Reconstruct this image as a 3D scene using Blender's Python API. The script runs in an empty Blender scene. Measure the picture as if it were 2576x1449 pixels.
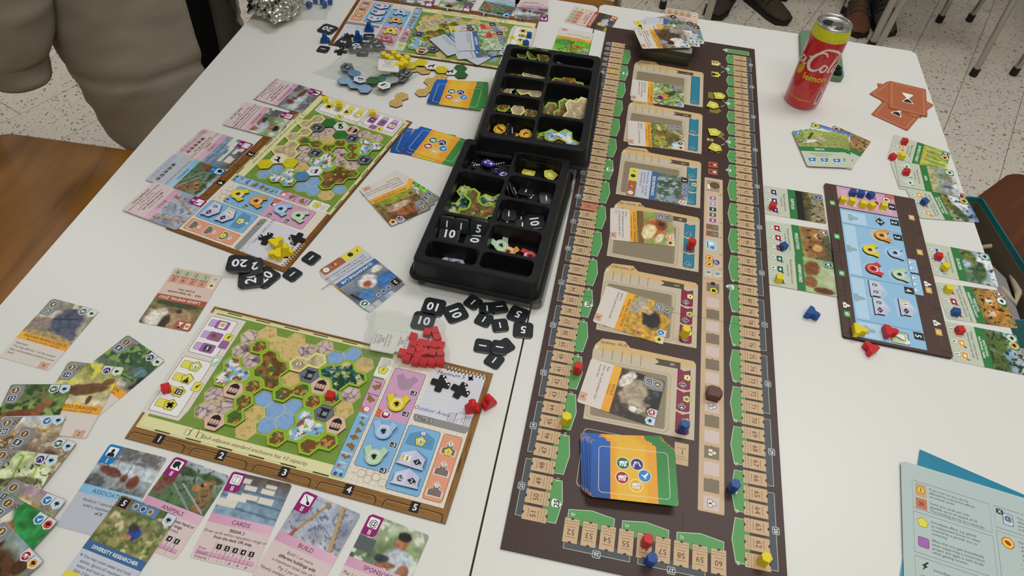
import bpy, bmesh, math, random
import numpy as np
from mathutils import Matrix, Vector, noise as mnoise

# ------------------------------------------------------------------ camera, light, exposure
scn = bpy.context.scene
COL = scn.collection
T = 0.74                                   # table-top height (m)
FPX, PITCH, ROLL, CH_ = 1766.8, 0.706085, 0.0899677, 0.672774
PW, PH = 2576.0, 1449.0
_R = Matrix.Rotation(PITCH, 3, 'X') @ Matrix.Rotation(ROLL, 3, 'Z')
cam_d = bpy.data.cameras.new('camera'); cam = bpy.data.objects.new('camera', cam_d); COL.objects.link(cam)
cam.location = (0, 0, T + CH_); cam.rotation_euler = _R.to_euler()
cam_d.sensor_width = 36; cam_d.lens = 36 * FPX / PW; cam_d.clip_start = 0.02; cam_d.clip_end = 60
scn.camera = cam

w = bpy.data.worlds.new('room_light'); scn.world = w; w.use_nodes = True
w.node_tree.nodes['Background'].inputs[0].default_value = (0.93, 0.97, 1.0, 1)
w.node_tree.nodes['Background'].inputs[1].default_value = 0.46
def area(name, loc, sx, sy, power, rot=(0, 0, 0), col=(1, .985, .95)):
    d = bpy.data.lights.new(name, 'AREA'); d.shape = 'RECTANGLE'; d.size = sx; d.size_y = sy; d.energy = power; d.color = col
    o = bpy.data.objects.new(name, d); o.location = loc; o.rotation_euler = rot; COL.objects.link(o); return o
area('ceiling_lamp_light', (0.85, 1.35, 2.75), 1.25, 0.5, 31)
area('ceiling_lamp_light', (0.2, -0.3, 2.75), 1.25, 0.5, 33)
area('ceiling_lamp_light', (-2.2, 2.3, 2.75), 1.25, 0.5, 22)
area('ceiling_lamp_light', (2.6, 0.4, 2.75), 1.25, 0.5, 5)
vs = scn.view_settings
vs.view_transform = 'Standard'; vs.look = 'None'; vs.gamma = 1; vs.use_curve_mapping = False; vs.exposure = -0.88

# ------------------------------------------------------------------ pixels -> places
Rn = np.array(_R)
def px(u, v, z=0.0):
    """photo pixel -> (x, y) on the horizontal plane z metres above the table top"""
    d = Rn @ np.array([(u - PW / 2) / FPX, -(v - PH / 2) / FPX, -1.0])
    s = (z - CH_) / d[2]
    return np.array([d[0] * s, d[1] * s])
def Z(x0, y0, s): return lambda x, y: (x0 + x / s, y0 + y / s)
za = Z(560, 0, 5.152); zb = Z(960, 0, 4.293); zc = Z(1500, 0, 5.152); zd = Z(1900, 0, 3.811); ze = Z(300, 180, 5.152)
zf = Z(600, 200, 5.152); zg = Z(300, 400, 4.293); zh = Z(980, 90, 4.6); zi = Z(980, 340, 3.292); zj = Z(760, 420, 3.8125)
zk = Z(1480, 60, 4.261); zl = Z(1400, 360, 4.026); zm = Z(1300, 660, 3.45); zn = Z(1240, 1030, 3.389); zo = Z(1900, 440, 2.898)
zp = Z(1960, 180, 3.813); zq = Z(2180, 1100, 4.1515); zr = Z(300, 760, 3.293); zs = Z(800, 760, 3.293); zt = Z(0, 660, 3.294)
zu = Z(0, 960, 2.9625); zv = Z(320, 1080, 3.927); zw = Z(620, 1100, 4.152); zx = Z(1000, 600, 6.44); zy = Z(780, 110, 5.6)
zA = Z(1560, 20, 9.058); zB = Z(1160, 90, 5.368); zC = Z(2090, 450, 5.797); zD = Z(2090, 640, 5.573); zE = Z(440, 440, 5.5725)
zF = Z(1350, 0, 11.148); zG = Z(1000, 850, 6.9); zH = Z(1180, 330, 7.156)

def fit(own, pix, z):
    """rigid fit of own points (mm, y down) to photo pixels at height z -> x, y, angle of own x axis"""
    A = np.array(own, float) * [.001, -.001]; B = np.array([px(u, v, z) for u, v in pix])
    a = A - A.mean(0); b = B - B.mean(0)
    ang = math.atan2((a[:, 0] * b[:, 1] - a[:, 1] * b[:, 0]).sum(), (a * b).sum())
    c, s = math.cos(ang), math.sin(ang)
    t = B.mean(0) - np.array([[c, -s], [s, c]]) @ A.mean(0)
    return t[0], t[1], ang

# ------------------------------------------------------------------ materials
def _lin(c): return c / 12.92 if c <= .04045 else ((c + .055) / 1.055) ** 2.4
_cc = {}
GAIN = 1.08
def C(h):
    if not isinstance(h, str): return np.array(h[:3], float)
    if h not in _cc:
        _cc[h] = np.array([min(.9, _lin(int(h[i:i + 2], 16) / 255) * GAIN) for i in (1, 3, 5)])
    return _cc[h]
def mat(name, col='#808080', rough=.5, metal=0, spec=.5, trans=0, bump=None, coat=0, ior=1.45):
    m = bpy.data.materials.new(name); m.use_nodes = True
    b = m.node_tree.nodes['Principled BSDF']
    b.inputs['Base Color'].default_value = (*C(col), 1); b.inputs['Roughness'].default_value = rough
    b.inputs['Metallic'].default_value = metal; b.inputs['Specular IOR Level'].default_value = spec
    b.inputs['Transmission Weight'].default_value = trans; b.inputs['Coat Weight'].default_value = coat; b.inputs['IOR'].default_value = ior
    if bump:
        nt = m.node_tree; tc = nt.nodes.new('ShaderNodeTexCoord'); n = nt.nodes.new('ShaderNodeTexNoise'); n.inputs['Scale'].default_value = bump[0]
        n.inputs['Detail'].default_value = bump[2] if len(bump) > 2 else 4
        bp = nt.nodes.new('ShaderNodeBump'); bp.inputs['Strength'].default_value = bump[1]; bp.inputs['Distance'].default_value = .002
        nt.links.new(tc.outputs['Object'], n.inputs['Vector']); nt.links.new(n.outputs['Fac'], bp.inputs['Height']); nt.links.new(bp.outputs['Normal'], b.inputs['Normal'])
    return m
def attr_mat(name, rough, spec, grain=.0):
    m = mat(name, '#808080', rough, spec=spec); nt = m.node_tree; b = nt.nodes['Principled BSDF']
    a = nt.nodes.new('ShaderNodeAttribute'); a.attribute_name = 'Col'
    nt.links.new(a.outputs['Color'], b.inputs['Base Color'])
    if grain:
        tc = nt.nodes.new('ShaderNodeTexCoord'); n = nt.nodes.new('ShaderNodeTexNoise'); n.inputs['Scale'].default_value = 450; n.inputs['Detail'].default_value = 3
        mr = nt.nodes.new('ShaderNodeMapRange'); mr.inputs[3].default_value = 1 - grain; mr.inputs[4].default_value = 1 + grain
        mx = nt.nodes.new('ShaderNodeVectorMath'); mx.operation = 'MULTIPLY'
        nt.links.new(tc.outputs['Object'], n.inputs['Vector']); nt.links.new(n.outputs['Fac'], mr.inputs[0])
        nt.links.new(a.outputs['Color'], mx.inputs[0]); nt.links.new(mr.outputs[0], mx.inputs[1]); nt.links.new(mx.outputs[0], b.inputs['Base Color'])
    return m
def ramp(nt, fac, stops):
    r = nt.nodes.new('ShaderNodeValToRGB'); e = r.color_ramp.elements
    while len(e) < len(stops): e.new(.5)
    for k, (p, c) in enumerate(stops): e[k].position = p; e[k].color = (*C(c), 1)
    nt.links.new(fac, r.inputs[0]); return r.outputs[0]
def wood_mat(name, stops, scale, rough=.4, axis=0, stretch=14, attr=False):
    m = mat(name, '#808080', rough); nt = m.node_tree; b = nt.nodes['Principled BSDF']
    tc = nt.nodes.new('ShaderNodeTexCoord'); mp = nt.nodes.new('ShaderNodeMapping')
    sc = [scale * stretch] * 3; sc[axis] = scale; mp.inputs['Scale'].default_value = sc
    n = nt.nodes.new('ShaderNodeTexNoise'); n.inputs['Scale'].default_value = 1; n.inputs['Detail'].default_value = 6; n.inputs['Distortion'].default_value = .6
    nt.links.new(tc.outputs['Object'], mp.inputs[0]); nt.links.new(mp.outputs[0], n.inputs['Vector'])
    nt.links.new(ramp(nt, n.outputs['Fac'], stops), b.inputs['Base Color'])
    return m
def clear_mat(name, tint, base, rough=.08, bump=None, haze=.0, k=1.0):
    """thin clear plastic: see-through with fresnel gloss and a little milky haze"""
    m = bpy.data.materials.new(name); m.use_nodes = True; nt = m.node_tree; nt.nodes.clear()
    out = nt.nodes.new('ShaderNodeOutputMaterial'); tr = nt.nodes.new('ShaderNodeBsdfTransparent'); tr.inputs[0].default_value = (*tint, 1)
    gl = nt.nodes.new('ShaderNodeBsdfGlossy'); gl.inputs['Roughness'].default_value = rough
    df = nt.nodes.new('ShaderNodeBsdfDiffuse'); df.inputs[0].default_value = (.85, .85, .82, 1)
    fr = nt.nodes.new('ShaderNodeFresnel'); fr.inputs[0].default_value = 1.45
    ma = nt.nodes.new('ShaderNodeMath'); ma.operation = 'MULTIPLY_ADD'; ma.use_clamp = True; ma.inputs[1].default_value = k; ma.inputs[2].default_value = base
    m1 = nt.nodes.new('ShaderNodeMixShader'); m1.inputs[0].default_value = haze
    m2 = nt.nodes.new('ShaderNodeMixShader')
    nt.links.new(fr.outputs[0], ma.inputs[0]); nt.links.new(tr.outputs[0], m1.inputs[1]); nt.links.new(df.outputs[0], m1.inputs[2])
    nt.links.new(ma.outputs[0], m2.inputs[0]); nt.links.new(m1.outputs[0], m2.inputs[1]); nt.links.new(gl.outputs[0], m2.inputs[2]); nt.links.new(m2.outputs[0], out.inputs[0])
    if bump:
        tc = nt.nodes.new('ShaderNodeTexCoord'); n = nt.nodes.new('ShaderNodeTexNoise'); n.inputs['Scale'].default_value = bump[0]; n.inputs['Detail'].default_value = 3
        n.inputs['Distortion'].default_value = 1.2
        bp = nt.nodes.new('ShaderNodeBump'); bp.inputs['Strength'].default_value = bump[1]; bp.inputs['Distance'].default_value = .003
        nt.links.new(tc.outputs['Object'], n.inputs['Vector']); nt.links.new(n.outputs['Fac'], bp.inputs['Height'])
        nt.links.new(bp.outputs[0], gl.inputs['Normal']); nt.links.new(bp.outputs[0], fr.inputs['Normal'])
    return m

M = {}
M['print'] = attr_mat('printed_card', .42, .4, .03)
M['token'] = attr_mat('printed_token', .5, .35, .03)
M['white_laminate'] = mat('white_laminate', '#dddcd6', .33, bump=(900, .03))
M['table_edge'] = mat('table_edge_band', '#b9b6aa', .5)
M['steel'] = mat('chrome_steel_tube', '#b5b3ac', .22, metal=1)
M['rubber'] = mat('black_rubber', '#16150f', .6)
M['black_plastic'] = mat('black_moulded_plastic', '#17171a', .38, spec=.4)
M['clear'] = clear_mat('clear_plastic_lid', (.96, .97, .96), .02, .06, haze=.02)
M['bag'] = clear_mat('clear_polybag', (.975, .98, .975), .0, .2, bump=(60, .35), haze=.03, k=.08)
M['foil'] = mat('crumpled_foil', '#d2d0c8', .16, metal=1)
M['red'] = mat('red_painted_wood', '#c4181c', .42); M['yellow'] = mat('yellow_painted_wood', '#e3cb0c', .42)
M['blue'] = mat('blue_painted_wood', '#10478e', .42); M['brown'] = mat('brown_painted_wood', '#5a2a17', .4)
M['plywood'] = wood_mat('honey_plywood', [(.3, '#6b4312'), (.5, '#8a5a1a'), (.7, '#996522')], 3.2, .35, axis=0, stretch=5)
M['plywood_dark'] = wood_mat('dark_plywood', [(.3, '#3a1c0b'), (.55, '#5a2e14'), (.75, '#6d3b1b')], 2.2, .38, axis=0, stretch=9)
# ------------------------------------------------------------------ objects
def link(o, name, label=None, cat=None, group=None, parent=None, kind=None):
    if o.name not in COL.objects: COL.objects.link(o)
    if label: o['label'] = label
    if cat: o['category'] = cat
    if group: o['group'] = group
    if kind: o['kind'] = kind
    if parent: o.parent = parent
    return o
def mobj(name, me, material=None, loc=(0, 0, 0), rz=0, rx=0, ry=0, smooth=False, **k):
    o = bpy.data.objects.new(name, me)
    if material and not me.materials: me.materials.append(material)
    if smooth: me.polygons.foreach_set('use_smooth', [True] * len(me.polygons))
    o.rotation_euler = (rx, ry, rz); o.location = loc
    return link(o, name, **k)
def empty(name, loc, rz=0, **k):
    o = bpy.data.objects.new(name, None); o.empty_display_size = .02; o.location = loc; o.rotation_euler = (0, 0, rz)
    return link(o, name, **k)
def bm_mesh(bm, name='m', recalc=True):
    if recalc: bmesh.ops.recalc_face_normals(bm, faces=bm.faces)
    me = bpy.data.meshes.new(name); bm.to_mesh(me); bm.free(); return me
def bx(bm, x0, x1, y0, y1, z0, z1, bev=0):
    r = bmesh.ops.create_cube(bm, size=1); vs_ = r['verts']
    bmesh.ops.scale(bm, vec=(x1 - x0, y1 - y0, z1 - z0), verts=vs_)
    bmesh.ops.translate(bm, vec=((x0 + x1) / 2, (y0 + y1) / 2, (z0 + z1) / 2), verts=vs_)
    if bev:
        es = list({e for v in vs_ for e in v.link_edges})
        bmesh.ops.bevel(bm, geom=es, offset=bev, segments=2, profile=.7, affect='EDGES')
def tube(bm, pts, r, n=10, cap=True, radii=None):
    pts = [Vector(p) for p in pts]; rings = []
    for i, p in enumerate(pts):
        d = ((pts[min(i + 1, len(pts) - 1)] - p).normalized() + (p - pts[max(i - 1, 0)]).normalized()).normalized()
        a = d.orthogonal().normalized() if i == 0 else (rings_a - d * rings_a.dot(d)).normalized()
        rings_a = a; b = d.cross(a); rr = radii[i] if radii else r
        rings.append([bm.verts.new(p + (a * math.cos(2 * math.pi * k / n) + b * math.sin(2 * math.pi * k / n)) * rr) for k in range(n)])
    for i in range(len(rings) - 1):
        for k in range(n): bm.faces.new((rings[i][k], rings[i][(k + 1) % n], rings[i + 1][(k + 1) % n], rings[i + 1][k]))
    if cap: bm.faces.new(rings[0][::-1]); bm.faces.new(rings[-1])
def lathe(bm, prof, n=48):
    rings = []
    for r, z in prof: rings.append([bm.verts.new((r * math.cos(2 * math.pi * k / n), r * math.sin(2 * math.pi * k / n), z)) for k in range(n)])
    for i in range(len(rings) - 1):
        for k in range(n): bm.faces.new((rings[i][k], rings[i][(k + 1) % n], rings[i + 1][(k + 1) % n], rings[i + 1][k]))
    bm.faces.new(rings[0][::-1]); bm.faces.new(rings[-1])
def prism(bm, pts, z0, z1, bev=0):
    """pts (m) counter-clockwise or not -> extruded prism"""
    lo = [bm.verts.new((x, y, z0)) for x, y in pts]; hi = [bm.verts.new((x, y, z1)) for x, y in pts]; n = len(pts)
    f1 = bm.faces.new(lo[::-1]); f2 = bm.faces.new(hi)
    for k in range(n): bm.faces.new((lo[k], lo[(k + 1) % n], hi[(k + 1) % n], hi[k]))
    if bev:
        es = list({e for f in (f1, f2) for e in f.edges}); bmesh.ops.bevel(bm, geom=es, offset=bev, segments=2, affect='EDGES')
def copy_obj(o, loc, rz=None, parent=None, label=None, group=None):
    c = o.copy(); COL.objects.link(c); c.location = loc
    if rz is not None: c.rotation_euler = (o.rotation_euler[0], o.rotation_euler[1], rz)
    if label: c['label'] = label
    if group: c['group'] = group
    c.parent = parent
    return c

# ------------------------------------------------------------------ glyphs of the built-in font
GL = {}
def build_glyphs():
    cu = bpy.data.curves.new('glyph', 'FONT'); o = bpy.data.objects.new('glyph', cu); COL.objects.link(o)
    cu.resolution_u = 2; cu.size = 1.0
    def ev(s):
        cu.body = s; dg = bpy.context.evaluated_depsgraph_get(); e = o.evaluated_get(dg); me = e.to_mesh()
        n = len(me.vertices); v = np.zeros(n * 3); me.vertices.foreach_get('co', v); v = v.reshape(-1, 3)[:, :2].copy()
        me.calc_loop_triangles(); t = np.zeros(len(me.loop_triangles) * 3, int); me.loop_triangles.foreach_get('vertices', t)
        e.to_mesh_clear(); return v, t.reshape(-1, 3)
    chars = ''.join(chr(k) for k in range(33, 127)) + 'ãé·'
    for b, off in ((0, 0.0), (1, 0.022)):
        cu.offset = off
        bar = ev('|')[0][:, 0].min()
        for ch in chars:
            v, t = ev(ch)
            v2, _ = ev(ch + '|'); adv = v2[:, 0].max() - ev('|')[0][:, 0].max() if ch == chars[0] else None
            GL[(ch, b)] = (v, t, v2[:, 0].max())
        barmax = ev('|')[0][:, 0].max()
        for ch in chars:
            v, t, m = GL[(ch, b)]; GL[(ch, b)] = (v, t, max(.12, m - barmax))
    cap = GL[('H', 0)][0][:, 1].max()
    bpy.data.objects.remove(o); bpy.data.curves.remove(cu)
    return cap
CAP = build_glyphs()

# ------------------------------------------------------------------ flat print: coloured vector shapes on a card or board (mm, y down)
LZ = 1.4e-5
def arc(cx, cy, r, a0, a1, n):
    return [(cx + r * math.cos(math.radians(a0 + (a1 - a0) * k / n)), cy + r * math.sin(math.radians(a0 + (a1 - a0) * k / n))) for k in range(n + 1)]
def rr(x0, y0, x1, y1, r, n=5):
    return arc(x0 + r, y0 + r, r, 180, 270, n) + arc(x1 - r, y0 + r, r, 270, 360, n) + arc(x1 - r, y1 - r, r, 0, 90, n) + arc(x0 + r, y1 - r, r, 90, 180, n)
def ngon(cx, cy, r, n, a0=0): return [(cx + r * math.cos(math.radians(a0 + 360 * k / n)), cy + r * math.sin(math.radians(a0 + 360 * k / n))) for k in range(n)]
class Pr:
    def __init__(s):
        s.V = []; s.Fv = []; s.Fn = []; s.Cc = []; s.n = 0; s.M = np.array([[1., 0, 0], [0, 1, 0]]); s.st = []; s.lo = 0
    def at(s, x, y, rot=0, sc=1, lo=0, sy=None):
        c, q = math.cos(math.radians(rot)), math.sin(math.radians(rot)); sy = sc if sy is None else sy
        A = np.array([[c * sc, -q * sy, x], [q * sc, c * sy, y]])
        s.st.append((s.M, s.lo)); m3 = np.vstack([s.M, [0, 0, 1]]) @ np.vstack([A, [0, 0, 1]]); s.M = m3[:2]; s.lo += lo
        return s
    def __enter__(s): return s
    def __exit__(s, *a): s.M, s.lo = s.st.pop()
    def raw(s, v3, loops, sizes, cols):
        s.V.append(v3); s.Fv.append(np.asarray(loops, int) + s.n); s.Fn.append(np.asarray(sizes, int)); s.Cc.append(cols); s.n += len(v3)
    def add(s, pts, loops, sizes, col, l):
        p = np.asarray(pts, float); q = p @ s.M[:, :2].T + s.M[:, 2]
        v = np.empty((len(q), 3)); v[:, 0] = q[:, 0] * .001; v[:, 1] = -q[:, 1] * .001; v[:, 2] = (l + s.lo) * LZ
        c = np.asarray(col); c = np.tile(c, (len(q), 1)) if c.ndim == 1 else c
        s.raw(v, loops, sizes, c)
    def poly(s, pts, col, l=1):
        p = np.asarray(pts, float)
        q = p @ s.M[:, :2].T; a = (q[:, 0] * np.roll(q[:, 1], -1) - q[:, 1] * np.roll(q[:, 0], -1)).sum()
        idx = np.arange(len(p)); idx = idx if a < 0 else idx[::-1]
        s.add(p, idx, [len(p)], C(col), l); return s
    def rect(s, x0, y0, x1, y1, col, l=1): return s.poly([(x0, y0), (x1, y0), (x1, y1), (x0, y1)], col, l)
    def grad(s, x0, y0, x1, y1, c0, c1, l=1, horiz=False):
        a, b = C(c0), C(c1); cs = np.array([a, b, b, a]) if horiz else np.array([a, a, b, b])
        p = [(x0, y0), (x1, y0), (x1, y1), (x0, y1)]; q = np.asarray(p) @ s.M[:, :2].T
        ar = (q[:, 0] * np.roll(q[:, 1], -1) - q[:, 1] * np.roll(q[:, 0], -1)).sum()
        s.add(p, [0, 1, 2, 3] if ar < 0 else [3, 2, 1, 0], [4], cs, l)
    def rr(s, x0, y0, x1, y1, r, col, l=1): return s.poly(rr(x0, y0, x1, y1, r), col, l)
    def box(s, x0, y0, x1, y1, r, col, edge, w=.5, l=1):
        s.rr(x0, y0, x1, y1, r, edge, l); return s.rr(x0 + w, y0 + w, x1 - w, y1 - w, max(.1, r - w), col, l + .5)
    def circ(s, x, y, r, col, l=2, n=16): return s.poly(ngon(x, y, r, n), col, l)
    def ell(s, x, y, rx, ry, col, l=2, rot=0, n=14):
        c, q = math.cos(math.radians(rot)), math.sin(math.radians(rot))
        return s.poly([(x + a * rx * c - b * ry * q, y + a * rx * q + b * ry * c) for a, b in ngon(0, 0, 1, n)], col, l)
    def line(s, pts, wd, col, l=2, closed=False):
        pts = [np.array(p, float) for p in pts]; n = len(pts); L = []; Rr = []
        for i in range(n):
            a = pts[i - 1] if (i or closed) else pts[i]; b = pts[(i + 1) % n] if (i < n - 1 or closed) else pts[i]
            d = b - a; d = d / (np.hypot(*d) + 1e-9); nn = np.array([-d[1], d[0]]); ww = wd[i] if isinstance(wd, (list, tuple)) else wd
            L.append(pts[i] + nn * ww / 2); Rr.append(pts[i] - nn * ww / 2)
        m = n if closed else n - 1
        for i in range(m): j = (i + 1) % n; s.poly([L[i], L[j], Rr[j], Rr[i]], col, l)
        return s
    def txt(s, t, x, y, h, col, l=5, b=0, a='c', it=0, wd=1):
        k = h / CAP; tot = 0
        for ch in t: tot += (.28 if ch == ' ' else GL.get((ch, b), GL[('o', b)])[2])
        tot *= k * wd; cx = x - (tot / 2 if a == 'c' else tot if a == 'r' else 0); c = C(col)
        Vs = []; Ts = []; n = 0
        for ch in t:
            if ch == ' ': cx += .28 * k * wd; continue
            v, tr, adv = GL.get((ch, b), GL[('o', b)])
            q = np.empty_like(v); q[:, 0] = cx + (v[:, 0] + v[:, 1] * it) * k * wd; q[:, 1] = y + h / 2 - v[:, 1] * k
            Vs.append(q); Ts.append(tr + n); n += len(v); cx += adv * k * wd
        if not Vs: return s
        T_ = np.vstack(Ts)
        if np.linalg.det(s.M[:, :2]) < 0: T_ = T_[:, ::-1]
        s.add(np.vstack(Vs), T_.ravel(), np.full(len(T_), 3), c, l); return s
    def lines(s, ls, x, y, h, dy, col, l=5, **k):
        for i, t in enumerate(ls): s.txt(t, x, y + i * dy, h, col, l, **k)
    def grid(s, x0, y0, x1, y1, img, l=1, r=0, W=63, H=88):
        """img (ny,nx,3) linear colours painted on a grid of vertices; r: keep the card's rounded corners"""
        ny, nx = img.shape[:2]; X, Y = np.meshgrid(np.linspace(x0, x1, nx), np.linspace(y0, y1, ny))
        P_ = np.stack([X.ravel(), Y.ravel()], 1)
        if r:
            for cx, cy, sx, sy in ((r, r, -1, -1), (W - r, r, 1, -1), (r, H - r, -1, 1), (W - r, H - r, 1, 1)):
                d = P_ - [cx, cy]; m = (d[:, 0] * sx > 0) & (d[:, 1] * sy > 0); ds = np.hypot(d[:, 0], d[:, 1]); m &= ds > r
                P_[m] = np.array([cx, cy]) + d[m] / ds[m, None] * r
        i = np.arange(nx * ny).reshape(ny, nx)
        q = np.stack([i[:-1, :-1], i[1:, :-1], i[1:, 1:], i[:-1, 1:]], -1).reshape(-1)
        s.add(P_, q, np.full(len(q) // 4, 4), img.reshape(-1, 3), l)
    def hexart(s, cx, cy, R, n, fn, l=2, a0=0):
        """hexagon filled with a fine triangle mesh, colours from fn(xy)"""
        hv = np.array(ngon(0, 0, R, 6, a0)); P_ = []; Tr = []
        for k in range(6):
            a, b = hv[k], hv[(k + 1) % 6]; base = len(P_); idx = {}
            for i in range(n + 1):
                for j in range(i + 1): idx[(i, j)] = base + len(idx); P_.append((a * (i - j) + b * j) / n)
            for i in range(n):
                for j in range(i + 1):
                    Tr.append((idx[(i, j)], idx[(i + 1, j + 1)], idx[(i + 1, j)]))
                    if j < i: Tr.append((idx[(i, j)], idx[(i, j + 1)], idx[(i + 1, j + 1)]))
        P_ = np.array(P_) + [cx, cy]; s.add(P_, np.array(Tr).ravel(), np.full(len(Tr), 3), fn(P_), l)
    def slab(s, outline, t, top, side, z=0.0, chamfer=0):
        """the card or token itself: outline in mm, t thickness in mm"""
        s.poly(outline, top, 0) if not chamfer else None
        p = np.asarray(outline, float); n = len(p)
        q = np.stack([p[:, 0] * .001, -p[:, 1] * .001], 1)
        ar = (q[:, 0] * np.roll(q[:, 1], -1) - q[:, 1] * np.roll(q[:, 0], -1)).sum()
        if ar < 0: q = q[::-1]
        i = np.arange(n); j = (i + 1) % n
        if chamfer:
            c = q.mean(0); d = q - c; dd = np.roll(q, -1, 0) - np.roll(q, 1, 0); nn = np.stack([dd[:, 1], -dd[:, 0]], 1); nn /= np.linalg.norm(nn, axis=1)[:, None] + 1e-12
            qi = q - nn * chamfer * .001
            v = np.vstack([np.c_[qi, np.zeros(n)], np.c_[q, np.full(n, -chamfer * .0006)]])
            s.raw(v[:n], np.arange(n), [n], np.tile(C(top), (n, 1)))
            s.raw(v, np.stack([i, i + n, j + n, j], 1).ravel(), np.full(n, 4), np.tile(C(top), (2 * n, 1)))
        z0 = -chamfer * .0006
        v = np.vstack([np.c_[q, np.full(n, z0)], np.c_[q, np.full(n, -t * .001)]])
        s.raw(v, np.stack([i, i + n, j + n, j], 1).ravel(), np.full(n, 4), np.tile(C(side), (2 * n, 1)))
        s.raw(np.c_[q, np.full(n, -t * .001)], np.arange(n)[::-1], [n], np.tile(C(side), (n, 1)))
    def mesh(s, name, material, wrap=None):
        V_ = np.vstack(s.V).astype(np.float32); Lp = np.concatenate(s.Fv).astype(np.int32); Sz = np.concatenate(s.Fn).astype(np.int32); Cl = np.vstack(s.Cc)
        if wrap is not None: V_ = wrap(V_)
        me = bpy.data.meshes.new(name); me.vertices.add(len(V_)); me.vertices.foreach_set('co', V_.ravel())
        me.loops.add(len(Lp)); me.loops.foreach_set('vertex_index', Lp)
        me.polygons.add(len(Sz)); st = np.concatenate([[0], np.cumsum(Sz)[:-1]]).astype(np.int32)
        me.polygons.foreach_set('loop_start', st); me.polygons.foreach_set('loop_total', Sz)
        at = me.color_attributes.new('Col', 'FLOAT_COLOR', 'POINT')
        at.data.foreach_set('color', np.c_[Cl, np.ones(len(Cl))].astype(np.float32).ravel())
        me.update(calc_edges=True); me.validate(); me.materials.append(material); return me

# ------------------------------------------------------------------ painted pictures (numpy) for card illustrations
def vnoise(X, Y, sc, seed, oct=3):
    r = np.random.RandomState(seed); out = np.zeros_like(X); amp = 1; tot = 0
    for k in range(oct):
        g = r.rand(64, 64); x = X * sc; y = Y * sc; xi = np.floor(x).astype(int); yi = np.floor(y).astype(int); fx = x - xi; fy = y - yi
        fx = fx * fx * (3 - 2 * fx); fy = fy * fy * (3 - 2 * fy); a = lambda i, j: g[(yi + j) % 64, (xi + i) % 64]
        out += amp * ((a(0, 0) * (1 - fx) + a(1, 0) * fx) * (1 - fy) + (a(0, 1) * (1 - fx) + a(1, 1) * fx) * fy); tot += amp; amp *= .55; sc *= 2.1
    return out / tot
def srgb(h): return np.array([int(h[i:i + 2], 16) / 255 for i in (1, 3, 5)])
def paint(nx, ny, asp, bg, ops, seed=1):
    X, Y = np.meshgrid(np.linspace(0, 1, nx), np.linspace(0, 1, ny)); Xa = X * asp
    cs = [srgb(c) for c in bg.split()]; t = Y * (len(cs) - 1); k = np.clip(np.floor(t).astype(int), 0, max(0, len(cs) - 2)); f = (t - k)[..., None]
    cs = np.array(cs if len(cs) > 1 else cs * 2); I = cs[k] * (1 - f) + cs[k + 1] * f
    for q, op in enumerate(ops):
        o = op[0]
        if o == 'n': I = I * (1 + op[1] * 2 * (vnoise(Xa, Y, op[2], seed + q, 3)[..., None] - .5))
        elif o == 'm':
            m = np.clip((vnoise(Xa, Y, op[2], seed + q, 3) - op[3]) / op[4], 0, 1)[..., None]; I = I * (1 - m) + srgb(op[1]) * m
        elif o == 'b':
            x, y, rx, ry, rot, c = op[1:7]; soft = op[7] if len(op) > 7 else .25
            a = math.radians(rot); dx = (X - x) * asp; dy = Y - y; u = (dx * math.cos(a) + dy * math.sin(a)) / (rx * asp); v = (-dx * math.sin(a) + dy * math.cos(a)) / ry
            d = np.sqrt(u * u + v * v) + .35 * (vnoise(Xa, Y, 9, seed + q * 7, 2) - .5)
            m = np.clip((1 - d) / soft, 0, 1)[..., None]; sh = (1 + .5 * (vnoise(Xa, Y, 14, seed + q * 3, 2) - .5))[..., None]
            I = I * (1 - m) + srgb(c) * sh * m
        elif o == 's':
            x0, y0, x1, y1, wd, c = op[1:7]; dx, dy = (x1 - x0) * asp, y1 - y0; L2 = dx * dx + dy * dy + 1e-9
            tt = np.clip(((X - x0) * asp * dx + (Y - y0) * dy) / L2, 0, 1); d = np.hypot((X - x0) * asp - tt * dx, Y - y0 - tt * dy)
            m = np.clip((wd - d) / (wd * .5), 0, 1)[..., None]; I = I * (1 - m) + srgb(c) * m
        elif o == 'h':
            x0, y0, x1, y1, c = op[1:6]; m = ((X >= x0) & (X <= x1) & (Y >= y0) & (Y <= y1))[..., None]; I = np.where(m, srgb(c), I)
    I = np.clip(I, 0, 1); return np.minimum(.9, np.where(I <= .04045, I / 12.92, ((I + .055) / 1.055) ** 2.4) * GAIN)
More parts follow.
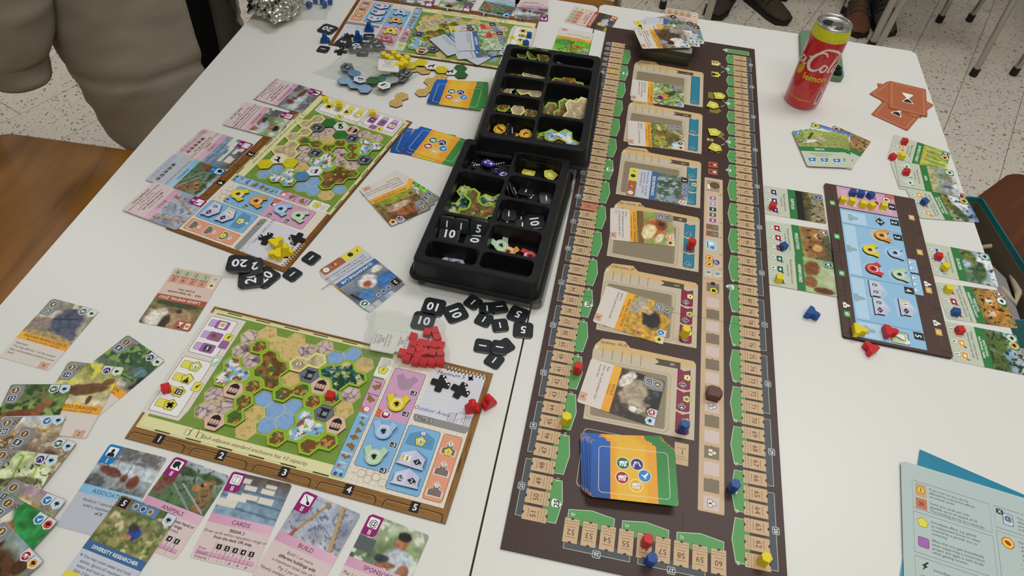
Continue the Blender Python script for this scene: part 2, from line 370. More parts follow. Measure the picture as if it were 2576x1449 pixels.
# ------------------------------------------------------------------ floor
def terrazzo():
    m = mat('terrazzo', '#b0a898', .38); nt = m.node_tree; b = nt.nodes['Principled BSDF']
    g = nt.nodes.new('ShaderNodeNewGeometry'); dn = nt.nodes.new('ShaderNodeTexNoise'); dn.inputs['Scale'].default_value = 60
    ad = nt.nodes.new('ShaderNodeMixRGB'); ad.blend_type = 'ADD'; ad.inputs[0].default_value = .02
    nt.links.new(g.outputs['Position'], dn.inputs['Vector']); nt.links.new(g.outputs['Position'], ad.inputs[1]); nt.links.new(dn.outputs['Color'], ad.inputs[2])
    cur = None
    for sc, thr, dist, col in ((95, .62, .30, '#877661'), (48, .84, .26, '#a08a6c'), (170, .6, .30, '#b3a693')):
        v = nt.nodes.new('ShaderNodeTexVoronoi'); v.inputs['Scale'].default_value = sc; nt.links.new(ad.outputs[0], v.inputs['Vector'])
        sp = nt.nodes.new('ShaderNodeSeparateColor'); nt.links.new(v.outputs['Color'], sp.inputs[0])
        a = nt.nodes.new('ShaderNodeMath'); a.operation = 'GREATER_THAN'; a.inputs[1].default_value = thr; nt.links.new(sp.outputs[0], a.inputs[0])
        d = nt.nodes.new('ShaderNodeMath'); d.operation = 'LESS_THAN'; d.inputs[1].default_value = dist; nt.links.new(v.outputs['Distance'], d.inputs[0])
        mu = nt.nodes.new('ShaderNodeMath'); mu.operation = 'MULTIPLY'; nt.links.new(a.outputs[0], mu.inputs[0]); nt.links.new(d.outputs[0], mu.inputs[1])
        mx = nt.nodes.new('ShaderNodeMixRGB'); nt.links.new(mu.outputs[0], mx.inputs[0]); mx.inputs[2].default_value = (*C(col), 1)
        if cur is None: mx.inputs[1].default_value = (*C('#e6ddce'), 1)
        else: nt.links.new(cur, mx.inputs[1])
        cur = mx.outputs[0]
    nt.links.new(cur, b.inputs['Base Color']); return m
M['terrazzo'] = terrazzo()
M['grout'] = mat('grey_grout', '#7f7768', .8)
bm = bmesh.new(); bx(bm, -3.2, 3.6, -1.4, 4.6, -.06, -.0015)
floor = mobj('floor', bm_mesh(bm), M['grout'], kind='structure')
WALL = mat('painted_plaster_wall', '#cfcabd', .85)
for nm, b in (('wall_back', (-3.3, 3.7, 4.6, 4.7)), ('wall_left', (-3.3, -3.2, -1.4, 4.6)), ('wall_right', (3.6, 3.7, -1.4, 4.6)), ('wall_front', (-3.3, 3.7, -1.5, -1.4))):
    bm = bmesh.new(); bx(bm, *b, -.06, 2.9); mobj(nm, bm_mesh(bm), WALL, kind='structure')
FA_ = math.radians(61.0); fd = Vector((math.cos(FA_), math.sin(FA_))); fn_ = Vector((math.sin(FA_), -math.cos(FA_)))
TWD, TLN = .206, .39
bm = bmesh.new(); bx(bm, -TLN / 2 + .0011, TLN / 2 - .0011, -TWD / 2 + .0011, TWD / 2 - .0011, -.012, 0); tile_me = bm_mesh(bm, 'tile'); tile_me.materials.append(M['terrazzo'])
o0 = Vector((1.807, 2.755)); k0 = o0.dot(fn_)
for i in range(-26, 24):
    for j in range(-16, 16):
        c = fn_ * (k0 + (i + .5) * TWD) + fd * (o0.dot(fd) + (j + .5 + .5 * (i % 2)) * TLN)
        if not (-3.1 < c.x < 3.5 and -1.3 < c.y < 4.5): continue
        if -.45 < c.x < .55 and c.y < 1.45: continue
        if c.y < .2 and abs(c.x) < 2.4: continue
        mobj('floor_tile', tile_me, loc=(c.x, c.y, 0), rz=FA_, parent=floor)

# ------------------------------------------------------------------ tables
def table(tl, ang, wd, ln, label, group=None):
    t = empty('white_table', (tl[0], tl[1], 0), ang, label=label, cat='table', group=group)
    bm = bmesh.new(); prism(bm, [(x * .001, y * .001) for x, y in rr(0, -ln * 1000, wd * 1000, 0, 9)][::1], T - .025, T, .0018)
    mobj('table_top', bm_mesh(bm), M['white_laminate'], parent=t)
    bm = bmesh.new()
    for a, b in (((.04, -.04), (wd - .04, -.04)), ((wd - .04, -.04), (wd - .04, -ln + .04)), ((wd - .04, -ln + .04), (.04, -ln + .04)), ((.04, -ln + .04), (.04, -.04))):
        tube(bm, [(*a, T - .042), (*b, T - .042)], .013, 8)
    mobj('frame', bm_mesh(bm), M['steel'], parent=t)
    for lx, ly in ((.04, -.04), (wd - .04, -.04), (wd - .04, -ln + .04), (.04, -ln + .04)):
        bm = bmesh.new(); tube(bm, [(lx, ly, .02), (lx, ly, T - .03)], .014, 12); lg = mobj('leg', bm_mesh(bm), M['steel'], parent=t)
        bm = bmesh.new(); tube(bm, [(lx, ly, 0.0), (lx, ly, .03)], .017, 12); mobj('foot_cap', bm_mesh(bm), M['rubber'], parent=lg)
    return t
TA = math.radians(-7.0)
table((.1212, 1.3175), TA, .598, 1.30, 'white laminate table under the dark brown main game board and red drink can')
table((-.4832, 1.3812), TA, .6055, 1.36, 'white laminate table under the three zoo maps and the black trays')
table((.62, 3.25), 0, .74, .68, 'white laminate table behind, standing over dark shoes and chair legs')

# ------------------------------------------------------------------ chairs
def chair(cx, cy, rz, wood, label, group=None, seat_w=.40, seat_d=.40, back=True, splay=.0, seat_only_shift=(0, 0)):
    t = empty('plywood_chair', (cx, cy, 0), rz, label=label, cat='chair', group=group)
    hs = .45; n = 12; bm = bmesh.new(); g = {}
    out = rr(-seat_w * 500, -seat_d * 500, seat_w * 500, seat_d * 500, 45, 6)
    prism(bm, [(x * .001, y * .001) for x, y in out], hs - .012, hs, .003)
    mobj('seat', bm_mesh(bm), wood, parent=t)
    sx, sy = seat_w / 2 - .0, seat_d / 2 - .0
    bm = bmesh.new()
    for s in (-1, 1):
        tube(bm, [(s * (sx - .02), -sy + .02, hs - .022), (s * (sx - .02), sy - .02, hs - .022)], .0105, 8)
    tube(bm, [(-sx + .02, -sy + .03, hs - .022), (sx - .02, -sy + .03, hs - .022)], .0105, 8)
    mobj('frame', bm_mesh(bm), M['steel'], parent=t)
    for a in (-1, 1):
        for b in (-1, 1):
            top = (a * (sx - .02), b * (sy - .02), hs - .022); bot = (a * (sx + splay), b * (sy + splay), .02)
            bm = bmesh.new(); tube(bm, [top, bot], .0115, 10); lg = mobj('leg', bm_mesh(bm), M['steel'], parent=t)
            bm = bmesh.new(); tube(bm, [(bot[0], bot[1], 0), (bot[0], bot[1], .03)], .0145, 10); mobj('foot_cap', bm_mesh(bm), M['rubber'], parent=lg)
            if b == 1 and back:
                bm = bmesh.new(); tube(bm, [(a * (sx - .02), sy - .02, hs - .02), (a * (sx - .025), sy + .01, hs + .18), (a * (sx - .03), sy + .05, hs + .40)], .0105, 8)
                mobj('back_post', bm_mesh(bm), M['steel'], parent=t)
    if back:
        bm = bmesh.new(); ns = 12; rows = []
        for k in range(ns + 1):
            u = -1 + 2 * k / ns; x = u * (sx - .01); y = sy + .055 - .03 * (1 - u * u)
            rows.append([bm.verts.new((x, y + dy, z)) for z, dy in ((hs + .22, -.012), (hs + .42, .012), (hs + .42, .022), (hs + .22, -.002))])
        for k in range(ns):
            for q in range(4): bm.faces.new((rows[k][q], rows[k + 1][q], rows[k + 1][(q + 1) % 4], rows[k][(q + 1) % 4]))
        bm.faces.new(rows[0]); bm.faces.new(rows[-1][::-1])
        mobj('backrest', bm_mesh(bm), wood, parent=t)
    return t
# empty chair pushed to the left table edge (its backrest lies outside the picture)
chair(-.895, .87, math.radians(86), M['plywood'], 'honey plywood chair pushed up beside the seated person, seat empty', seat_w=.47, seat_d=.46)
chair(.02, 1.72, math.radians(-7), M['plywood'], 'honey plywood chair at the far end of the table by the peacock card', seat_w=.40, seat_d=.42)
chair(1.086, .985, math.radians(41), M['plywood_dark'], 'dark brown plywood chair carrying the open teal box', seat_w=.46, seat_d=.46, back=False)
chair(1.478, 2.674, 0, M['plywood'], 'steel tube chair on the terrazzo, legs nearest the white table corner', 'chairs around the table behind')
chair(2.03, 2.72, math.radians(4), M['plywood'], 'steel tube chair on the terrazzo, farthest from the table with the shoes', 'chairs around the table behind')
chair(.31, 2.98, 0, M['plywood'], 'steel tube chair behind the deck of cards, left of the dark shoes', 'chairs around the table behind')
chair(.84, 3.14, 0, M['plywood'], 'steel tube chair under the table behind, among the dark shoes', 'chairs around the table behind')

def shoe(x, y, rz, label, c1, c2):
    t = empty('hiking_shoe', (x, y, 0), rz, label=label, cat='shoe', group='shoes under the table behind')
    prof = [(-.13, .034, .085, .02), (-.10, .04, .10, .0), (-.04, .038, .10, .0), (.02, .040, .078, 0), (.08, .046, .058, 0), (.13, .040, .045, 0), (.155, .02, .03, 0)]
    bm = bmesh.new(); R_ = []
    for xx, wv, h, lo in prof:
        R_.append([bm.verts.new((xx, wv * math.cos(a), .022 + (h - .022) * max(0, math.sin(a)) if math.sin(a) >= 0 else .022)) for a in [math.pi * 2 * k / 16 for k in range(16)]])
    for i in range(len(R_) - 1):
        for k in range(16): bm.faces.new((R_[i][k], R_[i][(k + 1) % 16], R_[i + 1][(k + 1) % 16], R_[i + 1][k]))
    bm.faces.new(R_[0]); bm.faces.new(R_[-1][::-1])
    mobj('upper', bm_mesh(bm), mat('shoe_upper', c1, .8), parent=t, smooth=True)
    bm = bmesh.new(); prism(bm, [(.001 * a, .001 * b) for a, b in [(-138, -30), (-145, 0), (-138, 30), (-60, 40), (20, 42), (90, 50), (140, 42), (163, 0), (140, -42), (90, -50), (20, -42), (-60, -40)]], 0, .024, .004)
    mobj('sole', bm_mesh(bm), M['rubber'], parent=t)
    bm = bmesh.new()
    for k in range(4): tube(bm, [(-.02 + k * .026, -.042, .05), (-.022 + k * .026, -.02, .085 - k * .007), (-.02 + k * .026, .02, .085 - k * .007), (-.022 + k * .026, .042, .05)], .004, 6)
    mobj('lace', bm_mesh(bm), mat('shoe_lace', c2, .8), parent=t)
    bm = bmesh.new(); tube(bm, [(-.09, 0, .06), (-.095, 0, .2), (-.11, 0, .40)], .06, 14, radii=[.045, .055, .062])
    mobj('trouser_leg', bm_mesh(bm), mat('dark_trousers', '#26231d', .9), parent=t, smooth=True)
shoe(.77, 2.86, math.radians(-115), 'dark brown laced shoe under the table behind, nearer the steel leg', '#3c322a', '#1d1813')
shoe(.93, 2.86, math.radians(-60), 'dark brown laced shoe under the table behind, turned toward the can', '#43382c', '#241d16')
shoe(1.31, 2.83, math.radians(-100), 'rust brown laced shoe behind the can next to a chrome leg', '#6a4630', '#3c3a38')
shoe(1.42, 2.86, math.radians(-95), 'grey laced shoe behind the can next to a chrome leg', '#4c4a46', '#22211f')
# ------------------------------------------------------------------ main board
BR, BR2 = '#43302a', '#4d3830'
TAN, TAN2, INK = '#c9ab84', '#d3b892', '#4a3020'
GRN, SLT, PAL = '#579a55', '#4b5055', '#b9bfb6'
def shield(p, x, y, t, rot, s=1, l=6):
    with p.at(x, y, rot, s):
        p.poly([(-5, -5), (0, -6.2), (5, -5), (5, 1), (2.6, 5), (0, 6.6), (-2.6, 5), (-5, 1)], '#3f7a45', l)
        p.poly([(-4.4, -4.4), (0, -5.5), (4.4, -4.4), (4.4, .8), (2.3, 4.4), (0, 5.8), (-2.3, 4.4), (-4.4, .8)], '#e9eee6', l + .5)
        p.poly([(0, 0), (4.4, -1), (4.4, .8), (2.3, 4.4), (0, 5.8)], '#a9cda2', l + 1)
        p.txt(t, 0, 0, 5.2, '#1a211a', l + 2, b=1)
def ticket(p, x, y, rot, n, col=TAN, dots=True):
    """ticket centred at x,y; own x towards the green side, half length 12.4, half width 7.3"""
    with p.at(x, y, rot):
        p.rect(-12.6, -7.6, 12.6, 7.6, '#33241d', 2)
        pts = [(-12.3, -7.3), (12.3, -7.3), (12.3, -2)] + arc(12.6, 0, 1.9, -90, -270, 5)[::1] + [(12.3, 2), (12.3, 7.3), (-12.3, 7.3), (-12.3, 2)] + arc(-12.6, 0, 1.9, 90, -90, 5) + [(-12.3, -2)]
        p.poly(pts, col, 3)
        p.line([(6.4, -7.2), (6.4, 7.2)], .35, '#6b4a33', 4)
        for k in range(5): p.circ(9.2, -5 + 2.5 * k, .55, '#5a3d2b', 4, 6)
        p.line([(-6.6, -4.6), (-6.6, 4.6)], .45, '#7a3c28', 4); p.line([(3.4, -4.6), (3.4, 4.6)], .45, '#7a3c28', 4)
        with p.at(-1.7, 0, -90): p.txt(str(n), 0, 0, 5.4, '#4a2418', 5)
def rep(p, x, y, t, rot):
    with p.at(x, y, rot):
        p.rr(-4, -3.6, 4, 3.6, 1.6, '#c4cbcc', 6); p.rr(-3.3, -2.9, 3.3, 2.9, 1.1, '#363c42', 6.5); p.txt(str(t), 0, 0, 3.7, '#e3e6e6', 8, b=1)
def slate(p, x, y, rot, ln):
    with p.at(x, y, rot):      # own x along the track, y outwards negative
        p.poly([(-ln / 2, -4.2), (ln / 2, -4.2), (ln / 2, 6), (-ln / 2, 6)], PAL, 1); p.rect(-ln / 2 + .6, -3.6, ln / 2 - .6, 6, SLT, 1.5)
def green(p, x, y, rot, ln, d=13):
    with p.at(x, y, rot):      # own y towards board middle
        h = ln / 2; p.poly([(-h, -6), (h, -6), (h, d - 3.6), (0, d), (-h, d - 3.6)], '#c9d6bd', 1)
        p.poly([(-h + .6, -6), (h - .6, -6), (h - .6, d - 4.2), (0, d - .7), (-h + .6, d - 4.2)], GRN, 1.5)
def hatch(p, x0, y0, x1, y1, c, l, st=1.5, wd=.5):
    k = x0 - (y1 - y0)
    while k < x1:
        a = max(x0, k); ya = y1 - (a - k); b = min(x1, k + (y1 - y0)); yb = y1 - (b - k)
        if b > a: p.line([(a, ya), (b, yb)], wd, c, l)
        k += st
def folder(p, k, name):
    y1 = 835 - 124.8 * (6 - k); y0 = y1 - 101
    PA, PB = '#c8b9a0', '#d3b27c'
    p.poly([(60, y1 - 92), (61.5, y1 - 102), (69, y1 - 113), (96, y1 - 115), (103, y1 - 107), (178, y1 - 105), (181, y1 - 101), (181, y0 + 8), (60, y0 + 12)], PB, 2)
    p.rect(60, y0 + 5, 181, y1, PA, 2.5)
    p.poly([(61.5, y1 - 100), (67, y1 - 102), (63, y1 - 95)], '#d9d5d0', 3)
    with p.at(83, y1 - 108.5, -2): p.txt(name, 0, 0, 4.2, '#3b2b1d', 6, it=.25)
    for q in range(5): p.line([(72 + 11.2 * q, y0 + 2), (72 + 11.2 * q, y0 + 17)], .5, '#55452f', 4)
    p.poly([(133, y0 + 2), (163, y0 + 2), (163, y0 + 11), (133, y0 + 11), (138, y0 + 6.5)], '#54483a', 4)
    with p.at(154, y0 + 6.5, 90): p.txt(str(k), 0, 0, 6, '#cfc2aa', 6)
    p.rr(62, y0 + 20, 153, y1 - 2.5, 6, '#9a8b72', 3); p.rr(62.5, y0 + 20.5, 152.5, y1 - 3, 6, '#c4b59b', 3.3); p.rr(65.5, y0 + 23.5, 149.5, y1 - 6, 5, '#a99b80', 3.6)
    hatch(p, 67, y0 + 24, 148, y1 - 6.5, '#6f624c', 4, 1.55, .62)
    rib = {1: ['1'], 2: ['2', '3'], 3: ['4', '5', '6'], 4: ['7', '8', '9'], 5: ['10', '11', '12'], 6: ['13', '14', '15']}[k]
    c, ce = ('#2c7f98', '#1c5f75') if k < 5 else ('#8a1f45', '#6b1635')
    yb = y0 + (12 if k < 5 else 10); hh = (y1 - 3 - yb) / len(rib)
    for q, t in enumerate(rib):
        a, b = yb + hh * q, yb + hh * (q + 1) - 1.2
        p.poly([(160, a), (167.5, a + 3 if len(rib) > 1 else a), (175, a), (175, b - 2), (172, b), (163, b), (160, b - 2)], ce, 3)
        p.poly([(161, a + 1.4), (167.5, a + 4 if len(rib) > 1 else a + 1), (174, a + 1.4), (174, b - 2.4), (171.6, b - 1), (163.4, b - 1), (161, b - 2.4)], c, 3.5)
        with p.at(166.5, b - 6.5, 90): p.poly([(-4.6, 0), (0, -4.6), (4.6, 0), (0, 4.6)], '#d6e2e4', 4); p.poly([(-3.9, 0), (0, -3.9), (3.9, 0), (0, 3.9)], '#20262a', 4.5); p.txt(t, 0, 0, 3.4, '#e8eaea', 6, b=1)
        if (k == 3 and q == 1) or (k == 4 and q == 1) or k >= 5:
            with p.at(171.5, (a + b) / 2 - 3, 90): p.poly(ngon(0, 0, 5.3, 5, -90), '#2c2a18', 5); p.poly(ngon(0, 0, 4.8, 5, -90), '#e0d648', 5.5); p.rr(-1.9, -2.6, 1.9, 2.6, .5, '#f0efe6' if q != 1 else '#8db38a', 6); p.rect(-1.2, -.8, 1.2, .8, '#8d1f55' if k == 3 else '#30343a', 6.5)
def main_board():
    p = Pr(); W_, H_ = 272.6, 992.6
    p.slab([(0, 0), (W_, 0), (W_, H_), (0, H_)], 2.2, BR, '#2a1e19')
    rs = random.Random(3)                                 # dark wood grain printed on the board
    for k in range(420):
        x = rs.uniform(2, W_ - 2); y = rs.uniform(4, H_ - 60); L = rs.uniform(8, 55); a = rs.uniform(-.2, .2)
        p.line([(x, y), (x + a, min(H_ - 3, y + L))], rs.uniform(.2, .55), rs.choice(['#3a2923', '#4f3a32', '#392822', '#4a352d']), .5)
    for y in (331.5, 661.5): p.line([(.5, y), (W_ - .5, y)], .35, '#2a1e19', 9)
    yl = lambda n: 59 + 17.514 * n
    for a, b in ((49, 51), (46, 48), (43, 45), (40, 42), (37, 39), (34, 36), (31, 33), (28, 30), (25, 27), (22, 24), (19, 21), (16, 18), (13, 15), (10, 12), (7, 9), (4, 6), (1, 3)):
        green(p, 39, (yl(a) + yl(b)) / 2, -90, 46)
    for a, lab in zip(range(49, 18, -3), '51 54 57 60 63 66 69 72 75 78 80'.split()):
        with p.at(43.5, yl(a) - 6, -90): p.txt(lab, 0, 0, 3.2, '#dfe9d8', 6)
    shield(p, 46, yl(50) + 2, '25', -90); shield(p, 46.5, yl(35) + 2, '30', -90); shield(p, 46.5, yl(20), '35', -90); shield(p, 46.5, yl(5) + 1, '40', -90, .9)
    for a, b, t in [(0, 0, 5), (1, 1, 6), (2, 2, 7), (3, 3, 8), (4, 4, 9), (5, 6, 10), (7, 8, 11), (9, 10, 12), (11, 12, 13), (13, 14, 14), (15, 16, 15), (17, 19, 16), (20, 22, 17), (23, 25, 18), (26, 28, 19), (29, 31, 20), (32, 35, 21), (36, 39, 22), (40, 43, 23), (44, 47, 24), (48, 51, 25)]:
        y = (yl(a) + yl(b)) / 2; slate(p, 11.5, y, -90, yl(b) - yl(a) + 10); rep(p, 8.2, y, t, -90)
    for n in range(52):
        ticket(p, 26.4, yl(n), 0, n, '#c98265' if n == 25 else TAN)
    with p.at(24.8, yl(5), 0): p.poly(ngon(0, 0, 5.4, 8, 22), '#c23a1e', 6); p.poly(ngon(0, 0, 4.6, 8, 22), '#e4cf3c', 6.5); p.txt('5', 0, 0, 4, '#5a2418', 8, b=1)
    yr = lambda n: 39 + 17.578 * (113 - n)
    gl = [(61, 63, 39), (64, 66, 36), (67, 69, 33), (70, 72, 30), (73, 75, 27), (76, 78, 24), (79, 81, 21), (82, 84, 18), (85, 87, 15), (88, 90, 12), (91, 93, 9), (94, 95, 10), (96, 97, 9), (98, 99, 8), (100, 101, 7), (102, 103, 6), (104, 105, 5), (106, 107, 4), (108, 109, 3), (110, 111, 2), (112, 113, 1)]
    for a, b, t in gl:
        y = (yr(a) + yr(b)) / 2; ln = 46 if b - a == 2 else 29; green(p, 232, y, 90, ln, 12)
        if b - a == 2:
            with p.at(226, yr(a) + 5, 90): p.txt(str(t), 0, 0, 3.2, '#dfe9d8', 6)
    for n, t in ((65, '35'), (81, '15'), (94.5, '10'), (98.5, '8'), (104.5, '5'), (110.5, '2')): shield(p, 222, yr(n), t, 90, .95 if n < 90 else .75)
    p.poly([(215, 19), (221, 13), (262, 13), (262, 26), (221, 26)], '#c9d6bd', 1); p.poly([(216, 19), (221.4, 13.7), (261.3, 13.7), (261.3, 25.3), (221.4, 25.3)], GRN, 1.5); shield(p, 219, 19.5, '0', 90, .8)
    for q, t in enumerate(range(28, 39)):
        a = 61 + 5 * q; b = min(113, a + 4)
        if a > 113: break
        y = (yr(a) + yr(b)) / 2; slate(p, 260.4, y, 90, abs(yr(b) - yr(a)) + 10.5); rep(p, 264, y, t, 90)
    for n in range(61, 114): ticket(p, 245, yr(n), 180, n)
    for q, (a, b, t) in enumerate(((52, 54, 48), (55, 57, 45), (58, 60, 42))):
        x = 64 + 17.93 * (a + b - 104) / 2; green(p, x, 948.5, 180, 46.5, 12)
        with p.at(x - 18, 944.5, 180): p.txt(str(t), 0, 0, 3.2, '#dfe9d8', 6)
    for a, b, t in ((52, 55, 26), (56, 59, 27)):
        x = 64 + 17.93 * (a + b - 104) / 2; slate(p, x, 975.5, 180, 64.5); rep(p, x, 979, t, 180)
    for n in range(52, 61): ticket(p, 64 + 17.93 * (n - 52), 961, -90, n)
    for k, nm in enumerate(('Los Diego, USA', 'Frankfurt, GER', 'Johannesburg, SA', 'São Paulo, BR', 'Okinawa, JP', 'Sydney, AUS')): folder(p, k + 1, nm)
    # break track strip
    p.rr(186, 389, 213.7, 913.5, 2, '#6d5a45', 2); p.rr(186.6, 389.6, 213.1, 912.9, 1.6, '#c9ad8a', 2.5)
    p.rect(188, 391, 211.5, 594, '#cdb79a', 3)
    def bonus(y, a):
        with p.at(201, y, 90): p.poly(ngon(0, 0, 6.2, 5, -90), '#2c2a18', 6); p.poly(ngon(0, 0, 5.6, 5, -90), '#e0d648', 6.5); p.rr(-2.4, -2.4, 2.4, 2.4, .6, a, 7)
    with p.at(199.5, 407): p.rect(-10, -12, 9, 12, '#a39377', 4); p.poly(ngon(2, -2, 8, 6, 20), '#6a4f35', 5); p.rect(-9, -3, -4, 8, '#e8dfd0', 5)
    for q, (y, c) in enumerate(((434, '#b06fae'), (446, '#9aa3c9'), (458, '#3b4147'), (469.5, '#5f6a55'), (481, '#a8559c'))):
        with p.at(199, y, 90): p.rr(-5, -6.5, 5, 6.5, 1, '#d9cdb8', 4); p.rr(-4.2, -5, 4.2, 5, 1, c, 5); p.rect(-2.4, -1, 2.4, 1, '#e8e2d4', 6)
    for q, y in enumerate((495.4, 508.4)):
        with p.at(198, y, 90): p.rect(-5.6, -9, 5.6, 8, '#7a6f5d', 4); p.line([(-5, -1), (5, 7.6)], 1.1, '#b2482c', 6); p.line([(5, -1), (-5, 7.6)], 1.1, '#b2482c', 6); p.txt(str(q + 1), 0, -4.6, 4, '#d9cfba', 6)
    with p.at(197, 531, 90): p.rect(-9, -8, 9, 8, '#a9cfe4', 4); p.circ(-3, 0, 3.4, '#e6ecef', 5); p.circ(4, -2, 3, '#4d82a8', 5); p.line([(-6, 5), (6, 4)], 1, '#2a2f33', 6)
    for q, (y, c) in enumerate(((556, '#e3c42e'), (567.5, '#c93a22'))):
        with p.at(195, y, 90): p.poly(ngon(0, 0, 5.2, 8), '#8a2418', 5); p.poly(ngon(0, 0, 4.5, 8), '#e8cf3a', 5.5); p.ell(0, 0, 2.6, 1.7, '#b52a1c', 6, 30)
    with p.at(204, 561.5, 90): p.ell(0, 0, 4.6, 4.6, '#3a3476', 5); p.txt('x2', 0, 0, 4, '#e6e4ee', 7, b=1)
    for q, y in enumerate((583, 583)):
        with p.at(194 + 12 * q, y, 90): p.rr(-5, -4, 5, 4, .8, '#d8d2bc', 5); p.rect(-4, -3, 0, 3, '#7db0cf', 5.5); p.txt('53'[q], 0, 0, 4, '#3a3324', 7, b=1)
    for t, y in zip('654321', (424, 484, 513, 546, 573, 589)):
        with p.at(210, y, 90): p.txt(t, 0, 0, 3.6, '#4a3a28', 6)
    for q in range(8): p.circ(189 + q * 3.3, 593.4, .7, '#4a3020', 5, 6)
    ys = [614.4 + 19.24 * q for q in range(16)]; ys[0] = 608
    for q, y in enumerate(ys):
        c = '#d2bfb6' if q % 2 else '#7f7059'
        p.poly([(192, y - 7.5), (198.5, y - 7.5), (200, y - 9), (201.5, y - 7.5), (208, y - 7.5), (208, y + 7.5), (192, y + 7.5)], c, 4)
        lab = {9: '2', 12: '3', 15: '4'}.get(q)
        if lab:
            with p.at(200, y, 90): p.poly([(-4.5, 4), (-4.5, -1), (-2, -1.6), (-2.4, -4), (0, -6), (2.4, -4), (2, -1.6), (4.5, -1), (4.5, 4)], '#3b3328', 5); p.poly([(-4, 3.5), (-4, -.7), (-1.5, -1.2), (-1.9, -3.8), (0, -5.4), (1.9, -3.8), (1.5, -1.2), (4, -.7), (4, 3.5)], '#e2dccf', 5.5); p.txt(lab, 0, 1, 3.6, '#26221c', 7, b=1)
    bonus(613, '#1d1d1d'); p.poly(ngon(200, 601, 3.4, 6), '#2a2723', 6)
    # printed bonus places and icons between the folders and the right track
    for y, kind in ((69, 'II'), (105.6, 'w')):
        with p.at(202, y, 90): p.poly([(-8, 8), (-8.5, -4), (0, -10), (8.5, -4), (8, 8)], '#2f2c18', 5); p.poly([(-7.4, 7.4), (-7.9, -3.8), (0, -9.2), (7.9, -3.8), (7.4, 7.4)], '#dcd04a', 5.5)
        with p.at(201, y, 90):
            if kind == 'II': p.rr(-4.5, -4, .2, 4.5, .6, '#8e1d5e', 6); p.rr(.4, -5, 4.8, 4.5, .6, '#eceae4', 6); p.txt('II', -2.2, 0, 3.4, '#f0e6ea', 7, b=1); p.line([(1.6, 3), (3.4, 1), (2.6, -2)], .9, '#1f1d1a', 7)
            else: p.poly([(-5.5, 6), (-4, .5), (-1.5, -.5), (-1.8, -3.5), (0, -5.6), (1.8, -3.5), (1.5, -.5), (4, .5), (5.5, 6)], '#1d1c18', 6); p.txt('+', -3.4, 3.6, 3.4, '#e6dc5c', 7, b=1)
    for x, y in ((198, 172), (201, 213), (206, 277), (203, 318)):
        with p.at(x, y, 90): p.poly([(-8, 8), (-8.5, -4), (0, -10), (8.5, -4), (8, 8)], '#8a7630', 4); p.line([(-8, 8), (-8.5, -4), (0, -10), (8.5, -4), (8, 8)], .35, '#d7c98c', 5, True)
    with p.at(194, 296, 90): p.poly([(-3, 5), (-3, -3), (0, -5.5), (3, -3), (3, 5)], '#d8cf5a', 5); p.rr(-2.3, -2.3, 2.3, 2.3, .7, '#2b2f33', 5.5); p.txt('5', 0, 0, 3, '#e8e8e8', 7, b=1)
    for y, x in ((357, 1), (374, 0)):
        with p.at(198.8, y, 90):
            p.rr(-6.5, -7, 6.5, 7, 1, '#a8573a', 5); p.poly([(-3.4, -4), (3.4, -4), (.4, 0), (3.4, 4), (-3.4, 4), (-.4, 0)], '#ece7e0', 6); p.poly([(-3.4, 4), (3.4, 4), (.6, .8), (-.6, .8)], '#26211d', 6.5)
            if x: p.line([(-6, -6), (6, 6)], .9, '#d9452c', 7); p.line([(6, -6), (-6, 6)], .9, '#d9452c', 7)
    for y in (86, 190, 295):
        for d in (-1, 1): p.line([(217, y + 5 * d), (211, y + 11 * d)], .9, '#dfe4dc', 6)
    # deck outline and ticket at the near end
    p.rr(62.5, 846, 152, 914, 5, '#d7cfc4', 1); p.rr(63, 846.5, 151.5, 913.5, 5, '#3b2a24', 1.4)
    with p.at(168, 854, 90): p.rect(-13, -7.5, 13, 7.5, TAN, 3); p.line([(6.4, -7.2), (6.4, 7.2)], .35, '#6b4a33', 4); p.line([(-6.6, -4.6), (-6.6, 4.6)], .45, '#7a3c28', 4); p.line([(3.4, -4.6), (3.4, 4.6)], .45, '#7a3c28', 4)
    p.txt('1', 169, 852, 5.4, '#4a2418', 6)
    me = p.mesh('main_board', M['print'])
    return mobj('game_board', me, loc=(.1328006, 1.2307293, T + .0022), rz=math.radians(-7.0374), label='long dark brown game board with ticket track running around its edge', cat='game board')
MAIN = main_board()
MBA = math.radians(-7.0374)
def onmain(x, y):
    c, s = math.cos(MBA), math.sin(MBA); return (.1328006 + (x * c + y * s) * .001, 1.2307293 + (x * s - y * c) * .001)

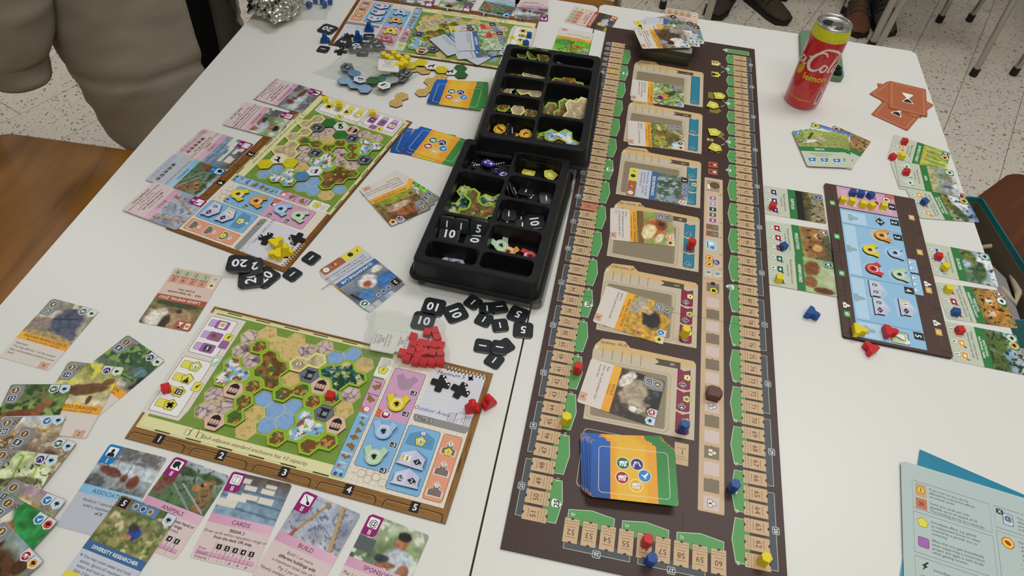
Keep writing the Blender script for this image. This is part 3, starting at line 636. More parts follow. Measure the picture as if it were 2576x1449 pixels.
# ------------------------------------------------------------------ association board
def board_assoc():
    p = Pr(); W_, H_ = 292.6, 130.5
    p.slab(rr(0, 0, W_, H_, 3), 4, '#4f3a31', '#2e221d')
    rs = random.Random(5)
    for k in range(160):
        x = rs.uniform(2, W_ - 60); y = rs.uniform(2, H_ - 2); L = rs.uniform(10, 55)
        p.line([(x, y), (min(W_ - 2, x + L), y + rs.uniform(-.4, .4))], rs.uniform(.2, .5), rs.choice(['#44312a', '#5b453a', '#412e27']), .5)
    p.rect(1.5, 30, 49.8, 114, '#2f2430', 1); p.rect(2, 30.5, 49.3, 113.5, '#cf9fba', 1.5)
    p.rect(51, 29.7, 289.3, 113.5, '#27313a', 1); p.rect(51.5, 30.2, 288.8, 113, '#93bfdd', 1.5)
    for y in range(5): p.grad(8, 38 + y * 15, 44, 50 + y * 15, '#dcb5cb', '#d3a6bf', 2)
    with p.at(28, 37, 0): p.rr(-7, -5.5, 7, 4.5, .6, '#2a2427', 3); [p.rect(-6 + 2.6 * k, -6.8, -4.6 + 2.6 * k, -5.4, '#2a2427', 3) for k in range(5)]; p.txt('0', 0, -.5, 6.4, '#efe9ec', 6, b=1)
    p.rect(3, 31.5, 11, 44, '#cf6a3a', 3); p.circ(14, 42, 6, '#8e1d4e', 4); p.circ(14, 42, 5.2, '#ecdfe4', 4.5); p.poly([(11.5, 44.5), (12.5, 41), (14, 38.5), (15.5, 41), (16.5, 44.5)], '#2a2024', 5)
    p.txt('1x/', 15, 58, 5, '#3a2a33', 6, b=1); p.rr(22, 55, 29, 61, 1.5, '#8e1d4e', 4)
    for k in range(5): shield(p, 40, 52 + 13.4 * k, '', 0, .62)
    for x0, x1, y0, y1 in ((56, 80, 77.5, 111.5), (85, 181.5, 95, 111), (187.5, 257.8, 94.5, 110.5), (263.5, 287, 82, 110)):
        p.rr(x0, y0, x1, y1, 2, '#b4d3e8', 2)
        with p.at((x0 + x1) / 2, (y0 + y1) / 2 + 2): p.poly([(-7, 6), (-7, 1), (-3, -1), (-3.4, -5), (0, -9), (3.4, -5), (3, -1), (7, 1), (7, 6)], '#93aebd', 3)
    for x in (83, 184.3, 260.5): p.line([(x, 32.5), (x, 111)], .55, '#33607e', 3)
    for x, t in ((62, '2'), (92.5, '3'), (192.6, '4'), (268.6, '5')):
        p.rr(x - 6, 31.5, x + 6, 43, .5, '#23282c', 3); [p.rect(x - 5.4 + 2.5 * k, 30.2, x - 4 + 2.5 * k, 31.6, '#23282c', 3) for k in range(5)]; p.txt(t, x, 37.6, 7, '#eef0f0', 6, b=1)
    with p.at(66, 58): p.poly([(-9, 0), (0, -7), (9, 0), (0, 7)], '#2a3036', 3); p.txt('2', 0, 0, 7, '#eef0f0', 6, b=1); p.ell(-7, 5, 2, 3.5, '#9aa6ad', 3.5)
    for x, y in ((96.2, 62), (130, 80), (127, 47), (166, 80), (167.5, 47)): p.circ(x, y, 13, '#c7c3a4' if x < 100 else '#a9cbe2', 2, 20)
    for x, y in ((203, 82), (233, 82), (226, 49)): p.poly([(x - 15, y + 10), (x - 15, y - 8), (x, y - 17), (x + 15, y - 8), (x + 15, y + 10)], '#a9cbe2', 2)
    p.box(268, 50, 287, 72, 2.5, '#c9d79c', '#22301f', .9, 3)
    with p.at(276, 60, 0): shield(p, 0, 0, '', 0, 1, 5); p.line([(0, 6), (3, 1), (5, -6)], 1, '#22301f', 8); p.poly(ngon(6, -7, 4, 6), '#e8eaea', 8)
    for x0, x1 in ((131, 157.5), (160, 197.5)):
        p.box(x0, 18.5, x1, 31, 2, '#9cc8e6', '#2f5f80', .5, 3)
        for k in range(2 if x1 - x0 < 30 else 3):
            with p.at(x0 + 7 + 11 * k, 26): p.poly([(-4, 4), (-4, 1), (-1.6, 0), (-1.8, -2.5), (0, -4.5), (1.8, -2.5), (1.6, 0), (4, 1), (4, 4)], '#3a5f78', 5); p.poly([(-3.4, 3.4), (-3.4, 1.3), (-1, .4), (-1.2, -2.4), (0, -3.8), (1.2, -2.4), (1, .4), (3.4, 1.3), (3.4, 3.4)], '#eef3f5', 5.5)
    for q in range(4):                                  # card bays: far side, near side
        x0 = 14 + 70.5 * q
        p.line([(x0, 1), (x0, 8)] + arc(x0 + 3.5, 8, 3.5, 180, 90, 5)[::1] + [(x0 + 56, 11.4)] + arc(x0 + 56, 8, 3.5, 90, 0, 5) + [(x0 + 59.5, 1)], .9, '#2f221c', 2)
        p.line([(x0 + .5, 1), (x0 + .5, 8)] + arc(x0 + 4, 8, 3.2, 180, 90, 5) + [(x0 + 56, 10.8)], .35, '#8c7564', 3)
        with p.at(x0 + 30, 10.8, 0): p.rr(-6, -4.5, 6, 4.5, 1, '#2b3b5a', 4); p.rr(-5.4, -4, 5.4, 4, .8, '#dd9a34', 4.5); p.circ(0, 0, 2.9, '#eef0e8', 5); p.poly([(-1.6, -2), (0, -2.8), (1.6, -2), (1.4, 1), (0, 3), (-1.4, 1)], '#a4c79c', 5.5)
        y0 = 129
        p.line([(x0 - 3, y0), (x0 - 3, 124)] + arc(x0, 124, 3, 180, 270, 5) + [(x0 + 58, 121)] + arc(x0 + 58, 124, 3, 270, 360, 5) + [(x0 + 61, y0)], .9, '#2f221c', 2)
        with p.at(x0 + 29, 122.3, 0): p.rr(-6, -4.5, 6, 4.5, 1, '#26452c', 4); p.rr(-5.4, -4, 5.4, 4, .8, '#4a8f4e', 4.5); p.circ(0, 0, 2.9, '#eef0e8', 5); p.poly([(-1.6, -2), (0, -2.8), (1.6, -2), (1.4, 1), (0, 3), (-1.4, 1)], '#a4c79c', 5.5)
    for x, y, t in ((174, 10.8, '3'), (241, 10.8, '4'), (240, 122, '4')):
        with p.at(x, y): p.poly([(-4.5, 4), (-4.5, 0), (-2, -1), (-2, -3), (0, -5.5), (2, -3), (2, -1), (4.5, 0), (4.5, 4)], '#efece4', 5); p.txt(t, 0, 1.6, 3.6, '#1f1b18', 7, b=1)
    me = p.mesh('association_board', M['print'])
    return mobj('association_board', me, loc=(.5794, .8125, T + .004), rz=math.radians(-98.0), label='brown and light blue board with a pink panel, beside the long board', cat='game board')
board_assoc()
def onassoc(x, y):
    c, s = math.cos(math.radians(-98.0)), math.sin(math.radians(-98.0)); return (.5794 + (x * c + y * s) * .001, .8125 + (x * s - y * c) * .001)
# ------------------------------------------------------------------ zoo maps
HS = 11.6                                             # hexagon radius (mm)
def hexc(c, r): return 60.6 + 17.5 * c, (19.5 if c % 2 else 29.5) + 20.1 * r
def lin3(h): return C(h)
def t_sand(seed):
    a, b, g = C('#cda968'), C('#d9bd84'), C('#8f9a3c')
    def f(P_):
        n = vnoise(P_[:, 0], P_[:, 1], .25, seed, 3); m = vnoise(P_[:, 0], P_[:, 1], .33, seed + 5, 2)
        k = np.clip((m - .62) / .08, 0, 1)[:, None] * .8; return (a * (1 - n[:, None]) + b * n[:, None]) * (1 - k) + g * k
    return f
def t_rock(seed, cx, cy):
    r = np.random.RandomState(seed); pts = r.rand(9, 2) * 20 - 10 + [cx, cy]; sh = r.rand(9) * .25 + .8
    a, pu, g = C('#d2bdb4'), C('#54364c'), C('#b99a62')
    def f(P_):
        d = np.sqrt(((P_[:, None, :] - pts[None]) ** 2).sum(2)); o = np.sort(d, 1); e = np.clip((o[:, 1] - o[:, 0]) / 1.3, 0, 1)[:, None]
        col = a * sh[d.argmin(1)][:, None]; rad = np.hypot(P_[:, 0] - cx, P_[:, 1] - cy); k = np.clip((rad - 8.6) / 1.6, 0, 1)[:, None]
        return (col * e + pu * (1 - e)) * (1 - k) + g * k
    return f
def t_water(seed, cx, cy, links):
    w1, w2, g = C('#6f97c8'), C('#93b4da'), C('#8a9a3e')
    def f(P_):
        n = vnoise(P_[:, 0], P_[:, 1], .5, seed, 3)[:, None]; col = w1 * (1 - n) + w2 * n
        rad = np.hypot(P_[:, 0] - cx, P_[:, 1] - cy) + 3.4 * (vnoise(P_[:, 0], P_[:, 1], .22, seed + 2, 2) - .5)
        for lx, ly in links:
            d = np.array([lx - cx, ly - cy]); L_ = np.hypot(*d); d = d / L_; q = P_ - [cx, cy]; t = q @ d; o = np.abs(q @ [-d[1], d[0]]); rad = np.where((t > 0) & (o < 5.5), np.minimum(rad, o * 1.2), rad)
        k = np.clip((rad - 8.0) / 1.0, 0, 1)[:, None]; return col * (1 - k) + g * k
    return f
NB = lambda c, r: [(c, r - 1), (c, r + 1)] + [(c + s, r + d) for s in (-1, 1) for d in ((0, 1) if c % 2 == 0 else (-1, 0))]
def gradcap(p, x, y, t, s=1, l=6):
    with p.at(x, y, 0, s): p.poly([(-6, 0), (0, -4.6), (6, 0), (0, 4.6)], '#1e2124', l); p.line([(5, 0), (5.6, 4)], .6, '#1e2124', l); p.txt(t, 0, 0, 4.2, '#f2f2f2', l + 2, b=1)
def worker(p, x, y, s, c='#5d5650', t='', l=3):
    with p.at(x, y, 0, s):
        q = [(-7.4, 7), (-7.4, 1), (-5, -.4), (-3, -1), (-3.6, -5), (0, -9), (3.6, -5), (3, -1), (5, -.4), (7.4, 1), (7.4, 7)]
        p.poly([(a * 1.16, b * 1.12) for a, b in q], '#efe4dc', l); p.poly(q, c, l + .5)
        if t: p.circ(0, -5, 2.5, '#f3efe9', l + 1); p.txt(t, 0, -5, 3, '#3a332d', l + 3, b=1)
def bolt(p, x, y, s=1, l=6, c='#26221c'):
    with p.at(x, y, 15, s): p.poly([(1, -5), (-2.4, .6), (-.2, .6), (-1.4, 5), (2.6, -1), (.4, -1), (2.6, -5)], c, l)
def pent(p, x, y, s, t, l=5, dark='#3a3a10'):
    with p.at(x, y, 0, s): p.poly(ngon(0, 0, 6.6, 5, -90), dark, l); p.poly(ngon(0, 0, 6, 5, -90), '#dfd653', l + .5)
    if t == 'x':
        with p.at(x, y, 30, s * .9): p.rect(-4, -1.6, 4, 1.6, '#23211b', l + 1); p.rect(-1.6, -4, 1.6, 4, '#23211b', l + 1)
    elif t == 'w':
        with p.at(x, y + 1, 0, s * .55): p.poly([(-5.5, 6), (-4, .5), (-1.5, -.5), (-1.8, -3.5), (0, -5.6), (1.8, -3.5), (1.5, -.5), (4, .5), (5.5, 6)], '#1d1c18', l + 1)
    elif t == 's': shield(p, x, y, '1', 0, .62 * s, l + 1)
    elif t: p.rr(x - 3.6 * s, y - 3 * s, x + 3.6 * s, y + 3 * s, 1, '#2b3035', l + 1); p.txt(t, x, y, 3.6 * s, '#f0f0f0', l + 3, b=1)
def zoo_map(o, ang, no, title, rocks, water, label, wood, dark, sketch):
    p = Pr(); W_, H_ = 343.7, 180.7
    p.slab([(0, 0), (W_, 0), (W_, H_), (0, H_)], 1.6, wood, '#3a2814'); rs = random.Random(no)
    for k in range(140):
        x = rs.uniform(1, W_ - 60); y = rs.choice([rs.uniform(166, 180), rs.uniform(.5, 4)]); p.line([(x, y), (x + rs.uniform(15, 58), y + rs.uniform(-.3, .3))], rs.uniform(.15, .45), dark, .4)
    for k in range(60):
        x = rs.uniform(337.5, 343); y = rs.uniform(1, 150); p.line([(x, y), (x + rs.uniform(-.2, .2), y + rs.uniform(8, 28))], .3, dark, .4)
    p.rect(3.3, 3.5, 231.5, 166.3, '#ded9a4', 1); p.line([(5.2, 5.2), (230, 5.2), (230, 164.4), (5.2, 164.4)], .3, '#6d6a3c', 2, True)
    for k in range(6):
        p.rect(20 + 36 * k, 4.2, 38 + 36 * k, 5.8, '#55532f', 2.2); p.rect(24 + 35 * k, 163.6, 41 + 35 * k, 165.4, '#55532f', 2.2)
    g0, g1 = C('#6b8a33'), C('#7d9a42'); yy, xx = np.mgrid[8:152:36j, 8:228:55j]; n = vnoise(xx, yy, .09, no, 3)[..., None]
    p.grid(8, 8, 228, 152, g0 * (1 - n) + g1 * n, 1.6)
    with p.at(120, 158, 0): p.txt(title, 12, 0, 4, '#4d4a33', 5, it=.2)
    p.line([(60, 161), (60, 154)] + arc(64, 155, 4, 180, 360, 6) + [(68, 161)], .6, '#3d3a2a', 4)
    for x in (57, 71): p.line([(x - 2.5, 161), (x - 2.5, 154.5), (x + 2.5, 155.5), (x + 2.5, 161.4)], .45, '#3d3a2a', 4, True)
    # terrain
    cells = [(c, r) for c in range(9) for r in range(7 if c % 2 else 6)]
    for c, r in cells:
        x, y = hexc(c, r); sd = no * 100 + c * 7 + r
        if (c, r) in rocks: f, nn = t_rock(sd, x, y), 9
        elif (c, r) in water: f, nn = t_water(sd, x, y, [hexc(*q) for q in NB(c, r) if q in water]), 8
        else: f, nn = t_sand(sd), 5
        p.hexart(x, y, HS, nn, f, 2)
        p.line(ngon(x, y, HS - .15, 6), .42, '#cfd07e', 3, True)
    # left panel
    p.poly([(-.3 + .5, 10), (46, 10), (45, 134), (41.5, 148.6), (.2, 149)], '#ddd3c8', 4)
    for k in range(1, 23):
        y = 10 + 6.1 * k; p.line([(.6, y), (45, y)], .2, '#a89a90', 4.3)
    p.box(3.6, 13.5, 38, 67, 3, '#e8e5e4', '#4b4a48', .5, 5); p.box(3.6, 73, 38.5, 145.2, 3, '#e8e5e4', '#4b4a48', .5, 5)
    for k, t in enumerate(('card', 'hex', '5')):
        y = 23 + 17 * k; p.box(7, y - 5, 19, y + 5, 1.4, '#bfa3cf', '#6d4a78', .4, 6); p.box(15, y - 6, 31, y + 6, 2, '#9d5aa0', '#4d2a54', .4, 7)
        if t == '5': p.rr(19, y - 4, 27, y + 4, 1.2, '#2b2f34', 8); p.txt('5', 23, y, 4.6, '#f0f0f0', 10, b=1)
        elif t == 'card': p.rr(19, y - 4.5, 27, y + 4.5, 1, '#eeeae0', 8); p.rect(20.5, y - 3, 25.5, y + 2, '#c9a950', 8.5)
        else: p.poly(ngon(21, y - .8, 3.4, 6), '#6d532b', 8); p.poly(ngon(26.4, y + 1.6, 3, 6), '#8c6c3c', 8)
    p.box(33, 32, 43, 42, 1.5, '#dfd653', '#5c571c', .4, 7); bolt(p, 38, 37, .75, 8); p.box(33, 42.4, 43, 53, 1.5, '#9d5aa0', '#4d2a54', .4, 7)
    for k, t in enumerate(('s', 'w', '12', 'x')):
        y = 83 + 17 * k; p.box(7, y - 5, 19, y + 5, 1.6, '#dfd653', '#5c571c', .4, 6); pent(p, 23, y, 1.15, t, 7)
    p.box(33, 100, 43, 112, 1.5, '#dfd653', '#5c571c', .4, 7); bolt(p, 38, 106, .8, 8); p.box(36, 63, 46, 76, 2, '#cdd8c3', '#5a6b55', .4, 7); shield(p, 40.5, 70, '', 0, .7, 8)
    # right side: blueprint paper
    p.poly([(231.5, 9), (337, 9), (337, 166.3), (231.5, 166.3)], '#e2d8c8', 2)
    for k in range(17): p.line([(233 + 6.2 * k, 9.5), (233 + 6.2 * k, 166)], .18, '#ab9c8c', 2.4)
    for k in range(25): p.line([(232, 11 + 6.3 * k), (336.5, 11 + 6.3 * k)], .18, '#ab9c8c', 2.4)
    p.rr(215, 13, 231, 40, 2, '#e4e4de', 4); pent(p, 223, 30, .95, '', 5); p.txt('7', 223, 30, 4, '#a0421e', 9, b=1); p.lines(['Zoo map', 'completely', 'covered'], 223, 16, 1.7, 2.8, '#55554c', 6)
    p.box(216.5, 42, 231.2, 163, 2.5, '#7fb2d9', '#27506e', .4, 4); p.rr(216.9, 42.4, 230.8, 86, 2, '#cf9dbb', 5); p.poly([(217, 78), (217, 87), (226, 87)], '#cf6a3a', 6); p.circ(224, 82, 4, '#8e1d4e', 6.5); p.circ(224, 82, 3.3, '#eddde4', 7)
    def cluster(x, y, cs):
        for a, b in cs: p.poly(ngon(x + a * 3, y + b * 3.4, 2, 6), '#8a6b35', 7)
    for y, t, cs in ((46.5, 'Reptile', [(-1, 2), (0, 1.5), (1, 2), (0, 2.6), (1, 1)]), (63, 'Bird Aviary', [(-1, 2), (0, 1.5), (1, 2), (0, 2.6), (-1, 1)])):
        p.txt(t, 224, y, 1.9, '#4d2440', 8, b=1); cluster(224, y, cs)
    for y, t, cs in ((90, 'Standard', [(0, 1)]), (99, '', [(0, 0), (1, .5)]), (107, '', [(0, 0), (1, .5), (0, 1)]), (117, '', [(-1, 0), (0, -.5), (1, 0), (0, .5)]), (127, '', [(-1, 0), (0, -.5), (1, 0), (0, .5), (1, 1)]), (136, 'Petting Zoo', [(-1, 1), (0, 1.5), (1, 1)]), (147, 'Pavilion', []), (156, 'Kiosk', [])):
        if t: p.txt(t, 224, y, 1.9, '#eaf2f8', 8, b=1)
        cluster(224, y, cs)
    p.circ(221, 151, 2, '#b36a4a', 7); p.circ(227, 151, 1.8, '#d9b08c', 7); p.circ(221, 160, 2, '#4a4f55', 7); p.circ(227, 160, 1.8, '#4a4f55', 7)
    # partner panel
    p.box(235, 22.5, 271.8, 146.6, 3, '#7fb2d9', '#27506e', .5, 4); p.rr(235.5, 23, 271.3, 88, 2.6, '#cf9dbb', 5); p.rect(235.5, 82, 271.3, 88, '#cf9dbb', 5.1)
    p.poly([(235.8, 77), (235.8, 88), (247, 88), (243, 80)], '#cf6a3a', 6); p.circ(246, 83, 5.4, '#eddde4', 6.5); p.circ(246, 83, 4.6, '#8e1d4e', 7); p.rr(243.4, 79.6, 248.6, 84, .6, '#f0eaec', 7.5)
    for y in (38, 65, 103, 133):
        if y == 38 or y > 0:
            with p.at(253, y): p.poly([(-13, -6), (-6, -10), (-3, -5), (3, -5), (6, -10), (13, -6), (9, 2)] + arc(0, 2, 8.6, 10, 170, 10) + [(-9, 2)], '#a98aa4' if y < 80 else '#6a9cc6', 6)
        p.box(262, y + 8, 270, y + 15, 1.6, '#33393f', '#c9cdd0', .6, 7); p.txt('-3', 266, y + 11.5, 4, '#f0f0f0', 10, b=1)
    p.line([(236, 154), (240, 154)], .4, '#4a463e', 4)
    for x, y in ((246, 153), (254, 149), (254, 157), (262, 153), (270, 157)): p.line(ngon(x, y, 4.6, 6), .35, '#5c574e', 4, True)
    # universities
    p.box(274, 87.2, 310, 162, 3, '#7fb2d9', '#27506e', .5, 4)
    for y, t in ((101, 1), (124, 0), (147, 0)):
        p.poly([(277, y + 9), (278, y - 4), (292, y - 11), (306, y - 4), (307, y + 9)], '#5d92b8', 5)
        if t: p.circ(292, y - 7.6, 2.2, '#eef2f4', 6); p.txt('3', 292, y - 7.6, 2.8, '#33393f', 8); pent(p, 292, y + 2, 1, '', 6); shield(p, 292, y + 2, '2', 0, .6, 7)
    p.box(313, 87.2, 334, 162, 3, '#e0997a', '#7d4a32', .5, 4)
    for y, t in ((103, '3'), (127, '2'), (150, '1')): worker(p, 323.5, y, .95, '#7a6e66', t, 5)
    pent(p, 323.5, 107, .8, '', 8); p.txt('1', 323.5, 107, 3, '#33401f', 12, b=1)
    # notepad
    with p.at(306, 45, 0):
        p.poly([(-30, -34), (31, -38), (31, 36), (-30, 36)], '#d3d3da', 6); p.poly([(-31, 28), (31, 28), (31, 33), (28, 37), (-28, 37), (-31, 33)], '#8e8c8a', 6.3); p.box(-29, 28.5, -9, 35, .8, '#9c9a97', '#3a3836', .4, 6.6)
        p.txt('Map %d' % no, -19, 31.8, 4, '#26241f', 9)
        for k in range(9): p.line([(-29, -22 + 5 * k), (30, -23 + 5 * k)], .14, '#aab0be', 6.6)
        for k in range(11): p.rect(-14 + 4.2 * k, -38.6, -12.6 + 4.2 * k, -34.2, '#4d4a47', 7); p.rect(-14 + 4.2 * k, -40.4, -12.8 + 4.2 * k, -37.6, '#dad8d4', 7.3)
        with p.at(0, -31, -3): p.txt('Maximum 5', -8, 0, 4.6, '#2d2c33', 9, it=.25)
        with p.at(15, -31.5, 25): p.rect(-3.4, -1.3, 3.4, 1.3, '#1c1b1a', 8); p.rect(-1.3, -3.4, 1.3, 3.4, '#1c1b1a', 8)
        sketch(p)
    # action bays
    for k in range(5):
        x = 33.6 + 68.9 * k
        p.line([(x - 30.5, 180.4), (x - 30.5, 177)] + arc(x - 26.5, 176, 4, 180, 270, 5) + [(x + 26, 172)] + arc(x + 26, 176, 4, 270, 360, 5) + [(x + 30, 180.4)], 1.0, '#3a2411', 3)
        p.line([(x - 29.7, 180.4), (x - 29.7, 177)] + arc(x - 26, 176.4, 3.6, 180, 270, 5) + [(x + 26, 172.8)], .35, '#c9a06a', 4)
        p.rr(x - 3.8, 167, x + 5, 178, .6, '#201c1a', 5); [p.rect(x - 5, 168 + 2.6 * q, x - 3.4, 169.6 + 2.6 * q, '#201c1a', 5) for q in range(4)]
        p.txt(str(k + 1), x + .8, 172.5, 6.4, '#f2f0ec', 8, b=1)
    me = p.mesh('zoo_map', M['print'])
    return mobj('zoo_map', me, loc=(o[0], o[1], T + .0016), rz=ang, label=label, cat='player board', group='zoo maps')
def sk_gate(p):
    p.txt('Outdoor Areas', -14, 20, 4.4, '#3f4f8f', 9, it=.3)
    for x in (9, 27): [p.line([(x - 3.5 + 1.8 * q, 27), (x - 3.5 + 1.8 * q, 17 - q * .4)], .3, '#45444c', 8) for q in range(5)]; p.line([(x - 4, 17), (x + 4, 15.5), (x + 4, 27), (x - 4, 27)], .35, '#45444c', 8, True)
    p.line(arc(18, 19, 5.5, 180, 360, 8), .4, '#45444c', 8); p.line([(15, 26), (16, 21), (19, 22), (21, 19), (20, 26)], .4, '#45444c', 8)
def sk_cone(p):
    p.txt('Ice Cream Parlors', -12, 20, 4.4, '#3f4f8f', 9, it=.3)
    p.line([(14, 23), (24, 21), (27, 26), (15, 27)], .4, '#45444c', 8, True); p.line(arc(26, 23, 4, -90, 120, 8), .4, '#45444c', 8); p.line([(5, 25), (14, 22), (14, 27)], .4, '#45444c', 8, True)
def sk_h(p):
    p.txt('Hollywood Hills', -10, 20, 4.2, '#3f4f8f', 9, it=.3); p.line([(14, 25), (14, 15), (17, 15), (17, 19), (22, 19), (22, 15), (25, 15), (25, 25)], .4, '#45444c', 8)
MAP2 = ((-.3510338, .5020273), math.radians(-9.9616)); MAP7 = ((-.1771343, .8912205), math.radians(-108.1)); MAPT = ((-.0124032, 1.053445), math.radians(174.4))
R2 = {(0, 0), (0, 1), (1, 2), (4, 0), (5, 0), (0, 4), (0, 5), (1, 5), (8, 2)}; W2 = {(3, 4), (4, 4), (4, 5), (5, 4), (5, 5), (6, 0), (7, 0)}
R7 = {(2, 4), (1, 4), (4, 4), (5, 4), (3, 2), (4, 1), (4, 0), (0, 1), (0, 0)}; W7 = {(8, 5), (7, 5), (7, 2), (8, 2), (8, 1), (7, 0)}
RT = {(7, 5), (6, 5), (5, 6), (1, 6), (0, 5), (0, 4)}; WT = {(3, 1), (3, 2), (2, 2), (0, 0)}
zoo_map(*MAP2, 2, 'Each adjacent standard enclosure has +2 capacity.', R2, W2, 'zoo map board with red cubes on it, beside the red cube bag', '#8d6634', '#6f4d22', sk_gate)
zoo_map(*MAP7, 7, 'All connected: gain extra ticket for each kiosk.', R7, W7, 'zoo map board with yellow cubes on it, beside the row of pink cards', '#80521f', '#613a13', sk_cone)
zoo_map(*MAPT, 4, 'Each time you place an enclosure gain a ticket.', RT, WT, 'zoo map board with blue cubes on it, beyond the yellow cube bag', '#7d4c1c', '#5c3512', sk_h)
def onmap(mp, x, y):
    (ox, oy), a = mp; c, s = math.cos(a), math.sin(a); return (ox + (x * c + y * s) * .001, oy + (x * s - y * c) * .001)

# ------------------------------------------------------------------ hexagon tiles
def hexi(c, r): return 1.5 * HS * c, 1.7320508 * HS * (r + (0 if c % 2 else .5))
def union_outline(cells, s):
    E = {}; key = lambda q: (round(q[0], 1) + 0., round(q[1], 1) + 0.); cx0, cy0 = hexi(*cells[0])
    for c in cells:
        x, y = hexi(*c); v = ngon(x - cx0, y - cy0, HS, 6)
        for i in range(6): E[(key(v[i]), key(v[(i + 1) % 6]))] = 1
    E = {e for e in E if (e[1], e[0]) not in E}; nx = {a: b for a, b in E}
    st = next(iter(nx)); out = [st]; q = nx[st]
    while q != st and len(out) < 80: out.append(q); q = nx[q]
    return out
STY = {'green': ('#8fb52c', ['#7a4a24', '#3f6a2a', '#b98a4a'], '#2d2216'), 'pale': ('#d9d688', ['#a08465', '#cbb592', '#7d624a'], '#3a3020'), 'fall': ('#8fb52c', ['#7fb4d8', '#e6e3dc', '#8a4f28'], '#2d2216'),
       'brown': ('#8fb52c', ['#6b3d1c', '#9a6a38', '#3f6b2c'], '#2d2216'), 'aviary': ('#8fb52c', ['#12432c', '#c9bf86', '#2f6b73'], '#2d2216')}
def tile_mesh(style, cells, seed, num=None):
    p = Pr(); rim, cols, side = STY[style]; cx0, cy0 = hexc(*cells[0])
    out = union_outline(cells, HS); ctr = np.array([np.array(hexc(*c)) - [cx0, cy0] for c in cells])
    p.slab(out, 2.0, rim, side)
    cs = [C(c) for c in cols]
    def f(P_):
        n1 = vnoise(P_[:, 0] + 40, P_[:, 1] + 40, .16, seed, 3)[:, None]; n2 = vnoise(P_[:, 0] + 40, P_[:, 1] + 40, .3, seed + 3, 2)[:, None]
        k1 = np.clip((n1 - .48) / .1, 0, 1); k2 = np.clip((n2 - .6) / .06, 0, 1); col = (cs[0] * (1 - k1) + cs[1] * k1) * (1 - k2) + cs[2] * k2
        cr = np.clip((np.abs(n2 - .47) - .0) / .03, 0, 1); return col * (.45 + .55 * cr)
    if style == 'pale':
        g = f
        def f(P_): return g(P_) * .6 + C('#d0bf98') * .4
    for i, (x, y) in enumerate(ctr):
        p.hexart(x, y, HS * .73, 8, f, 2)
        for j in range(i):
            d = ctr[j] - ctr[i]
            if np.hypot(*d) < 21:
                u = d / np.hypot(*d); nn = np.array([-u[1], u[0]]) * HS * (.36 if len(cells) > 2 else .2); a = ctr[i] + u * 5; b = ctr[j] - u * 5; q = []
                gx = [a + nn, a - nn, b - nn, b + nn]; m = 6; ii = np.array([[(a + nn * (1 - 2 * s / m)) * (1 - t / m) + (b + nn * (1 - 2 * s / m)) * t / m for t in range(m + 1)] for s in range(m + 1)])
                pts = ii.reshape(-1, 2); idx = np.arange((m + 1) ** 2).reshape(m + 1, m + 1); qd = np.stack([idx[:-1, :-1], idx[:-1, 1:], idx[1:, 1:], idx[1:, :-1]], -1).reshape(-1)
                ar = np.cross(pts[1] - pts[0], pts[m + 1] - pts[0]); qd = qd if ar < 0 else qd.reshape(-1, 4)[:, ::-1].reshape(-1)
                p.add(pts, qd, np.full(len(qd) // 4, 4), f(pts), 1.5)
    if num: p.poly(ngon(*ctr[0], 4.4, 6), '#5a4a38', 4); p.poly(ngon(*ctr[0], 3.7, 6), '#d9d0b4', 4.5); p.txt(num, *ctr[0], 4, '#3a2f22', 7, b=1)
    return p.mesh('tile', M['token'])
def tile(mp, style, cells, name, label, seed=1, num=None, group=None, cat='hexagon tile'):
    me = tile_mesh(style, cells, seed, num); x, y = onmap(mp, *hexc(*cells[0]))
    return mobj(name, me, loc=(x, y, T + .0036), rz=mp[1], label=label, cat=cat, group=group)
def one_mesh(kind):
    p = Pr(); c = {'kiosk': '#6b6f76', 'pavilion': '#d9b39e', 'dark_green': '#2f6a2b', 'white': '#e0ddd2', 'yellow': '#cfc11f', 'blue': '#5b86ad'}[kind]
    p.slab(ngon(0, 0, HS, 6), 2.0, c, '#2a2620')
    if kind == 'kiosk':
        p.line(ngon(0, 0, HS - .8, 6), .8, '#565a60', 2, True); p.rect(-4, -4.5, 4.5, 6, '#1c1d1f', 3); p.rect(-6, -6, 5.5, -4.2, '#1c1d1f', 3); p.rect(-1.6, -1.6, 3.4, 3, '#8b9096', 4); p.rect(-7, 3, -4, 3.8, '#1c1d1f', 3); p.rect(-6, 3, -5.4, 6, '#1c1d1f', 3)
    if kind == 'pavilion':
        p.poly([(-6, -2.5)] + arc(0, -2.5, 5.5, 180, 360, 8) + [(6, -2.5)], '#1d1b1a', 3); p.rect(-.5, -9, .5, -7, '#1d1b1a', 3)
        for x in (-4.6, -1.6, 1.6, 4.6): p.rect(x - .3, -2.5, x + .3, 3, '#1d1b1a', 3)
        p.poly([(-6, 2.4), (6, 2.4), (5, 6), (-5, 6)], '#1d1b1a', 3); p.line([(-5, 3.2), (5, 3.2)], .5, '#d9b39e', 4)
    return p.mesh('tile', M['token'])
ONE = {}
def single(mp, kind, c, r, label, group):
    if kind not in ONE: ONE[kind] = one_mesh(kind)
    x, y = onmap(mp, *hexc(c, r)); return mobj(kind + '_tile', ONE[kind], loc=(x, y, T + .0036), rz=mp[1], label=label, cat='hexagon tile', group=group)
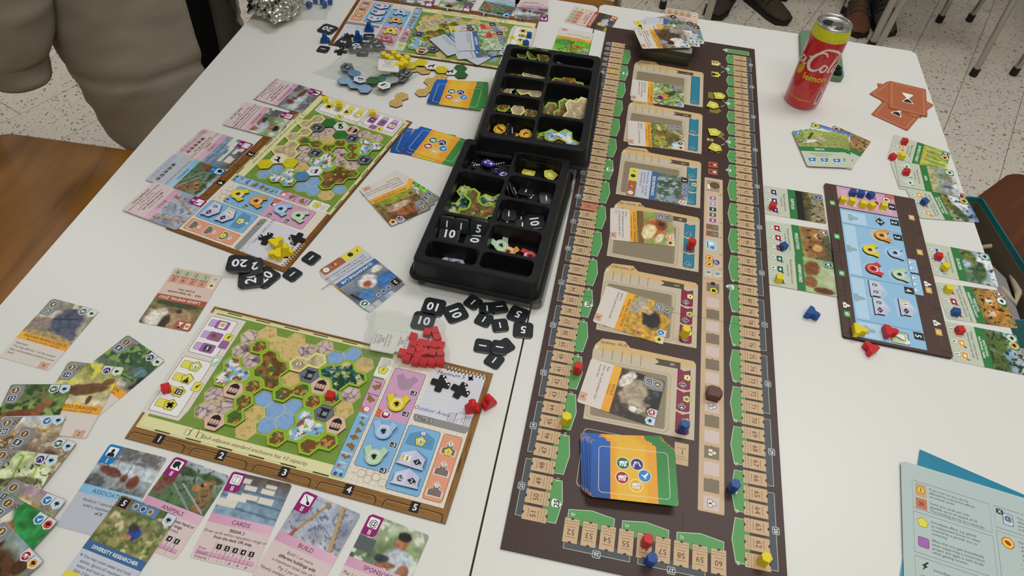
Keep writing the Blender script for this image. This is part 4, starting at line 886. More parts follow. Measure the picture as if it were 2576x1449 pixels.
def multi_colour(mp, cells, cols, icons, name, label, xy=None, ang=None, z=T + .0036):
    p = Pr(); cx0, cy0 = hexc(*cells[0]); p.slab(union_outline(cells, HS), 2.0, cols[0], '#2f2616')
    for c, k, ic in zip(cells, cols, icons):
        x, y = np.array(hexc(*c)) - [cx0, cy0]; a = C(k); sd = 7
        p.hexart(x, y, HS * 1.0, 5, lambda P_: a * (.82 + .36 * vnoise(P_[:, 0] + 50, P_[:, 1] + 50, .2, 7, 3)[:, None]) if ic == '' else np.tile(a, (len(P_), 1)), 1)
        if ic == 'animal':
            with p.at(x, y, 0): p.poly([(-6, 1), (-3, -2), (2, -2.6), (5, -6), (6.4, -5), (4.6, -1), (3.6, 5), (2.4, 5), (2, 1), (-2.6, 1.4), (-3, 5), (-4.2, 5), (-4.4, 1.6)], '#23211d', 3)
        if ic == 'slide':
            with p.at(x, y, 0): p.poly([(-6, -3), (3, -5), (5, -2), (-4, 0)], '#23211d', 3); p.line([(-3, 0), (2, 5), (5, 0)], 1, '#23211d', 3)
        if ic == 'blocks':
            with p.at(x, y, 0): p.poly(ngon(2, -1, 4, 6), '#1d2420', 3); p.poly(ngon(-3, 3, 3.4, 6), '#1d2420', 3); p.circ(2, -1, 1.4, '#e0ddd2', 4)
        if ic == 'spots':
            for q in range(9): p.ell(x + 7 * math.cos(q * 2.3) * ((q % 3 + 1) / 3), y + 7 * math.sin(q * 2.3) * ((q % 3 + 1) / 3), 1.1, .7, '#8d9a35', 3, q * 40)
    me = p.mesh('tile', M['token'])
    if xy is None: xy = onmap(mp, cx0, cy0); ang = mp[1]
    return mobj(name, me, loc=(xy[0], xy[1], z), rz=ang, label=label, cat='hexagon tile')

# --- map 2
for k, (cells, st, nm, lab, num) in enumerate([
    ([(0, 2), (0, 3), (1, 3)], 'fall', 'waterfall_enclosure', 'three-hexagon waterfall tile near the purple printed squares, on the map with red cubes', None),
    ([(2, 1), (2, 2), (3, 2), (3, 3)], 'brown', 'petting_enclosure', 'four-hexagon tile with brown crater and lawn in the middle of the map with red cubes', None),
    ([(4, 1), (5, 1)], 'pale', 'grown_enclosure', 'pale yellow two-hexagon tile marked 2, on the map with red cubes', '2'),
    ([(6, 1), (7, 1), (7, 2), (8, 1), (7, 3)], 'aviary', 'bird_aviary', 'dark green five-hexagon aviary tile with netted dome and a red cube', None),
    ([(4, 3), (5, 3)], 'green', 'enclosure_tile', 'two-hexagon green enclosure tile beside the printed lake on the map with red cubes', None),
    ([(2, 4), (2, 5)], 'green', 'enclosure_tile', 'two-hexagon green enclosure tile between two salmon pavilions, red cube map', None),
    ([(6, 4), (6, 5), (7, 5)], 'fall', 'waterfall_enclosure', 'three-hexagon waterfall tile next to the blue strip of the red cube map', None),
    ([(7, 6), (8, 5)], 'green', 'enclosure_tile', 'two-hexagon green tile at the bottom corner of the red cube map', None)]):
    tile(MAP2, st, cells, nm, lab, 11 + k, num)
for c, r, w_ in ((1, 1, 'touching the grey printed rocks by the brown crater tile'), (2, 3, 'between the left waterfall tile and a pavilion'), (6, 3, 'beside the red cube on the aviary'), (5, 6, 'beside the right waterfall tile at the bottom edge')):
    me = ONE.setdefault('s1', tile_mesh('green', [(2, 3)], 33)); x, y = onmap(MAP2, *hexc(c, r))
    mobj('small_enclosure', me, loc=(x, y, T + .0036), rz=MAP2[1], label='single green-rimmed enclosure hexagon ' + w_, cat='hexagon tile', group='single enclosures on the red cube map')
for c, r, w_ in ((1, 4, 'below the left waterfall tile'), (1, 6, 'at the lower corner among rocks'), (6, 2, 'against the dark aviary'), (8, 4, 'beside the blue strip')): single(MAP2, 'pavilion', c, r, 'salmon pavilion hexagon %s, red cube map' % w_, 'pavilions on the red cube map')
for c, r, w_ in ((5, 2, 'below the pale tile marked 2'), (7, 4, 'above the right waterfall tile')): single(MAP2, 'kiosk', c, r, 'grey kiosk hexagon %s, red cube map' % w_, 'kiosks on the red cube map')
# --- map 7
for k, (cells, st, nm, lab, num) in enumerate([
    ([(0, 5), (1, 6)], 'pale', 'grown_enclosure', 'pale two-hexagon tile in the far corner of the yellow cube map by the yellow cubes', '2'),
    ([(3, 6), (2, 5)], 'pale', 'grown_enclosure', 'pale two-hexagon tile on the yellow cube map next to a pale three-hexagon one', '2'),
    ([(5, 5), (5, 6), (4, 5)], 'pale', 'grown_enclosure', 'pale three-hexagon tile marked 3 on the yellow cube map', '3'),
    ([(3, 5), (3, 4)], 'green', 'enclosure_tile', 'two-hexagon green enclosure on the yellow cube map between rocks and a pale tile', None),
    ([(3, 3), (2, 2)], 'green', 'enclosure_tile', 'two-hexagon green enclosure in the centre of the yellow cube map', None),
    ([(2, 1), (3, 1)], 'green', 'enclosure_tile', 'two-hexagon green enclosure of the yellow cube map next to the grey kiosk at the edge', None),
    ([(1, 1), (1, 0), (2, 0)], 'fall', 'waterfall_enclosure', 'three-hexagon waterfall tile at the edge of the yellow cube map facing the card backs', None),
    ([(5, 2), (4, 2), (5, 3)], 'fall', 'waterfall_enclosure', 'three-hexagon waterfall tile in the middle of the yellow cube map', None),
    ([(7, 4), (8, 4), (8, 3)], 'fall', 'waterfall_enclosure', 'three-hexagon waterfall tile of the yellow cube map beside the blue strip', None),
    ([(6, 1), (5, 1), (6, 0), (5, 0), (7, 1)], 'brown', 'reptile_house', 'five-hexagon brown tile with log huts on the yellow cube map', None)]):
    tile(MAP7, st, cells, nm, lab, 41 + k, num)
for c, r, w_ in ((1, 5, 'below the pale corner tile'), (1, 2, 'touching the salmon pavilion'), (4, 3, 'between rocks and the central waterfall tile'), (3, 0, 'alone at the edge facing the black tray')): single(MAP7, 'kiosk', c, r, 'grey kiosk hexagon %s, yellow cube map' % w_, 'kiosks on the yellow cube map')
single(MAP7, 'pavilion', 0, 2, 'salmon pavilion hexagon on the yellow cube map', None)
multi_colour(MAP7, [(0, 3), (0, 4), (1, 3)], ['#cfd6cb', '#2f6a2b', '#2f6a2b'], ['blocks', '', ''], 'playground_tile', 'dark green and white three-hexagon tile at the edge of the yellow cube map')
multi_colour(MAP7, [(6, 5), (7, 6), (6, 4)], ['#ddd6c4', '#cbbd1e', '#cbbd1e'], ['animal', '', ''], 'meerkat_tile', 'yellow and white three-hexagon meerkat tile on the yellow cube map')
multi_colour(MAP7, [(6, 2), (7, 3)], ['#d8dce4', '#4f7fa6'], ['slide', ''], 'polar_tile', 'blue and white two-hexagon tile on the yellow cube map')
# --- top map
for k, (cells, st, nm, lab, num) in enumerate([
    ([(8, 3), (8, 4), (7, 4)], 'pale', 'grown_enclosure', 'pale three-hexagon tile on the map with blue cubes', '3'),
    ([(6, 4), (5, 5)], 'green', 'enclosure_tile', 'two-hexagon green enclosure on the map with blue cubes', None),
    ([(7, 3), (6, 3), (6, 2), (5, 3)], 'brown', 'petting_enclosure', 'brown crater tile half under the fanned cards on the map with blue cubes', None),
    ([(8, 0), (8, 1), (7, 1)], 'fall', 'waterfall_enclosure', 'three-hexagon waterfall tile on the map with blue cubes', None)]):
    tile(MAPT, st, cells, nm, lab, 71 + k, num)
for c, r, w_ in ((8, 2, 'above the waterfall tile'), (6, 0, 'beside the salmon pavilion')): single(MAPT, 'kiosk', c, r, 'grey kiosk hexagon %s, blue cube map' % w_, 'kiosks on the blue cube map')
single(MAPT, 'pavilion', 7, 0, 'salmon pavilion hexagon on the map with blue cubes', None)
x, y = onmap(MAPT, *hexc(7, 2)); mobj('small_enclosure', ONE['s1'], loc=(x, y, T + .0036), rz=MAPT[1], label='single green-rimmed enclosure hexagon on the map with blue cubes', cat='hexagon tile')
# ------------------------------------------------------------------ cards
CW, CHh = 63.0, 88.0
CT = .33
def hsd(t): return sum(ord(c) * (i + 3) for i, c in enumerate(t)) % 997
def P_art(p, art, y1, nx=44, seed=1, x1=63, y0=0):
    ny = int(nx * (y1 - y0) / x1); p.grid(0, y0, x1, y1, paint(nx, ny, x1 / (y1 - y0), art[0], art[1], seed), 1, r=3)
def base(p, lo, hi=None): p.slab(rr(0, 0, CW, CHh, 3, 4), CT, lo, '#8c8880')
def tag(p, x, y, kind, s=1):
    c = {'herb': '#1c5c44', 'pred': '#a3192b', 'bird': '#2677b8', 'rept': '#3a2a70', 'asia': '#c9dfc6', 'eur': '#a9d0ea', 'afr': '#e3cf25', 'amer': '#eaa03c', 'aus': '#d6413c', 'mic': '#a9c6d6', 'ape': '#e08a2b', 'dark': '#e9ecea'}[kind]
    p.circ(x, y, 4.6 * s, '#eceae6', 5); p.circ(x, y, 4 * s, c, 5.5); fg = '#1c1c1c' if kind in ('asia', 'eur', 'afr', 'amer', 'mic', 'dark', 'aus') else '#f3f2ef'
    with p.at(x, y, 0, s):
        if kind in ('herb', 'pred'): p.ell(-.2, -.2, 2.6, 1.4, fg, 6); p.ell(2, -1, 1.1, .9, fg, 6); p.rect(-2.2, 0, -1.3, 2.2, fg, 6); p.rect(.6, 0, 1.5, 2.2, fg, 6)
        elif kind == 'bird': p.poly([(-2.6, -.6), (0, -.4), (2, -2.6), (2.6, -2), (1, .6), (.4, 2.6), (-.6, .8)], fg, 6)
        elif kind == 'rept': p.line([(-2.4, 1.6), (-1, -1.4), (1.2, -1), (2.2, 1.4)], .9, fg, 6); p.circ(-2.2, 1.6, .7, fg, 6)
        else: p.poly([(-2.4, -1.2), (-.4, -2.2), (2.4, -1), (1.8, .6), (.6, .8), (0, 2.6), (-1, .8), (-2.2, .6)], fg, 6)
def hexnum(p, x, y, t):
    p.poly(ngon(x, y, 5, 6), '#d9d2c4', 4); p.poly(ngon(x, y, 4.3, 6), '#76572c', 4.5); p.txt(t, x, y, 4.4, '#f0ece2', 8, b=1)
def sqnum(p, x, y, t, h=4):
    p.rr(x - 4.6, y - 3.9, x + 4.6, y + 3.9, 1.6, '#d5d6d6', 4); p.rr(x - 3.9, y - 3.2, x + 3.9, y + 3.2, 1.1, '#39434d', 4.5); p.txt(t, x, y, h, '#eef0f0', 8, b=1)
def lev(p, x, y, t, h=6, c='#1b1b1b', f='#f2f2f2'):
    s = h / 6; p.rect(x - 4 * s, y - 4.2 * s, x + 4 * s, y + 4.2 * s, c, 6); [p.rect(x - 5 * s, y + (-3.6 + 2.2 * k) * s, x - 3.8 * s, y + (-2.4 + 2.2 * k) * s, c, 6) for k in range(4)]; p.txt(t, x, y, h * .8, f, 9, b=1)
def animal(art, title, sub, body, n, price, tags, appeal, extra=1, nx=48):
    def d(p):
        base(p, '#d9cfc5'); P_art(p, art, 52, nx, hsd(title)); p.grad(0, 51, 63, 60.5, '#efb13a', '#f0a030', 3, True)
        p.txt(title, 33, 54.2, 3.7, '#4b3510', 8); p.txt(sub, 33, 58.4, 2.1, '#5a4012', 8, it=.3)
        p.lines(body, 4, 65.5, 2.7, 4.6, '#4a4642', 6, a='l', it=.2)
        p.poly([(.6, 3.4), (3, .6), (21 if extra else 15, .6), (17, 12), (13, 24), (.6, 24)], '#85888a', 2.5)
        hexnum(p, 7.5, 7.5, n); sqnum(p, 7.2, 17.5, price)
        if extra: p.line([(14, 5.4), (18, 8.8)], 1.6, '#7a5a34', 4); p.circ(14, 9, 1.3, '#7a5a34', 4); p.circ(18, 5, 1.3, '#7a5a34', 4)
        for k, t in enumerate(tags): x = 57 - 11 * (len(tags) - 1 - k); p.poly([(x - 5, .5), (x + 5, .5), (x + 5, 9), (x, 12), (x - 5, 9)], '#cfd0d2', 3); tag(p, x, 6.5, t)
        p.rect(48, 79, 59, 87.6, '#d2a48e', 3); p.circ(53.5, 79, 1.4, '#d9cfc5', 3.4, 8); p.txt(appeal, 53.5, 83.8, 3.8, '#4a2a20', 8); p.rect(48, 81, 59, 81.3, '#a87a66', 3.6)
    return d
def sponsor(art, title, body, level, tags=('mic',), gold=None, box=None, nx=48):
    def d(p):
        base(p, '#c2c7d1'); P_art(p, art, 47, nx, hsd(title))
        p.rect(0, 46, 63, 55, '#3f6796', 3); p.txt(title, 32, 50.6, 4.0 if len(title) < 16 else 3.1, '#eef1f5', 8, b=1)
        p.lines(body, 6, 60, 2.7, 4.5, '#3f434b', 6, a='l', it=.15); p.circ(3.6, 60, 1.1, '#5a7aa8', 5, 8)
        p.poly([(.6, 3), (3, .6), (14, .6), (14, 12), (.6, 12)], '#8e6a3a', 2.5); lev(p, 7.6, 6.4, level, 7)
        p.rr(15, .6, 44, 10, 2, '#5c7fa9', 2.6)
        for k in range(3): p.poly(ngon(20 + 8 * k, 5.4, 3.2, 6), '#e6e2d6', 4); p.poly(ngon(20 + 8 * k, 5.4, 2.5, 6), ('#7a5a2c', '#33517e', '#8a6a34')[k], 4.5)
        for k, t in enumerate(tags): p.poly([(52, .5), (62.4, .5), (62.4, 10), (57, 13), (52, 10)], '#cfd3d8', 3); tag(p, 57, 6.5, t)
        if gold: p.rr(.4, 75, 29, 87.6, 2.6, '#dfd04a', 3); bolt(p, 7, 81.6, .6, 5); p.poly(ngon(18, 81.6, 4, 6), '#2b2b28', 5)
        if box: p.rr(29.5, 75, 62.6, 87.6, 2.6, '#a8603f', 3.2); p.circ(56, 81.8, 4, '#e6eee2', 5); p.txt('1', 56, 81.8, 4, '#2d5a33', 8); [p.circ(42 + 3 * k, 81.6 + (k % 2), 2, ('#d8c32e', '#b5292a', '#6a8ec0')[k], 5 + k * .3) for k in range(3)]
    return d
def action(art, title, lv, body, icon, table=None, nx=52):
    mag = lv == 'II'
    def d(p):
        base(p, '#d7c3c1' if mag else '#b9bec6'); P_art(p, art, 45, nx, hsd(title))
        if mag: p.grad(0, 44, 63, 53, '#d09ab6', '#dcb2c4', 3, True)
        else: p.grad(0, 44, 63, 53, '#7fb6d8', '#a9cbe2', 3, True)
        p.txt(title, 32, 48.7, 4.0, '#55283f' if mag else '#24516e', 8)
        c = '#8e1a6a' if mag else '#1a78b8'
        p.poly([(0, 3), (3, .0), (15, .0), (15, 18), (12, 21), (0, 21)], c, 3)
        p.rr(2.4, 2.6, 12.8, 13, 1.5, '#f0eff0', 4); p.txt(lv, 7.6, 17.2, 4.6, '#f2eef2', 8, b=1)
        with p.at(7.6, 7.8):
            if icon == 'w': p.poly([(-4, 5), (-3.4, 1.6), (-1.2, .6), (-1.8, -2), (0, -4), (1.8, -2), (1.2, .6), (3.4, 1.6), (4, 5)], '#1b1b1b', 6)
            elif icon == 'e': p.poly([(-4, -3), (0, -4.4), (3, -3), (2.6, 0), (4.4, 3), (3.4, 3.4), (1, .8), (-.6, 4), (-4, 2)], '#1b1b1b', 6)
            elif icon == 'c': p.box(-3.6, -3.6, .8, 3.6, .5, '#f4f4f4', '#3a3a3a', .4, 6); p.box(-.8, -3.2, 3.8, 4, .5, '#f4f4f4', '#3a3a3a', .4, 7)
            elif icon == 'b': p.line([(-3, -4), (2, 2)], .8, '#1b1b1b', 6); p.ell(2.4, 2.6, 2.2, 1.5, '#1b1b1b', 6, 45)
            else: p.txt('@', 0, 0, 6, '#1b1b1b', 7)
        for k, (t, b_) in enumerate(body): p.txt(t, 32, (56.6 + 4.2 * k) if table else (58.5 + 4.9 * k), 2.7 if table else 2.9, '#4a3a40' if mag else '#3a444c', 6, b=b_, it=0 if b_ else .12)
        if table:
            y0 = 73.6
            for k in range(5):
                x = 22 + 8 * k; lev(p, x, y0 - .6, str(k + 1), 3.4); p.line([(x - 4, y0 - 4), (x - 4, 86.5)], .3, '#9a4a72', 5)
                for q, row in enumerate(table): p.txt(row[1][k], x, y0 + 3.6 + 4.0 * q, 2.7, '#3d2a33', 7)
            p.rect(3, y0 + 5.6, 60, y0 + 9.6, '#d0a2b8' if mag else '#a9bfd0', 4)
            for q, row in enumerate(table): p.txt(row[0], 3.6, y0 + 3.6 + 4.0 * q, 2.3, '#5a3a48', 7, a='l')
            p.line([(3, y0 + 9.3), (60, y0 + 9.3)], .35, '#8e3a66', 6)
    return d
def project(art, title, sub, tags, icons, nums='542', two=None, nx=44):
    def d(p):
        base(p, '#c3c9b4'); P_art(p, art, 41, nx, hsd(title))
        p.rect(0, 40, 63, 51, '#2f7a3c', 3)
        if two: p.txt(title, 32, 43.4, 3.0, '#e9f0e6', 8, b=1); p.txt(two, 32, 47.8, 3.0, '#e9f0e6', 8, b=1)
        else: p.txt(title, 32, 45.6, 4.0, '#e9f0e6', 8, b=1)
        w_ = 12 * len(tags) + 2; p.rr(.4, .4, w_, 13, 3, '#3d8246', 2.6)
        for k, t in enumerate(tags): tag(p, 7 + 11.6 * k, 6.8, t, 1.25)
        for k, t in enumerate(sub): p.txt(t, 31.5, 56.5 + 4.6 * k, 3, '#4a5046', 6, it=.15)
        for k, t in enumerate(nums):
            x = 12 + 19.5 * k
            c = {'rept': '#3a2a70', 'pred': '#a3192b', 'herb': '#1c5c44', 'bird': '#2677b8', 'eur': '#9cc6e2', 'asia': '#c9dfc6', 'rel': '#e0a23c', 'afr': '#e3cf25'}[icons]
            p.rr(x - 6, 67, x + 6, 76, 1.4, '#eef0ea', 3.4); p.rr(x - 5.4, 67.6, x + 5.4, 75.4, 1.2, c, 4); p.ell(x, 71.4, 2.4, 1.6, '#f2f0ea' if icons not in ('asia', 'eur') else '#1d1d1b', 5); p.txt(t, x + 5.4, 68.4, 4, '#3c3a34', 7, b=1)
            with p.at(x - 1, 80.5, 0, .95): p.poly([(-4, -4), (0, -5), (4, -4), (4, 1), (0, 6), (-4, 1)], '#3f7a45', 5); p.poly([(-3.5, -3.5), (0, -4.4), (3.5, -3.5), (3.5, .8), (0, 5.3), (-3.5, .8)], '#eef3ea', 5.5); p.txt(t, 0, 0, 4.2, '#26402a', 8, b=1)
    return d
def scoring(art, title, sub, a, b, nx=44):
    def d(p):
        base(p, '#d8bdb0'); P_art(p, art, 38, nx, hsd(title))
        p.rect(0, 37, 63, 45.5, '#a6543c', 3); p.txt(title, 33, 41.4, 3.7, '#f0ddd2', 8, b=1)
        p.rr(.4, .4, 21, 13, 3, '#a8583f', 2.6); p.rr(3, 2.4, 9, 11, .8, '#ece3cd', 4); p.poly(ngon(6, 6.6, 2.4, 6), '#b58d3e', 5); p.poly([(12, 2.4), (18, 2.4), (15.4, 6.6), (18, 11), (12, 11), (14.6, 6.6)], '#f0ece6', 4); p.poly([(12, 2.4), (18, 2.4), (15.6, 5.4), (14.4, 5.4)], '#26221f', 5)
        p.lines(sub, 32, 51, 3, 4.8, '#55423a', 6, b=1)
        p.rr(3.4, 66, 10.4, 75, 1, '#efe6c8', 4); p.poly(ngon(7, 70.5, 2.5, 6), '#8a6a34', 5); p.poly(ngon(7, 81, 4.6, 6), '#e9eee6', 4); p.poly(ngon(7, 81, 3.4, 6), '#9ac394', 4.5)
        for k in range(4):
            x = 14 + 12 * k; p.rect(x, 65, x + 10.6, 74.4, '#cf927c', 4); p.rect(x, 76, x + 10.6, 85.6, '#b3b892', 4); p.rect(x, 74.6, x + 10.6, 75.6, '#9a3c26', 4)
            p.txt(a[k], x + 5.3, 69.8, 5, '#3d2018', 8); p.txt(b[k], x + 5.3, 81, 5, '#2f3a24', 8)
    return d
def back(p):
    base(p, '#e09a25')
    p.grid(0, 0, 63, 20, np.tile((C('#1c56a4')[None, None] * np.linspace(.75, 1.25, 12)[None, :, None]), (6, 1, 1)), 1, r=3)
    p.grid(0, 20, 63, 68, np.array([[C('#e8a02a') * (1 - .0 * j) if abs(i - 5) > 3 else C('#e8b52e') for j in range(6)] for i in range(12)]), 1)
    p.grid(0, 68, 63, 88, np.tile((C('#3c8a45')[None, None] * np.linspace(1.15, .8, 12)[None, :, None]), (6, 1, 1)), 1, r=3)
    p.line(rr(6, 8, 57, 80, 4, 4), .5, '#e6dfc4', 3, True)
    for x, y, k in ((24, 32, 'pred'), (40, 33, 'herb'), (40.5, 47.5, 'rept'), (28.5, 55, 'bird'), (17, 46, 'ape')):
        with p.at(x, y, 90): p.circ(0, 0, 7, '#efe9d8', 4, 20); p.circ(0, 0, 6.3, {'pred': '#a81e2a', 'herb': '#1d6b4a', 'rept': '#3b2a78', 'bird': '#2a82c4', 'ape': '#e3a92c'}[k], 4.5, 20); tag_icon(p, k)
def tag_icon(p, k):
    f = '#f4f2ec'
    if k in ('pred', 'herb', 'ape'): p.ell(-.4, -.6, 3.8, 2.0, f, 6); p.ell(3, -1.6, 1.7, 1.4, f, 6); [p.rect(x, 0, x + 1.2, 3.4, f, 6) for x in (-3.6, -1.4, .8, 2.2)]
    elif k == 'rept': p.line([(-4, 2.6), (-2, -2.6), (1.6, -2), (3.6, 2.4)], 1.3, f, 6); p.circ(-3.6, 2.8, 1.1, f, 6); p.line([(-1, -2), (-1, .6)], .8, f, 6)
    else: p.poly([(-4, -1), (0, -.6), (3, -4), (4, -3), (1.6, 1), (.6, 4), (-1, 1.2)], f, 6)
def hourglass(p):
    p.slab(rr(0, 0, CW, CHh, 3, 4), CT, '#ad6240', '#7d4630'); p.line(rr(5, 5, 58, 83, 4, 4), .5, '#dfb49a', 3, True)
    with p.at(31.5, 44): p.poly([(-9, -15), (9, -15), (9, -12), (2, 0), (9, 12), (9, 15), (-9, 15), (-9, 12), (-2, 0), (-9, -12)], '#efe6de', 4); p.poly([(-7.6, -13.4), (7.6, -13.4), (1, -1), (-1, -1)], '#eef0f0', 5); p.poly([(-7.6, 13.6), (7.6, 13.6), (4, 6), (0, 3), (-4, 6)], '#22201e', 5)

_BACK = {}
def card(draw, pix, label, z=0.0, name='game_card', group=None, tilt=None, own=None, cat='card'):
    """pix: photo pixels of own TL,TR,BR,BL (None where hidden); z: height of the card's face above the table (mm)"""
    cor = own or [(-31.5, -44), (31.5, -44), (31.5, 44), (-31.5, 44)]
    A = [c for c, q in zip(cor, pix) if q is not None]; B = [q for q in pix if q is not None]
    x, y, a = fit(A, B, z * .001)
    return put_card(draw, x, y, a, z, label, name, group, tilt, cat)
def put_card(draw, x, y, a, z, label, name='game_card', group=None, tilt=None, cat='card'):
    if draw in (back, hourglass) and draw in _BACK: me = _BACK[draw]
    else:
        p = Pr(); draw(p); me = p.mesh('card', M['print']); me.transform(Matrix.Translation((-.0315, .044, 0)))
        if draw in (back, hourglass): _BACK[draw] = me
    o = mobj(name, me, loc=(x, y, T + z * .001), rz=a, label=label, cat=cat, group=group)
    if tilt: o.rotation_euler = (math.radians(tilt[0]), math.radians(tilt[1]), a)
    return o
